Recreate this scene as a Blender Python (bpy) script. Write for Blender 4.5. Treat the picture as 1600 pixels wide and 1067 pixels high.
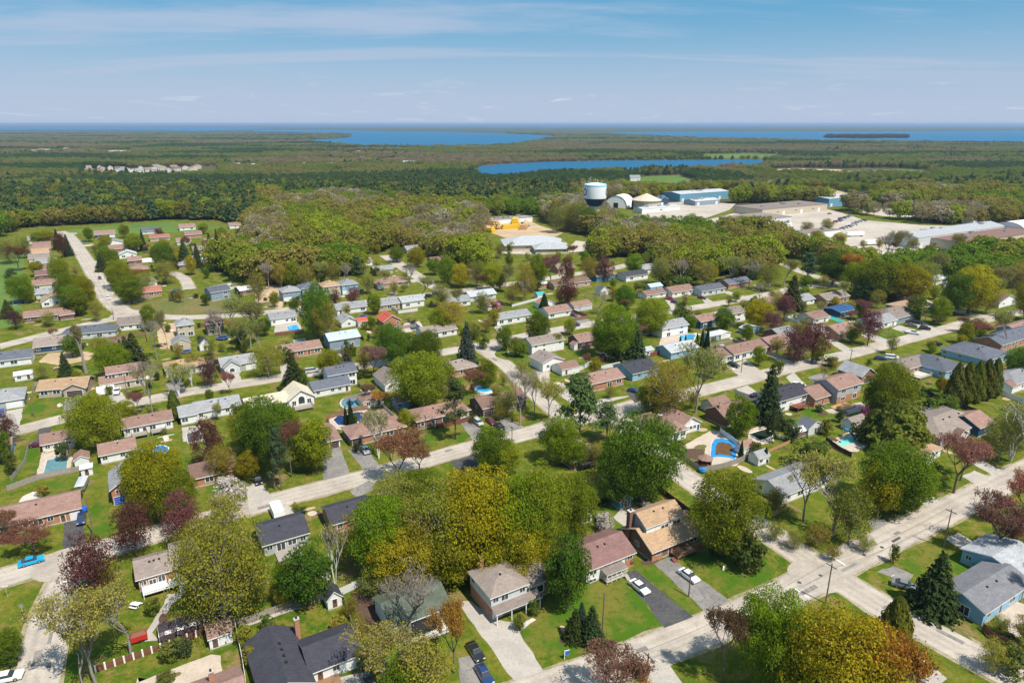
import bpy, math, random
import numpy as np
from mathutils import Vector, Matrix
random.seed(7); RNG = np.random.default_rng(7)
R = math.radians
scene = bpy.context.scene
for o in list(bpy.data.objects): bpy.data.objects.remove(o)
C = scene.collection

# ------------------------------------------------------------------ camera
CAM_H, FPX, HZ = 88.0, 1067.0, 193.0
PITCH = math.atan((533.5 - HZ) / FPX)
cam_d = bpy.data.cameras.new('camera'); cam = bpy.data.objects.new('camera', cam_d); C.objects.link(cam)
cam_d.sensor_width = 36.0; cam_d.lens = 36.0 * FPX / 1600.0
cam_d.clip_start = 0.5; cam_d.clip_end = 90000
cam.location = (0, 0, CAM_H); cam.rotation_euler = (math.pi/2 - PITCH, 0, 0)
scene.camera = cam
CP, SP = math.cos(PITCH), math.sin(PITCH)
def G(px, py, z=0.0):
    u = (px - 800) / FPX; v = (py - 533.5) / FPX
    t = (CAM_H - z) / (SP + v * CP)
    return Vector((u * t, (CP - v * SP) * t, z))
def P(x, y, z=0.0):
    dep = y * CP + (CAM_H - z) * SP
    return 800 + FPX * x / dep, 533.5 + FPX * ((CAM_H - z) * CP - y * SP) / dep
def depth_of(p): return p[1] * CP + (CAM_H - p[2]) * SP

# ------------------------------------------------------------------ light
SUN_AZ, SUN_EL = R(-46), R(59)          # direction towards the sun, from +X counter-clockwise
sd = Vector((math.cos(SUN_AZ)*math.cos(SUN_EL), math.sin(SUN_AZ)*math.cos(SUN_EL), math.sin(SUN_EL)))
sun_d = bpy.data.lights.new('sun', 'SUN'); sun_d.energy = 4.6; sun_d.angle = R(0.53); sun_d.color = (1.0, 0.935, 0.83)
sun = bpy.data.objects.new('sun', sun_d); C.objects.link(sun)
sun.rotation_euler = sd.to_track_quat('Z', 'Y').to_euler(); sun.location = (0, 0, 300)
world = bpy.data.worlds.new('World'); scene.world = world; world.use_nodes = True
def build_world():
    nt = world.node_tree; N = nt.nodes; L = nt.links; N.clear()
    out = N.new('ShaderNodeOutputWorld'); bg = N.new('ShaderNodeBackground'); bg.inputs[1].default_value = 0.09
    sky = N.new('ShaderNodeTexSky'); sky.sky_type = 'NISHITA'; sky.sun_disc = False
    sky.sun_elevation = SUN_EL; sky.sun_rotation = math.pi/2 - SUN_AZ
    sky.altitude = 200; sky.air_density = 1.0; sky.dust_density = 0.0; sky.ozone_density = 2.0
    tc = N.new('ShaderNodeTexCoord')
    sep = N.new('ShaderNodeSeparateXYZ'); L.new(tc.outputs['Generated'], sep.inputs[0])
    # project the direction onto a flat cloud layer
    mz = N.new('ShaderNodeMath'); mz.operation = 'MAXIMUM'; mz.inputs[1].default_value = 0.0; L.new(sep.outputs[2], mz.inputs[0])
    az = N.new('ShaderNodeMath'); az.operation = 'ADD'; az.inputs[1].default_value = 0.07; L.new(mz.outputs[0], az.inputs[0])
    dx = N.new('ShaderNodeMath'); dx.operation = 'DIVIDE'; L.new(sep.outputs[0], dx.inputs[0]); L.new(az.outputs[0], dx.inputs[1])
    dy = N.new('ShaderNodeMath'); dy.operation = 'DIVIDE'; L.new(sep.outputs[1], dy.inputs[0]); L.new(az.outputs[0], dy.inputs[1])
    cb = N.new('ShaderNodeCombineXYZ'); L.new(dx.outputs[0], cb.inputs[0]); L.new(dy.outputs[0], cb.inputs[1])
    def cirrus(rot, sc, scale, lo, hi, seed):
        mp = N.new('ShaderNodeMapping'); mp.inputs['Rotation'].default_value = (0, 0, rot); mp.inputs['Scale'].default_value = sc
        mp.inputs['Location'].default_value = (seed, seed*1.7, 0); L.new(cb.outputs[0], mp.inputs[0])
        nz = N.new('ShaderNodeTexNoise'); nz.inputs['Scale'].default_value = scale; nz.inputs['Detail'].default_value = 9
        nz.inputs['Roughness'].default_value = 0.62; nz.inputs['Distortion'].default_value = 0.5; L.new(mp.outputs[0], nz.inputs[0])
        mr = N.new('ShaderNodeMapRange'); mr.interpolation_type = 'SMOOTHSTEP'
        mr.inputs[1].default_value = lo; mr.inputs[2].default_value = hi; L.new(nz.outputs[0], mr.inputs[0]); return mr
    c1 = cirrus(0.22, (0.11, 0.42, 1), 1.3, 0.40, 0.62, 5.6)
    c2 = cirrus(0.1, (1.0, .5, 1), 1.6, 0.56, 0.8, 9.1)       # small cumulus near the horizon
    low = N.new('ShaderNodeMapRange'); low.interpolation_type = 'SMOOTHSTEP'
    low.inputs[1].default_value = 0.075; low.inputs[2].default_value = 0.03; L.new(sep.outputs[2], low.inputs[0])
    m2 = N.new('ShaderNodeMath'); m2.operation = 'MULTIPLY'; L.new(c2.outputs[0], m2.inputs[0]); L.new(low.outputs[0], m2.inputs[1])
    hz = N.new('ShaderNodeMapRange'); hz.inputs[1].default_value = 0.0; hz.inputs[2].default_value = 0.15; hz.inputs[3].default_value = 0.95; hz.inputs[4].default_value = 0.0
    hz.interpolation_type = 'SMOOTHSTEP'; L.new(sep.outputs[2], hz.inputs[0])
    m1 = N.new('ShaderNodeMath'); m1.operation = 'MULTIPLY'; m1.inputs[1].default_value = 0.8; L.new(c1.outputs[0], m1.inputs[0])
    mx1 = N.new('ShaderNodeMath'); mx1.operation = 'MAXIMUM'; L.new(m1.outputs[0], mx1.inputs[0]); L.new(hz.outputs[0], mx1.inputs[1])
    mixA = N.new('ShaderNodeMix'); mixA.data_type = 'RGBA'; L.new(mx1.outputs[0], mixA.inputs[0]); hs = N.new('ShaderNodeHueSaturation'); hs.inputs['Saturation'].default_value = 1.3; hs.inputs['Value'].default_value = .85; hs.inputs['Hue'].default_value = .485; L.new(sky.outputs[0], hs.inputs['Color']); 
    mb_ = N.new('ShaderNodeMix'); mb_.data_type = 'RGBA'; mb_.inputs[0].default_value = .72; L.new(hs.outputs[0], mb_.inputs[6]); mb_.inputs[7].default_value = (.95, 2.95, 5.0, 1); L.new(mb_.outputs[2], mixA.inputs[6])
    mixA.inputs[7].default_value = (3.75, 4.45, 5.75, 1)
    mixB = N.new('ShaderNodeMix'); mixB.data_type = 'RGBA'; L.new(m2.outputs[0], mixB.inputs[0]); L.new(mixA.outputs[2], mixB.inputs[6])
    mixB.inputs[7].default_value = (5.6, 6.0, 6.7, 1)
    L.new(mixB.outputs[2], bg.inputs[0]); L.new(bg.outputs[0], out.inputs[0])
build_world()
scene.view_settings.view_transform = 'Standard'; scene.view_settings.look = 'None'
scene.view_settings.exposure = 0.5; scene.view_settings.gamma = 1.0; scene.view_settings.use_curve_mapping = False
scene.render.engine = 'CYCLES'
scene.cycles.max_bounces = 6; scene.cycles.transparent_max_bounces = 6; scene.cycles.volume_bounces = 0
scene.cycles.use_denoising = True

# ------------------------------------------------------------------ materials
MATS = {}
def mat_new(name):
    m = bpy.data.materials.new(name); m.use_nodes = True; MATS[name] = m
    nt = m.node_tree; return m, nt, nt.nodes['Principled BSDF']
def vcol(c): return (c[0], c[1], c[2], 1)
def plain(name, col, rough=0.7, metal=0.0, vary=0.12, scale=3.0, spec=0.3, bump=0.0):
    """colour with soft object-space wear"""
    m, nt, b = mat_new(name); N = nt.nodes; L = nt.links
    tc = N.new('ShaderNodeTexCoord'); nz = N.new('ShaderNodeTexNoise'); nz.inputs['Scale'].default_value = scale; nz.inputs['Detail'].default_value = 5
    L.new(tc.outputs['Object'], nz.inputs[0])
    hsv = N.new('ShaderNodeHueSaturation'); hsv.inputs['Color'].default_value = vcol(col)
    mr = N.new('ShaderNodeMapRange'); mr.inputs[3].default_value = 1 - vary*1.6; mr.inputs[4].default_value = 1 + vary*1.6; L.new(nz.outputs[0], mr.inputs[0])
    L.new(mr.outputs[0], hsv.inputs['Value']); L.new(hsv.outputs[0], b.inputs['Base Color'])
    b.inputs['Roughness'].default_value = rough; b.inputs['Metallic'].default_value = metal; b.inputs['Specular IOR Level'].default_value = spec
    if bump:
        bp = N.new('ShaderNodeBump'); bp.inputs['Strength'].default_value = bump; bp.inputs['Distance'].default_value = 0.05
        L.new(nz.outputs[0], bp.inputs['Height']); L.new(bp.outputs[0], b.inputs['Normal'])
    return m
def roofing(name, col):
    """shingles: courses, blotches and streaks in object space"""
    m, nt, b = mat_new(name); N = nt.nodes; L = nt.links
    tc = N.new('ShaderNodeTexCoord'); oi = N.new('ShaderNodeObjectInfo')
    mp = N.new('ShaderNodeMapping'); L.new(tc.outputs['Object'], mp.inputs[0])
    nz = N.new('ShaderNodeTexNoise'); nz.inputs['Scale'].default_value = 0.55; nz.inputs['Detail'].default_value = 6; nz.inputs['Roughness'].default_value = .65; L.new(mp.outputs[0], nz.inputs[0])
    n2 = N.new('ShaderNodeTexNoise'); n2.inputs['Scale'].default_value = 3.2; n2.inputs['Detail'].default_value = 4; L.new(mp.outputs[0], n2.inputs[0])
    wv = N.new('ShaderNodeTexBrick'); wv.inputs['Scale'].default_value = 1.0; wv.inputs['Brick Width'].default_value = 0.9; wv.inputs['Row Height'].default_value = 0.3
    wv.inputs['Mortar Size'].default_value = 0.02; wv.inputs['Color1'].default_value = (1, 1, 1, 1); wv.inputs['Color2'].default_value = (.8, .8, .8, 1); wv.inputs['Mortar'].default_value = (.62, .62, .62, 1)
    L.new(mp.outputs[0], wv.inputs[0])
    ad = N.new('ShaderNodeMath'); ad.operation = 'MULTIPLY'; L.new(nz.outputs[0], ad.inputs[0]); L.new(n2.outputs[0], ad.inputs[1])
    mr = N.new('ShaderNodeMapRange'); mr.inputs[1].default_value = .08; mr.inputs[2].default_value = .45; mr.inputs[3].default_value = .74; mr.inputs[4].default_value = 1.3; L.new(ad.outputs[0], mr.inputs[0])
    rv = N.new('ShaderNodeMapRange'); rv.inputs[3].default_value = .86; rv.inputs[4].default_value = 1.14; L.new(oi.outputs['Random'], rv.inputs[0])
    mm = N.new('ShaderNodeMath'); mm.operation = 'MULTIPLY'; L.new(mr.outputs[0], mm.inputs[0]); L.new(rv.outputs[0], mm.inputs[1])
    hsv = N.new('ShaderNodeHueSaturation'); hsv.inputs['Color'].default_value = vcol(col); L.new(mm.outputs[0], hsv.inputs['Value'])
    mx = N.new('ShaderNodeMix'); mx.data_type = 'RGBA'; mx.blend_type = 'MULTIPLY'; mx.inputs[0].default_value = .8
    L.new(hsv.outputs[0], mx.inputs[6]); L.new(wv.outputs[0], mx.inputs[7]); L.new(mx.outputs[2], b.inputs['Base Color'])
    b.inputs['Roughness'].default_value = .85; b.inputs['Specular IOR Level'].default_value = .2
    return m
def bricky(name, c1, c2, mortar, w=.5, h=.16):
    m, nt, b = mat_new(name); N = nt.nodes; L = nt.links
    tc = N.new('ShaderNodeTexCoord'); sx = N.new('ShaderNodeSeparateXYZ'); L.new(tc.outputs['Object'], sx.inputs[0])
    ad = N.new('ShaderNodeMath'); L.new(sx.outputs[0], ad.inputs[0]); L.new(sx.outputs[1], ad.inputs[1])
    cb = N.new('ShaderNodeCombineXYZ'); L.new(ad.outputs[0], cb.inputs[0]); L.new(sx.outputs[2], cb.inputs[1])
    br = N.new('ShaderNodeTexBrick'); br.inputs['Scale'].default_value = 1; br.inputs['Brick Width'].default_value = w; br.inputs['Row Height'].default_value = h; br.inputs['Mortar Size'].default_value = .012
    br.inputs['Color1'].default_value = vcol(c1); br.inputs['Color2'].default_value = vcol(c2); br.inputs['Mortar'].default_value = vcol(mortar); L.new(cb.outputs[0], br.inputs[0])
    nz = N.new('ShaderNodeTexNoise'); nz.inputs['Scale'].default_value = .8; nz.inputs['Detail'].default_value = 5; L.new(tc.outputs['Object'], nz.inputs[0])
    mr = N.new('ShaderNodeMapRange'); mr.inputs[3].default_value = .72; mr.inputs[4].default_value = 1.28; L.new(nz.outputs[0], mr.inputs[0])
    hsv = N.new('ShaderNodeHueSaturation'); L.new(br.outputs[0], hsv.inputs['Color']); L.new(mr.outputs[0], hsv.inputs['Value']); L.new(hsv.outputs[0], b.inputs['Base Color'])
    b.inputs['Roughness'].default_value = .85
    return m
ROOF = {k: roofing('shingle_'+k, c) for k, c in dict(pk=(.265,.165,.135), br=(.2,.125,.1), tn=(.39,.26,.16), gy=(.27,.275,.285), lg=(.42,.44,.46),
    ch=(.055,.055,.07), sl=(.115,.125,.155), tp=(.25,.205,.18), mr=(.2,.115,.105), rd=(.42,.09,.06), wh=(.68,.68,.67), bl=(.03,.09,.22), gn=(.1,.12,.09),
    cr=(.56,.49,.37), ru=(.34,.14,.1), mg=(.17,.17,.185), te=(.03,.35,.38), pb=(.42,.5,.58)).items()}
WALL = {}
WALL['bk'] = bricky('brick_orange', (.42,.17,.075), (.34,.12,.055), (.4,.33,.27)); WALL['db'] = bricky('brick_dark', (.2,.085,.06), (.15,.06,.045), (.26,.2,.17))
WALL['tb'] = bricky('brick_tan', (.42,.3,.2), (.36,.25,.17), (.45,.4,.34)); WALL['st'] = bricky('stone_brown', (.2,.15,.11), (.14,.11,.09), (.3,.27,.24), .8, .35)
def siding(name, col): return bricky(name, col, tuple(x*.95 for x in col), tuple(x*.72 for x in col), 60., .22)
for k, c in dict(wh=(.74,.74,.72), cr=(.62,.55,.43), gy=(.36,.38,.4), lg=(.55,.57,.58), nb=(.02,.06,.12), lb=(.24,.42,.58), bl=(.05,.2,.36), sb=(.12,.3,.42), tp=(.33,.28,.24), gb=(.22,.29,.35), be=(.5,.43,.33)).items():
    WALL[k] = siding('siding_'+k, c)
plain('trim', (.76,.76,.74), .55, vary=.05); plain('trim_dark', (.05,.045,.045), .6)
plain('door_white', (.72,.72,.7), .5, vary=.05); plain('door_dark', (.06,.035,.03), .5); plain('door_blue', (.02,.09,.4), .45); plain('door_brown', (.16,.08,.045), .5)
plain('concrete_wall', (.4,.39,.36), .9, vary=.15); plain('vent_black', (.02,.02,.022), .6); plain('metal_grey', (.4,.41,.42), .4, .6)
plain('wood', (.24,.14,.08), .8, vary=.3, scale=6); plain('wood_grey', (.3,.265,.23), .85, vary=.3, scale=6); plain('wood_red', (.2,.075,.05), .8, vary=.25, scale=6)
plain('wood_dark', (.045,.035,.032), .8, vary=.3, scale=6); plain('wood_tan', (.45,.27,.13), .8, vary=.25, scale=6); plain('fence_white', (.66,.66,.64), .6, vary=.08)
plain('tyre', (.02,.02,.02), .8); plain('rim', (.45,.45,.46), .35, .8); plain('lamp_red', (.4,.02,.015), .3); plain('lamp_clear', (.75,.75,.75), .15)
plain('pole_wood', (.17,.13,.1), .9, vary=.3, scale=4); plain('metal_light', (.6,.61,.62), .45, .3); plain('wire', (.03,.03,.03), .6)
plain('plastic_blue', (.02,.12,.5), .4); plain('plastic_red', (.5,.03,.02), .4); plain('plastic_yellow', (.62,.4,.02), .45); plain('tarp_dark', (.05,.035,.04), .3, vary=.4, scale=2, bump=.8)
plain('white_steel', (.78,.79,.8), .4, vary=.05, scale=.4); plain('blue_steel', (.02,.06,.14), .45); plain('teal_steel', (.05,.42,.55), .45); plain('fabric_white', (.82,.82,.82), .6, vary=.05)
plain('stone_pale', (.5,.46,.4), .9, vary=.25, scale=1.2); plain('bed_soil', (.09,.055,.035), .95, vary=.3, scale=1.5); plain('cover_teal', (.1,.21,.24), .7, vary=.25, scale=.7); plain('cover_navy', (.012,.035,.1), .5, vary=.2, scale=.7)
plain('cover_blue', (.02,.22,.5), .5, vary=.2, scale=.7); plain('leaf_litter', (.11,.06,.025), .9, vary=.5, scale=1.2); plain('cover_green', (.03,.3,.27), .6)
m, nt, b = mat_new('glass_pane'); b.inputs['Base Color'].default_value = (.035,.045,.055,1); b.inputs['Roughness'].default_value = .06; b.inputs['Specular IOR Level'].default_value = .7
def watermat(name, col, rough=.08, bump=.12, scale=.9):
    m, nt, b = mat_new(name); N = nt.nodes; L = nt.links
    tc = N.new('ShaderNodeTexCoord'); nz = N.new('ShaderNodeTexNoise'); nz.inputs['Scale'].default_value = scale; nz.inputs['Detail'].default_value = 4; L.new(tc.outputs['Object'], nz.inputs[0])
    bp = N.new('ShaderNodeBump'); bp.inputs['Strength'].default_value = bump; bp.inputs['Distance'].default_value = .3; L.new(nz.outputs[0], bp.inputs['Height']); L.new(bp.outputs[0], b.inputs['Normal'])
    b.inputs['Base Color'].default_value = vcol(col); b.inputs['Roughness'].default_value = rough; b.inputs['IOR'].default_value = 1.33
    return m
watermat('pool_aqua', (.12,.5,.52)); watermat('pool_blue', (.03,.3,.55)); watermat('pool_navy', (.005,.035,.13)); watermat('pool_murky', (.02,.03,.02)); watermat('pool_turquoise', (.17,.55,.47))
for w_, c_ in (('lake_water', (.01,.1,.2)), ('bay_water', (.012,.115,.225))):
    watermat(w_, c_, .5, .1, .02).node_tree.nodes['Principled BSDF'].inputs['Specular IOR Level'].default_value = .1
def carpaint(name, col):
    m, nt, b = mat_new(name); b.inputs['Base Color'].default_value = vcol(col); b.inputs['Roughness'].default_value = .28; b.inputs['Coat Weight'].default_value = .8; b.inputs['Coat Roughness'].default_value = .05
    return m
for k, c in dict(white=(.78,.78,.78), black=(.012,.012,.014), navy=(.012,.035,.12), grey=(.16,.17,.18), silver=(.45,.46,.47), red=(.4,.02,.025), maroon=(.13,.01,.03), cyan=(.0,.33,.6), blue=(.02,.06,.25), teal=(.02,.16,.17), orange=(.55,.16,.03)).items(): carpaint('paint_'+k, c)

def lawn_material():
    m, nt, b = mat_new('lawn'); N = nt.nodes; L = nt.links
    tc = N.new('ShaderNodeTexCoord')
    mp = N.new('ShaderNodeMapping'); mp.inputs['Rotation'].default_value = (0, 0, R(-30.5)); L.new(tc.outputs['Object'], mp.inputs[0])
    br = N.new('ShaderNodeTexBrick'); br.offset = .37; br.inputs['Scale'].default_value = 1; br.inputs['Brick Width'].default_value = 19; br.inputs['Row Height'].default_value = 33; br.inputs['Mortar Size'].default_value = .25; br.inputs['Mortar Smooth'].default_value = 1
    br.inputs['Color1'].default_value = (0, 0, 0, 1); br.inputs['Color2'].default_value = (1, 1, 1, 1); br.inputs['Mortar'].default_value = (.6, .6, .6, 1); L.new(mp.outputs[0], br.inputs[0])
    def noise(scale, det=6, rough=.6):
        n = N.new('ShaderNodeTexNoise'); n.inputs['Scale'].default_value = scale; n.inputs['Detail'].default_value = det; n.inputs['Roughness'].default_value = rough; L.new(tc.outputs['Object'], n.inputs[0]); return n
    n1, n2, n3, n4 = noise(.045), noise(.22, 10, .75), noise(1.3, 8, .8), noise(.11, 10, .75)
    def mixc(f, a, c):
        x = N.new('ShaderNodeMix'); x.data_type = 'RGBA'; L.new(f, x.inputs[0])
        for i, s in ((6, a), (7, c)):
            if isinstance(s, tuple): x.inputs[i].default_value = vcol(s)
            else: L.new(s, x.inputs[i])
        return x.outputs[2]
    def rng(s, lo, hi):
        r = N.new('ShaderNodeMapRange'); r.interpolation_type = 'SMOOTHSTEP'; r.inputs[1].default_value = lo; r.inputs[2].default_value = hi; L.new(s, r.inputs[0]); return r.outputs[0]
    lots = mixc(br.outputs[0], (.042,.095,.008), (.085,.125,.01))
    a = mixc(rng(n1.outputs[0], .38, .62), lots, (.08,.11,.012))
    a = mixc(rng(n2.outputs[0], .43, .56), a, (.14,.14,.02))
    a = mixc(rng(n4.outputs[0], .53, .63), a, (.2,.145,.065))
    hsv = N.new('ShaderNodeHueSaturation'); L.new(a, hsv.inputs['Color'])
    mr = N.new('ShaderNodeMapRange'); mr.inputs[1].default_value = .25; mr.inputs[2].default_value = .75; mr.inputs[3].default_value = .5; mr.inputs[4].default_value = 1.5; L.new(n3.outputs[0], mr.inputs[0])
    L.new(mr.outputs[0], hsv.inputs['Value']); L.new(hsv.outputs[0], b.inputs['Base Color'])
    b.inputs['Roughness'].default_value = 1; b.inputs['Specular IOR Level'].default_value = .02
    bp = N.new('ShaderNodeBump'); bp.inputs['Strength'].default_value = .7; bp.inputs['Distance'].default_value = .15; L.new(n3.outputs[0], bp.inputs['Height']); L.new(bp.outputs[0], b.inputs['Normal'])
lawn_material()
def sheet(name, c1, c2, c3, s1=.08, s2=.9, rough=.95, lo=.4, hi=.62):
    m, nt, b = mat_new(name); N = nt.nodes; L = nt.links
    tc = N.new('ShaderNodeTexCoord')
    n1 = N.new('ShaderNodeTexNoise'); n1.inputs['Scale'].default_value = s1; n1.inputs['Detail'].default_value = 8; n1.inputs['Roughness'].default_value = .65; L.new(tc.outputs['Object'], n1.inputs[0])
    n2 = N.new('ShaderNodeTexNoise'); n2.inputs['Scale'].default_value = s2; n2.inputs['Detail'].default_value = 6; n2.inputs['Roughness'].default_value = .7; L.new(tc.outputs['Object'], n2.inputs[0])
    prev = vcol(c1)
    for n, c, a in ((n1, c2, lo), (n2, c3, lo+.08)):
        r = N.new('ShaderNodeMapRange'); r.interpolation_type = 'SMOOTHSTEP'; r.inputs[1].default_value = a; r.inputs[2].default_value = a + (hi - lo); L.new(n.outputs[0], r.inputs[0])
        x = N.new('ShaderNodeMix'); x.data_type = 'RGBA'; L.new(r.outputs[0], x.inputs[0])
        if isinstance(prev, tuple): x.inputs[6].default_value = prev
        else: L.new(prev, x.inputs[6])
        x.inputs[7].default_value = vcol(c); prev = x.outputs[2]
    L.new(prev, b.inputs['Base Color']); b.inputs['Roughness'].default_value = rough; b.inputs['Specular IOR Level'].default_value = .06
    bp = N.new('ShaderNodeBump'); bp.inputs['Strength'].default_value = .4; bp.inputs['Distance'].default_value = .06; L.new(n2.outputs[0], bp.inputs['Height']); L.new(bp.outputs[0], b.inputs['Normal'])
sheet('green_lawn', (.055,.12,.008), (.145,.135,.025), (.05,.09,.008), .13, .75, lo=.42, hi=.6)
sheet('dry_grass', (.16,.135,.05), (.1,.12,.03), (.24,.18,.1), .06, .8)
sheet('sand', (.48,.36,.23), (.4,.29,.18), (.32,.24,.15), .06, .5)
sheet('gravel', (.46,.41,.35), (.38,.33,.28), (.3,.26,.22), .03, .3)
sheet('forest_floor', (.07,.075,.03), (.1,.085,.045), (.05,.06,.02), .02, .3)
sheet('field_green', (.1,.17,.035), (.08,.14,.03), (.14,.17,.05), .01, .1)
sheet('far_land', (.05,.075,.03), (.075,.08,.045), (.035,.06,.025), .004, .03)
sheet('asphalt_dark', (.06,.06,.066), (.085,.083,.085), (.12,.115,.11), .25, 1.6)
sheet('asphalt_worn', (.19,.18,.17), (.26,.24,.22), (.12,.115,.11), .2, 1.4)
sheet('concrete', (.42,.385,.34), (.36,.33,.295), (.3,.275,.245), .25, 1.8)
sheet('patio', (.5,.42,.34), (.43,.36,.29), (.36,.29,.24), .4, 2.2)
sheet('shoulder', (.33,.28,.2), (.22,.2,.1), (.15,.15,.05), .3, 1.2)
def road_material():
    m, nt, b = mat_new('road'); N = nt.nodes; L = nt.links
    tc = N.new('ShaderNodeTexCoord'); sx = N.new('ShaderNodeSeparateXYZ'); L.new(tc.outputs['UV'], sx.inputs[0])
    # two paler wheel tracks in each lane, along the road
    w = N.new('ShaderNodeMath'); w.operation = 'MULTIPLY'; w.inputs[1].default_value = 8*math.pi; L.new(sx.outputs[0], w.inputs[0])
    cs = N.new('ShaderNodeMath'); cs.operation = 'COSINE'; L.new(w.outputs[0], cs.inputs[0])
    n1 = N.new('ShaderNodeTexNoise'); n1.inputs['Scale'].default_value = .12; n1.inputs['Detail'].default_value = 8; n1.inputs['Roughness'].default_value = .7; L.new(tc.outputs['Object'], n1.inputs[0])
    n2 = N.new('ShaderNodeTexNoise'); n2.inputs['Scale'].default_value = 2.2; n2.inputs['Detail'].default_value = 6; L.new(tc.outputs['Object'], n2.inputs[0])
    vo = N.new('ShaderNodeTexVoronoi'); vo.feature = 'DISTANCE_TO_EDGE'; vo.inputs['Scale'].default_value = .16; L.new(tc.outputs['Object'], vo.inputs[0])
    mpn = N.new('ShaderNodeMix'); mpn.data_type = 'VECTOR'; mpn.inputs[0].default_value = .12; L.new(tc.outputs['Object'], mpn.inputs[4]); L.new(n2.outputs['Color'], mpn.inputs[5]); L.new(mpn.outputs[1], vo.inputs[0])
    ck = N.new('ShaderNodeMapRange'); ck.inputs[1].default_value = .004; ck.inputs[2].default_value = .018; ck.inputs[3].default_value = .9; ck.inputs[4].default_value = 1; L.new(vo.outputs['Distance'], ck.inputs[0])
    ad = N.new('ShaderNodeMath'); ad.operation = 'MULTIPLY_ADD'; ad.inputs[1].default_value = -.05; L.new(cs.outputs[0], ad.inputs[0]); L.new(n1.outputs[0], ad.inputs[2])
    a2 = N.new('ShaderNodeMath'); a2.operation = 'MULTIPLY_ADD'; a2.inputs[1].default_value = .35; L.new(n2.outputs[0], a2.inputs[0]); L.new(ad.outputs[0], a2.inputs[2])
    cr = N.new('ShaderNodeMapRange'); cr.inputs[1].default_value = .42; cr.inputs[2].default_value = .82; L.new(a2.outputs[0], cr.inputs[0])
    mx = N.new('ShaderNodeMix'); mx.data_type = 'RGBA'; L.new(cr.outputs[0], mx.inputs[0]); mx.inputs[6].default_value = (.26,.226,.19,1); mx.inputs[7].default_value = (.46,.405,.345,1)
    hs = N.new('ShaderNodeHueSaturation'); L.new(mx.outputs[2], hs.inputs['Color']); L.new(ck.outputs[0], hs.inputs['Value'])
    L.new(hs.outputs[0], b.inputs['Base Color']); b.inputs['Roughness'].default_value = .9; b.inputs['Specular IOR Level'].default_value = .2
road_material()
plain('road_paint', (.72,.71,.68), .7, vary=.15, scale=2)

def leafmat(name, instanced):
    m, nt, b = mat_new(name); N = nt.nodes; L = nt.links
    if instanced:
        src = N.new('ShaderNodeAttribute'); src.attribute_type = 'INSTANCER'; src.attribute_name = 'tint'; col = src.outputs['Color']
    else:
        src = N.new('ShaderNodeObjectInfo'); col = src.outputs['Color']
    ge = N.new('ShaderNodeNewGeometry')
    hsv = N.new('ShaderNodeHueSaturation'); L.new(col, hsv.inputs['Color'])
    mv = N.new('ShaderNodeMapRange'); mv.inputs[3].default_value = .8 if instanced else .66; mv.inputs[4].default_value = 1.2 if instanced else 1.36; L.new(ge.outputs['Random Per Island'], mv.inputs[0]); L.new(mv.outputs[0], hsv.inputs['Value'])
    wn = N.new('ShaderNodeTexWhiteNoise'); wn.noise_dimensions = '1D'; L.new(ge.outputs['Random Per Island'], wn.inputs['W'])
    mh = N.new('ShaderNodeMapRange'); mh.inputs[3].default_value = .475; mh.inputs[4].default_value = .52; L.new(wn.outputs[0], mh.inputs[0]); L.new(mh.outputs[0], hsv.inputs['Hue'])
    L.new(hsv.outputs[0], b.inputs['Base Color']); b.inputs['Roughness'].default_value = .85; b.inputs['Specular IOR Level'].default_value = .04
    tr = N.new('ShaderNodeBsdfTranslucent'); L.new(hsv.outputs[0], tr.inputs[0])
    mx = N.new('ShaderNodeMixShader'); mx.inputs[0].default_value = .46; L.new(b.outputs[0], mx.inputs[1]); L.new(tr.outputs[0], mx.inputs[2])
    L.new(mx.outputs[0], N['Material Output'].inputs[0]); return m
leafmat('leaf', False); leafmat('forest_leaf', True)
plain('bark', (.13,.1,.08), .95, vary=.35, scale=3); plain('bark_grey', (.27,.24,.21), .95, vary=.3, scale=3); plain('bark_birch', (.62,.6,.56), .8, vary=.3, scale=2)
M = MATS

# ------------------------------------------------------------------ mesh helpers
def mesh(name, V, F, mats, idx=None, smooth=False):
    me = bpy.data.meshes.new(name); me.from_pydata([tuple(v) for v in V], [], F)
    for m in (mats if isinstance(mats, (list, tuple)) else [mats]): me.materials.append(m)
    if idx: me.polygons.foreach_set('material_index', idx)
    if smooth: me.polygons.foreach_set('use_smooth', [True]*len(F))
    me.update(); return me
def ob(name, me, parent=None, loc=(0,0,0), rot=(0,0,0), scale=(1,1,1)):
    o = bpy.data.objects.new(name, me); C.objects.link(o); o.parent = parent
    o.location = loc; o.rotation_euler = rot; o.scale = scale; return o
def tag(o, label=None, cat=None, group=None, kind=None):
    if label: o['label'] = label
    if cat: o['category'] = cat
    if group: o['group'] = group
    if kind: o['kind'] = kind
    return o
def empty(name, loc, rz=0):
    e = bpy.data.objects.new(name, None); C.objects.link(e); e.location = loc; e.rotation_euler = (0,0,rz); e.empty_display_size = .3; return e
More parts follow.
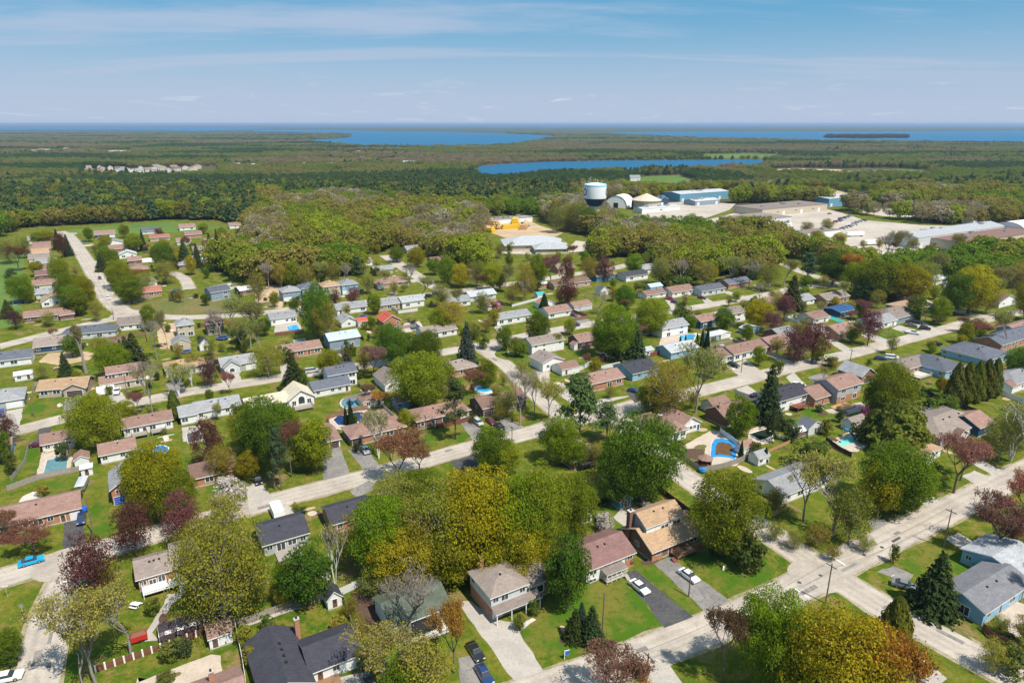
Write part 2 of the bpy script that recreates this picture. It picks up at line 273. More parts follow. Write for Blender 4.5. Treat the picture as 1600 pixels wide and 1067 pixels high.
class MB:
    def __init__(s): s.V = []; s.F = []; s.I = []
    def add(s, V, F, i=0):
        n = len(s.V); s.V += [tuple(v) for v in V]; s.F += [tuple(k+n for k in f) for f in F]; s.I += [i]*len(F)
    def box(s, x0, x1, y0, y1, z0, z1, i=0):
        s.add([(x0,y0,z0),(x1,y0,z0),(x1,y1,z0),(x0,y1,z0),(x0,y0,z1),(x1,y0,z1),(x1,y1,z1),(x0,y1,z1)],
              [(0,3,2,1),(4,5,6,7),(0,1,5,4),(1,2,6,5),(2,3,7,6),(3,0,4,7)], i)
    def tube(s, pts, rad, n=6, i=0, cap=True):
        pts = [Vector(p) for p in pts]; rings = []
        for k, p in enumerate(pts):
            d = (pts[min(k+1, len(pts)-1)] - pts[max(k-1, 0)]).normalized()
            a = d.orthogonal().normalized(); b2 = d.cross(a)
            r = rad[k] if isinstance(rad, (list, tuple)) else rad
            rings.append([p + (a*math.cos(2*math.pi*j/n) + b2*math.sin(2*math.pi*j/n))*r for j in range(n)])
        V = [v for rg in rings for v in rg]; F = []
        for k in range(len(pts)-1):
            for j in range(n): F.append((k*n+j, k*n+(j+1)%n, (k+1)*n+(j+1)%n, (k+1)*n+j))
        if cap: F.append(tuple(reversed(range(n)))); F.append(tuple(range((len(pts)-1)*n, len(pts)*n)))
        s.add(V, F, i)
    def lathe(s, prof, n=24, i=0, idx=None):
        V = []; F = []
        for r, z in prof: V += [(r*math.cos(2*math.pi*j/n), r*math.sin(2*math.pi*j/n), z) for j in range(n)]
        base = len(s.V)
        for k in range(len(prof)-1):
            for j in range(n): F.append((k*n+j, k*n+(j+1)%n, (k+1)*n+(j+1)%n, (k+1)*n+j))
        n0 = len(s.F); s.add(V, F, i)
        if idx:
            for k in range(len(prof)-1):
                for j in range(n): s.I[n0+k*n+j] = idx[k]
    def mesh(s, name, mats, smooth=False): return mesh(name, s.V, s.F, mats, s.I, smooth)
def poly_sheet(name, pts, mat, z, thick=0.0):
    """flat polygon on the ground from world points"""
    V = [(p[0], p[1], z) for p in pts]; n = len(V)
    a = sum(V[i][0]*V[(i+1)%n][1] - V[(i+1)%n][0]*V[i][1] for i in range(n))
    if a < 0: V.reverse()
    o = ob(name, mesh(name, V, [tuple(range(n))], mat)); return o
def wob(pts, amp=.15, step=2.0):
    """subdivide and roughen an outline"""
    out = []; n = len(pts)
    for i in range(n):
        a, b2 = Vector(pts[i][:2]), Vector(pts[(i+1)%n][:2]); k = max(1, int((b2-a).length/step))
        nrm = Vector((-(b2-a).y, (b2-a).x)).normalized() if (b2-a).length > 1e-6 else Vector((0,0))
        for j in range(k):
            q = a.lerp(b2, j/k) + (nrm*random.uniform(-amp, amp) if j else Vector((0,0)))
            out.append((q.x, q.y))
    return out
patch_z = [0.004]
def patch(name, px, mat, z=None, amp=.18, step=1.5, kind='structure'):
    if z is None: patch_z[0] += 0.00035; z = patch_z[0]
    o = poly_sheet(name, wob([G(*p) for p in px], amp, step), M[mat], z); tag(o, kind=kind); return o

# ------------------------------------------------------------------ the ground, water and roads
T = R(30.5); U = Vector((math.cos(T), math.sin(T), 0)); W = Vector((-math.sin(T), math.cos(T), 0))
tag(ob('ground', mesh('ground', [(-1600,-60,0),(1600,-60,0),(1600,760,0),(-1600,760,0)], [(0,1,2,3)], M['lawn'])), kind='structure')
tag(ob('woodland_ground', mesh('woodland_ground', [(-4200,750,-.02),(4200,750,-.02),(9000,4300,-.02),(-9000,4300,-.02)], [(0,1,2,3)], M['forest_floor'])), kind='structure')
tag(ob('far_ground', mesh('far_ground', [(-9100,4280,-.5),(9100,4280,-.5),(60000,60000,-.5),(-60000,60000,-.5)], [(0,1,2,3)], M['far_land'])), kind='structure')
def water(name, px, mat, z): tag(poly_sheet(name, [G(*p) for p in px], M[mat], z), kind='structure')
LAKE = [(736,268),(752,260),(790,256.5),(860,253),(940,251.5),(1060,250.5),(1150,249.6),(1192,250),(1198,256),(1180,263),(1100,266.5),(1000,269),(900,273),(810,279),(755,281)]
water('small_lake', LAKE, 'lake_water', .25)
BAY = [(396,203.4),(470,203),(520,203.2),(600,205.6),(690,206.2),(770,208),(850,211.5),(876,214.5),(845,218),(805,226.5),(745,229),(660,230),(560,229),(488,222.5),(480,219),(520,217.5),(546,215),(548,211),(520,208.6),(440,206.8),(396,206)]
water('bay', BAY, 'bay_water', 1.2)
INLETS = [[(187,200),(300,199.2),(400,199.6),(430,200.8),(380,203.6),(300,205.6),(240,203.8),(187,204.6)],
          [(940,207.6),(1010,206.2),(1200,205.4),(1330,206.2),(1480,205.2),(1640,204.2),(1640,225.5),(1560,224),(1420,222),(1300,220.5),(1180,218),(1060,214.5),(970,211)],
          [(-60,199.5),(120,199),(187,199.6),(187,203.6),(60,203.6),(-60,204)],[(430,198.6),(640,198.2),(930,198.4),(1200,197.8),(1180,199),(900,199.8),(620,199.6),(470,200)]]
for k, q in enumerate(INLETS): water('bay_inlet', q, 'bay_water', 1.3+.1*k)
tag(poly_sheet('island', [G(*p) for p in [(1288,211.6),(1330,211),(1395,211.4),(1422,213),(1410,216.4),(1350,217.6),(1300,216.6),(1284,214)]], M['far_land'], 2.0), kind='structure')

def catmull(pts, step=4.0):
    P_ = [pts[0]*2 - pts[1]] + pts + [pts[-1]*2 - pts[-2]]; out = []
    for i in range(1, len(P_)-2):
        a, b2, c, d = P_[i-1], P_[i], P_[i+1], P_[i+2]; n = max(2, int((c-b2).length/step))
        for j in range(n):
            t = j/n; out.append(.5*((2*b2) + (c-a)*t + (2*a-5*b2+4*c-d)*t*t + (3*b2-a-3*c+d)*t**3))
    out.append(pts[-1]); return out
def strip(name, line, hw, mat, z, rag=.0):
    V = []; F = []; UVs = []; s = 0
    for i, p in enumerate(line):
        d = (line[min(i+1, len(line)-1)] - line[max(i-1, 0)]).normalized(); n = Vector((-d.y, d.x, 0))
        if i: s += (p - line[i-1]).length
        for k, f in enumerate((-1, -.5, 0, .5, 1)):
            off = f*hw + (random.uniform(-rag, rag) if abs(f) == 1 else 0)
            V.append((p.x + n.x*off, p.y + n.y*off, z)); UVs.append(((f+1)/2, s*.1))
        if i:
            for k in range(4): F.append(((i-1)*5+k+1, (i-1)*5+k, i*5+k, i*5+k+1))
    me = mesh(name, V, F, mat); uv = me.uv_layers.new(name='UVMap')
    for lp in me.loops: uv.data[lp.index].uv = UVs[lp.vertex_index]
    return tag(ob(name, me), kind='structure')
ROADS = dict(
    A=([(-120,938),(0,903),(100,874),(250,832),(400,790),(470,771),(560,748),(700,709),(820,678),(950,643),(1100,609),(1215,580),(1350,547),(1450,521),(1530,500.5),(1640,478)], 3.7),
    B=([(128,866),(98,920),(80,968),(62,1040),(40,1130),(22,1200)], 3.5),
    C=([(952,644),(1000,685),(1042,724),(1095,762),(1200,832),(1290,892),(1380,948),(1500,1012),(1640,1088)], 3.6),
    I=([(760,1110),(860,1074),(1000,1024),(1150,963),(1240,920),(1330,872),(1460,808),(1600,738),(1700,690)], 3.7),
    D=([(752,543),(790,570),(825,604),(866,640),(890,659)], 3.2),
    E=([(-60,696),(60,664),(140,644),(225,626),(300,611),(400,596),(470,585),(560,572),(640,560),(700,549),(760,538),(840,521),(920,507),(1050,486),(1130,473),(1200,460),(1260,448),(1330,444)], 3.6),
    E2=([(812,528),(840,556),(848,585),(842,612)], 2.2),
    F=([(92,362),(108,370),(130,400),(153,438),(175,473),(205,494)], 4.2),
    G=([(-60,556),(0,541),(60,526),(120,511),(170,500),(220,494),(290,496),(400,490),(475,480),(580,471),(690,458),(760,449),(850,436),(900,428),(960,419),(1010,406)], 3.8),
    H=([(602,399),(640,424),(676,446),(700,458)], 4.0),
    K=([(1330,444),(1290,436),(1250,424),(1225,412)], 3.4),
    L_=([(1066,343),(1120,349),(1200,361),(1290,374),(1330,390)], 4.5),
    M_=([(1590,488),(1540,495),(1500,487),(1460,478),(1430,465),(1400,452),(1330,446)], 3.2),
    N_=([(255,425),(275,428),(290,438),(296,452)], 3.0),
)
road_lines = []
for i, (k, (px, hw)) in enumerate(ROADS.items()):
    line = catmull([G(*p) for p in px]); road_lines.append((line, hw))
    strip('road_shoulder', line, hw+.65, M['shoulder'], .012+.0006*i, .3)
    strip('road', line, hw, M['road'], .024+.0025*i, .16)
def disc(name, px, r, mat, z):
    c = G(*px); patch_ = [(c.x+r*math.cos(a*.3), c.y+r*math.sin(a*.3)) for a in range(21)]
    tag(poly_sheet(name, patch_, M[mat], z), kind='structure')
# rounded corners at the junctions
for px, r in (((1274,900),5.4),((102,880),6.2),((700,458),7),((204,492),9),((955,646),6.4),((1330,443),8),((760,542),6.5),((104,366),8)):
    disc('road_junction', px, r, 'road', .062)
# painted stop lines, one sheet each
for a, b2 in (((1297,868),(1321,883)),((1242,919),(1264,934)),((94,911),(110,907)),((1288,869),(1292,871))):
    p, q = G(*a), G(*b2); d = (q-p).normalized(); n = Vector((-d.y, d.x, 0))*.22
    tag(poly_sheet('stop_line', [p-n, q-n, q+n, p+n], M['road_paint'], .069), kind='structure')
# manholes and patches in the road
for px in ((1249,910),(1282,899),(1378,855),(1020,1034),(1350,867)):
    disc('manhole_cover', px, .42, 'asphalt_dark', .07)
tag(poly_sheet('road_patch', [G(*p) for p in ((1392,845),(1405,838),(1408,841),(1396,848))], M['asphalt_dark'], .071), kind='structure')

# ground patches: yards, sandy lots, lawns, fields, driveways
for name, mat, px in [
    ('sandy_lot','sand',[(400,480),(398,455),(415,444),(440,446),(446,470),(440,482)]),
    ('sandy_lot','sand',[(60,565),(75,552),(125,548),(150,552),(140,562),(95,571)]),
    ('dry_meadow','dry_grass',[(196,482),(240,470),(300,458),(345,470),(400,474),(440,470),(400,484),(300,491),(225,490)]),
    ('sandy_lot','sand',[(245,518),(262,505),(275,505),(278,520),(265,545),(250,545)]),
    ('meadow','field_green',[(95,361),(180,352),(260,346),(330,352),(360,356),(290,362),(160,368)]),
    ('meadow','field_green',[(-40,460),(-40,372),(10,395),(38,400),(36,440),(40,470),(20,510),(-40,520)]),
    ('gravel_yard','gravel',[(1085,347),(1130,338),(1180,322),(1300,328),(1350,344),(1440,352),(1620,356),(1620,398),(1500,392),(1440,388),(1400,404),(1340,412),(1300,392),(1200,364)]),
    ('gravel_yard','gravel',[(985,322),(1060,316),(1150,318),(1140,328),(1085,347),(1010,340)]),
    ('building_site','sand',[(752,346),(770,340),(820,341),(842,352),(880,364),(860,374),(790,372),(757,360)]),
    ('parking_lot','gravel',[(780,384),(830,388),(890,386),(900,376),(930,380),(920,392),(850,398),(785,396)]),
    ('sand_pit','sand',[(1195,265.5),(1240,263.5),(1310,265),(1330,268),(1290,272),(1215,272)]),
    ('field','field_green',[(1320,267),(1400,264.6),(1450,267),(1445,272.5),(1360,272)]),
    ('field','field_green',[(1090,242),(1170,240.5),(1230,242.5),(1200,247.5),(1110,247)]),
    ('sand_pit','sand',[(1240,300),(1300,296),(1330,303),(1300,312),(1245,310)]),
    ('field','field_green',[(975,284),(1010,276),(1060,274),(1090,285),(1050,296),(990,294)]),
    ('gravel_yard','gravel',[(1350,325),(1440,328),(1520,334),(1500,342),(1380,338),(1345,332)]),
    ('clearing','gravel',[(155,236.5),(180,235),(205,235.6),(203,238),(160,238.6)]),
    ('lawn','green_lawn',[(860,1022),(815,1000),(775,985),(835,940),(930,905),(975,900),(1040,985),(960,1020)]),
    ('lawn','green_lawn',[(993,889),(1000,878),(1020,880),(1102,958),(1085,964)]),
    ('lawn','green_lawn',[(1060,870),(1080,852),(1190,850),(1218,880),(1205,905),(1150,938)]),
    ('lawn','green_lawn',[(1402,880),(1450,850),(1540,884),(1485,912),(1440,900)]),
    ('lawn','green_lawn',[(938,800),(960,793),(983,815),(978,845),(950,825)]),
    ('lawn','green_lawn',[(1215,650),(1290,632),(1330,650),(1285,675),(1240,662)]),
    ('lawn','green_lawn',[(1440,640),(1490,628),(1525,640),(1475,655)]),
    ('lawn','green_lawn',[(1435,585),(1475,600),(1470,622),(1428,608)]),
    ('lawn','green_lawn',[(1055,690),(1090,686),(1105,700),(1085,712),(1058,698)]),
    ('lawn','green_lawn',[(862,585),(905,545),(945,560),(900,575)]),
    ('lawn','green_lawn',[(802,480),(845,468),(855,490),(835,500)]),
    ('lawn','green_lawn',[(665,680),(735,655),(742,680),(670,708)]),
    ('lawn','green_lawn',[(30,655),(45,632),(100,623),(97,648)]),
    ('lawn','green_lawn',[(1270,540),(1300,530),(1322,552),(1300,558)]), ('lawn','green_lawn',[(1362,523),(1392,512),(1437,530),(1405,538)]), ('lawn','green_lawn',[(1450,500),(1480,506),(1492,512),(1465,520)]),
    ('lawn','green_lawn',[(1135,468),(1150,460),(1165,468),(1140,474)]),('lawn','green_lawn',[(1060,478),(1095,468),(1106,474),(1075,482)]),
    ('lawn','green_lawn',[(140,795),(180,755),(170,800),(180,830),(140,835)]),
    ('lawn','green_lawn',[(205,680),(275,668),(282,680),(220,702)]),('lawn','green_lawn',[(310,762),(345,755),(350,775),(312,785)]),
    ('lawn','green_lawn',[(70,752),(130,740),(132,752),(75,775)]),('lawn','green_lawn',[(30,705),(62,690),(58,735),(35,730)]),
    ('bare_earth','bed_soil',[(872,830),(912,822),(918,838),(885,846)]),
    ('bare_earth','bed_soil',[(548,925),(600,935),(600,990),(565,985)]),
    ('flower_bed','bed_soil',[(872,1000),(884,992),(915,992),(938,999),(932,1006),(905,1010),(882,1008)]),
    ('flower_bed','bed_soil',[(1098,702),(1110,725),(1075,715),(1028,680),(1032,676)]),
    ('bare_earth','dry_grass',[(1440,955),(1480,962),(1520,1000),(1500,1010),(1460,985)]),
    ('driveway','asphalt_dark',[(97,866),(101,810),(128,807),(135,858)]),
    ('driveway','asphalt_dark',[(972,897),(992,890),(1083,963),(1042,984)]),
    ('driveway','asphalt_worn',[(1022,880),(1046,869),(1146,942),(1103,957)]),
    ('driveway','concrete',[(713,940),(735,938),(772,966),(802,972),(858,1062),(826,1080),(792,1050),(760,1002)]),
    ('driveway','concrete',[(488,1072),(566,1047),(590,1090),(520,1100)]),
    ('driveway','asphalt_worn',[(716,1028),(740,1022),(780,1090),(720,1090)]),
    ('driveway','asphalt_worn',[(504,702),(531,698),(546,738),(506,758)]),
    ('driveway','asphalt_worn',[(543,703),(570,696),(596,732),(572,738)]),
    ('driveway','asphalt_worn',[(719,660),(741,654),(760,688),(742,692)]),
    ('driveway','asphalt_worn',[(766,664),(790,652),(830,672),(800,680)]),
    ('driveway','asphalt_worn',[(101,624),(129,617),(125,650),(98,655)]),
    ('driveway','concrete',[(168,617),(189,612),(204,632),(190,650)]),
    ('driveway','asphalt_dark',[(61,668),(82,667),(68,700),(54,700)]),
    ('driveway','asphalt_dark',[(526,547),(541,545),(556,572),(529,576)]),
    ('driveway','asphalt_dark',[(703,722),(744,708),(752,728),(722,742)]),
    ('driveway','asphalt_worn',[(546,768),(576,750),(590,760),(560,778)]),
    ('driveway','concrete',[(425,795),(445,786),(464,800),(438,815)]),
    ('driveway','concrete',[(390,800),(384,760),(405,752),(432,785)]),
    ('driveway','concrete',[(1411,761),(1430,759),(1480,790),(1462,802)]),
    ('driveway','concrete',[(1502,744),(1522,735),(1566,752),(1545,768)]),
    ('driveway','concrete',[(1514,722),(1526,715),(1585,744),(1568,752)]),
    ('driveway','asphalt_worn',[(1370,893),(1396,884),(1428,898),(1416,910)]),
    ('driveway','concrete',[(1478,842),(1498,832),(1558,870),(1540,884)]),
    ('driveway','asphalt_worn',[(1354,813),(1372,807),(1408,828),(1378,845)]),
    ('driveway','concrete',[(1000,1048),(1042,1032),(1080,1090),(1020,1100)]),
    ('driveway','concrete',[(1405,1022),(1420,1012),(1480,1060),(1440,1080)]),
    ('driveway','concrete',[(1290,531),(1300,529),(1340,550),(1326,555)]),('driveway','concrete',[(1344,523),(1358,520),(1396,534),(1382,540)]),
    ('driveway','concrete',[(1393,513),(1405,508),(1455,524),(1442,530)]),('driveway','concrete',[(1424,506),(1440,500),(1468,517),(1455,522)]),
    ('driveway','concrete',[(1198,553),(1210,553),(1250,570),(1234,578)]),('driveway','gravel',[(1135,572),(1165,562),(1195,583),(1160,592)]),
    ('driveway','asphalt_worn',[(893,495),(905,491),(928,504),(910,510)]),('driveway','concrete',[(1039,468),(1053,469),(1068,482),(1052,487)]),
    ('driveway','concrete',[(1129,456),(1139,455),(1170,465),(1158,470)]),('driveway','concrete',[(1094,465),(1104,465),(1118,474),(1105,478)]),
    ('driveway','concrete',[(1150,608),(1168,602),(1190,618),(1172,625)]),('driveway','asphalt_dark',[(1146,608),(1180,620),(1200,628),(1185,634),(1150,616)]),
    ('driveway','concrete',[(1228,590),(1240,582),(1262,604),(1248,610)]),('driveway','asphalt_worn',[(1262,590),(1285,582),(1300,590),(1275,600)]),
    ('driveway','concrete',[(345,590),(372,580),(378,594),(350,602)]),('driveway','asphalt_worn',[(258,600),(280,590),(290,606),(268,614)]),
    ('driveway','concrete',[(437,565),(452,560),(456,580),(440,588)]),('driveway','asphalt_worn',[(470,470),(476,468),(480,478),(466,482)]),
    ('driveway','concrete',[(-20,648),(36,637),(30,670),(-20,690)]),('driveway','concrete',[(858,605),(880,598),(900,628),(985,618),(975,622),(905,640)]),
    ('driveway','asphalt_dark',[(978,612),(990,606),(1006,624),(992,630)]),('driveway','concrete',[(160,432),(178,428),(182,433),(166,438)]),
    ('driveway','concrete',[(140,409),(158,407),(160,410),(142,413)]),('driveway','concrete',[(147,421),(172,416),(174,419),(150,425)]),
    ('driveway','concrete',[(128,383),(146,381),(147,384),(130,386)]),('driveway','concrete',[(196,474),(215,467),(222,468),(200,478)]),
    ('driveway','concrete',[(640,438),(665,432),(668,436),(645,442)]),('driveway','concrete',[(604,416),(625,412),(627,416),(608,420)]),
    ('driveway','asphalt_worn',[(600,470),(612,455),(622,456),(612,472)]),('driveway','concrete',[(805,545),(780,505),(772,512),(795,540)]),
    ('patio','patio',[(215,1058),(213,1067),(330,1022),(345,1024),(348,1050),(330,1060),(260,1090),(225,1090)]),
    ('patio','patio',[(990,800),(1005,782),(1030,790),(1040,808),(1000,820)]),('patio','concrete',[(958,808),(972,795),(1000,812),(985,830)]),
    ('patio','patio',[(1058,702),(1112,672),(1140,676),(1168,705),(1150,728),(1095,728),(1102,700)]),
    ('patio','patio',[(1025,668),(1050,690),(1060,692),(1042,696),(1022,680)]),
    ('patio','patio',[(1300,688),(1332,672),(1365,690),(1340,706),(1312,704)]),
    ('patio','patio',[(56,746),(66,704),(114,700),(111,738)]),('patio','patio',[(510,668),(518,648),(572,638),(582,648),(568,664),(536,672)]),
    ('patio','patio',[(1168,688),(1170,672),(1203,660),(1210,690),(1190,695)]),('patio','concrete',[(286,690),(284,668),(314,664),(320,690)]),
    ('patio','concrete',[(428,520),(430,508),(466,503),(474,518)]),('patio','patio',[(1030,540),(1032,528),(1060,520),(1092,522),(1084,534)]),
    ('patio','stone_pale',[(23,795),(36,775),(68,762),(70,770),(50,790)]),('patio','patio',[(625,520),(632,505),(655,502),(664,514),(650,518)]),
    ('patio','concrete',[(1240,605),(1290,640),(1345,628),(1360,640),(1320,648),(1295,645)]),
    ('patio','patio',[(1555,960),(1590,940),(1640,960),(1640,990),(1580,995)]),
    ('garden_path','concrete',[(226,990),(256,945),(262,928),(290,925),(268,945),(238,988),(248,1000),(226,1002)]),
    ('garden_path','stone_pale',[(800,985),(832,965),(838,968),(812,988)]),
    ('paved_court','asphalt_worn',[(1000,800),(1020,795),(1042,812),(1012,822)]),
    ('garden_path','concrete',[(380,980),(395,962),(460,945),(565,905),(572,910),(470,950)]),
    ]:
    patch(name, px, mat)
# lawn island at the corner of the upper street
disc('lawn_island', (802,553), 7.5, 'green_lawn', .074); disc('path_ring', (801,551), 2.2, 'stone_pale', .078); disc('lawn_island', (801,551), 1.7, 'green_lawn', .082)

# ------------------------------------------------------------------ houses
win_me = MB(); win_me.box(-.5,.5,-.06,.0,0,1); WIN = win_me.mesh('window', [M['trim']])
pm = MB(); pm.box(-.42,-.03,-.075,-.055,.1,.9); pm.box(.03,.42,-.075,-.055,.1,.9); PANE = pm.mesh('pane', [M['glass_pane']])
wd = MB(); wd.box(-.5,.5,-.06,.0,0,1,0); wd.box(-.42,-.03,-.075,-.055,.1,.9,1); wd.box(.03,.42,-.075,-.055,.1,.9,1); WINFAR = wd.mesh('window', [M['trim'], M['glass_pane']])
ar = MB()
apts = [(-.5,0),(.5,0),(.5,.62)] + [(.5*math.cos(a), .62+.38*math.sin(a)) for a in (R(45),R(90),R(135))] + [(-.5,.62)]
def prism(mb, pts, y0, y1, i=0):
    n = len(pts); mb.add([(x,y0,z) for x,z in pts] + [(x,y1,z) for x,z in pts], [tuple(range(n)), tuple(reversed(range(n,2*n)))] + [(j, n+j, n+(j+1)%n, (j+1)%n) for j in range(n)], i)
prism(ar, apts, -.06, 0); ARCH = ar.mesh('arched_window', [M['trim']])
ap = MB(); prism(ap, [(x*.76, .1+z*.8) for x, z in apts], -.075, -.055); ARCHP = ap.mesh('pane', [M['glass_pane']])
dm = MB(); dm.box(-.5,.5,-.05,0,0,1,0); dm.box(-.38,.38,-.07,-.05,.06,.94,1); dm.box(-.2,.2,-.078,-.07,.55,.88,2)
def doormesh(k): return dm.mesh('door', [M['trim'], M[k], M['glass_pane']])
DOORS = {k: doormesh(k) for k in ('door_white','door_dark','door_blue','door_brown')}
gm = MB(); gm.box(-.5,.5,-.05,0,0,1,0)
for r in range(4): gm.box(-.47,.47,-.075,-.05,.03+r*.24,.24+r*.24,1)
GAR = {k: gm.mesh('garage_door', [M['trim'], M[k]]) for k in ('door_white','door_blue','door_dark','door_brown')}
vb = MB(); vb.box(-.2,.2,-.2,.2,-.15,.3); VENT = vb.mesh('roof_vent', [M['vent_black']])
LAND = []      # landmarks for labels: (position, label)
class House:
    def __init__(s, name, label, cat, pos, ang=T, group=None, near=True):
        s.root = empty(name, pos, ang); tag(s.root, label, cat, group); s.near = near; s.blocks = []
    def box_roof(s, x0, x1, y0, y1, z, roof, rise, rm, ov, trim='trim'):
        a, b2, c, d = x0-ov, x1+ov, y0-ov, y1+ov; t = .22; mb = MB()
        if roof == 'g' or roof == 'p':
            if roof == 'g': xm = (c+d)/2; f = lambda u, w, h: (u, w, h); A0, A1, B0, B1 = a, b2, c, d
            else: f = lambda u, w, h: (w, u, h); A0, A1, B0, B1 = c, d, a, b2
            m_ = (B0+B1)/2; zr = z + rise*( (B1-B0)/2 )/((B1-B0)/2-ov) ; ze = z - rise*ov/((B1-B0)/2-ov)
            sec = [(B0,ze),(m_,zr),(B1,ze),(B1,ze+t),(m_,zr+t),(B0,ze+t)]
            V = [f(A0,w,h) for w,h in sec] + [f(A1,w,h) for w,h in sec]
            Fs = [(0,1,7,6),(1,2,8,7),(2,3,9,8),(3,4,10,9),(4,5,11,10),(5,0,6,11),(0,5,4,1),(1,4,3,2),(6,7,10,11),(7,8,9,10)]
            if roof == 'p': Fs = [tuple(reversed(q)) for q in Fs]
            mb.add(V, Fs); mb.I = [1,1,1,0,0,1,1,1,1,1]
        elif roof == 'h':
            hw = min(b2-a, d-c)/2; ze = z - rise*ov/(hw-ov) ; zr = z + rise + t
            if b2-a >= d-c: r0, r1 = (a+hw, (c+d)/2), (b2-hw, (c+d)/2)
            else: r0, r1 = ((a+b2)/2, c+hw), ((a+b2)/2, d-hw)
            V = [(a,c,ze),(b2,c,ze),(b2,d,ze),(a,d,ze),(a,c,ze+t),(b2,c,ze+t),(b2,d,ze+t),(a,d,ze+t),(r0[0],r0[1],zr),(r1[0],r1[1],zr)]
            if b2-a >= d-c: top = [(4,5,9,8),(5,6,9),(6,7,8,9),(7,4,8)]
            else: top = [(4,5,8),(5,6,9,8),(6,7,9),(7,4,8,9)]
            if abs(r0[0]-r1[0])+abs(r0[1]-r1[1]) < .02: r1 = (r0[0]+.03, r0[1]+.03)
            mb.add(V, [(0,3,2,1),(0,1,5,4),(1,2,6,5),(2,3,7,6),(3,0,4,7)] + top); mb.I = [1]*5 + [0]*4
        elif roof == 'f':
            mb.box(a, b2, c, d, z, z+.25, 0)
        elif roof == 's':     # lean-to falling towards the front
            V = [(a,c,z-.05),(b2,c,z-.05),(b2,d,z+rise),(a,d,z+rise)]; V += [(x,y,h+t*.7) for x,y,h in V]
            mb.add(V, [(0,3,2,1),(4,5,6,7),(0,1,5,4),(1,2,6,5),(2,3,7,6),(3,0,4,7)]); mb.I = [1,0,1,1,1,1]
        o = ob('roof', mb.mesh('roof', [ROOF[rm], M[trim]]), s.root); return o
    def block(s, x0, x1, y0, y1, z0, h, roof, rise, wall, rm, ov=.45, name='wall', sill=True, trim='trim'):
        mb = MB(); zt = z0+h
        if sill and z0 == 0: mb.box(x0-.02, x1+.02, y0-.02, y1+.02, -.05, .35, 1)
        if roof == 'g':
            m_ = (y0+y1)/2; V = [(x,y,z) for x in (x0,x1) for y,z in ((y0,z0),(y1,z0),(y1,zt),(m_,zt+rise),(y0,zt))]
            mb.add(V, [(0,4,3,2,1),(5,6,7,8,9),(0,5,9,4),(1,2,7,6),(0,1,6,5)])
        elif roof == 'p':
            m_ = (x0+x1)/2; V = [(x,y,z) for y in (y0,y1) for x,z in ((x0,z0),(x1,z0),(x1,zt),(m_,zt+rise),(x0,zt))]
            mb.add(V, [(0,1,2,3,4),(5,9,8,7,6),(0,4,9,5),(1,6,7,2),(0,5,6,1)])
        elif roof == 's':
            V = [(x0,y0,z0),(x1,y0,z0),(x1,y1,z0),(x0,y1,z0),(x0,y0,zt),(x1,y0,zt),(x1,y1,zt+rise),(x0,y1,zt+rise)]
            mb.add(V, [(0,3,2,1),(4,5,6,7),(0,1,5,4),(1,2,6,5),(2,3,7,6),(3,0,4,7)])
        else: mb.box(x0,x1,y0,y1,z0,zt)
        w = ob(name, mb.mesh(name, [WALL[wall], M['concrete_wall']]), s.root)
        r = s.box_roof(x0,x1,y0,y1,zt,roof,rise,rm,ov,trim) if roof else None
        bk = dict(x0=x0,x1=x1,y0=y0,y1=y1,z0=z0,h=h,roof=r,rise=rise,rt=roof); s.blocks.append(bk); return bk
    def put(s, me, name, face, bk, u, z, w, h, out=.0, parent=None):
        if face == 'f': loc, rz = (bk['x0']+u, bk['y0']-out, z), 0
        elif face == 'b': loc, rz = (bk['x0']+u, bk['y1']+out, z), math.pi
        elif face == 'l': loc, rz = (bk['x0']-out, bk['y0']+u, z), -math.pi/2
        else: loc, rz = (bk['x1']+out, bk['y0']+u, z), math.pi/2
        return ob(name, me, s.root, loc, (0,0,rz), (w,1,h))
    def win(s, face, bk, u, z, w, h, arch=False):
        if arch or s.near:
            o = s.put(ARCH if arch else WIN, 'window', face, bk, u, z, w, h); ob('pane', ARCHP if arch else PANE, o)
        else: o = s.put(WINFAR, 'window', face, bk, u, z, w, h)
        return o
    def pattern(s, face, bk, pat, z=None, door='door_brown', gar='door_white'):
        L_ = (bk['x1']-bk['x0']) if face in 'fb' else (bk['y1']-bk['y0']); n = len(pat); zb = bk['z0']; hh = bk['h']
        rows = pat.split('/')
        for ri, row in enumerate(rows):
            n = len(row); z0 = zb if len(rows) == 1 else zb + (hh*.5 if ri == 0 else 0); rh = hh/len(rows)
            for i, ch in enumerate(row):
                u = L_*(i+.5)/n; sl = L_/n
                if ch == 'w': s.win(face, bk, u, z0+rh*.42, min(1.3, sl*.8), min(1.15, rh*.45))
                elif ch == 'W': s.win(face, bk, u, z0+rh*.32, min(2.4, sl*.85), min(1.5, rh*.52))
                elif ch == 'a': s.win(face, bk, u, z0+rh*.3, min(1.3, sl*.8), 1.5, True)
                elif ch == 'd': s.put(DOORS[door], 'door', face, bk, u, z0+.2, 1.15, 2.05)
                elif ch == 'D': s.win(face, bk, u, z0+.25, min(2.2, sl*.85), 2.05)
                elif ch == 'G': s.put(GAR[gar], 'garage_door', face, bk, u, z0+.03, min(4.6, sl*.85), 2.2)
                elif ch == 'g': s.put(GAR[gar], 'garage_door', face, bk, u, z0+.03, min(2.7, sl*.85), 2.1)
    def vents(s, bk, n=2):
        L_ = bk['x1']-bk['x0']; D_ = bk['y1']-bk['y0']
        for i in range(n):
            u = .25+.5*(i+.5)/n + random.uniform(-.06,.06); f = .36
            if bk['rt'] == 'p': x = bk['x0']+L_*f; y = bk['y0']+D_*u
            else: x = bk['x0']+L_*u; y = bk['y0']+D_*f
            ob('vent', VENT, bk['roof'], (x, y, bk['z0']+bk['h']+bk['rise']*.72+.22))
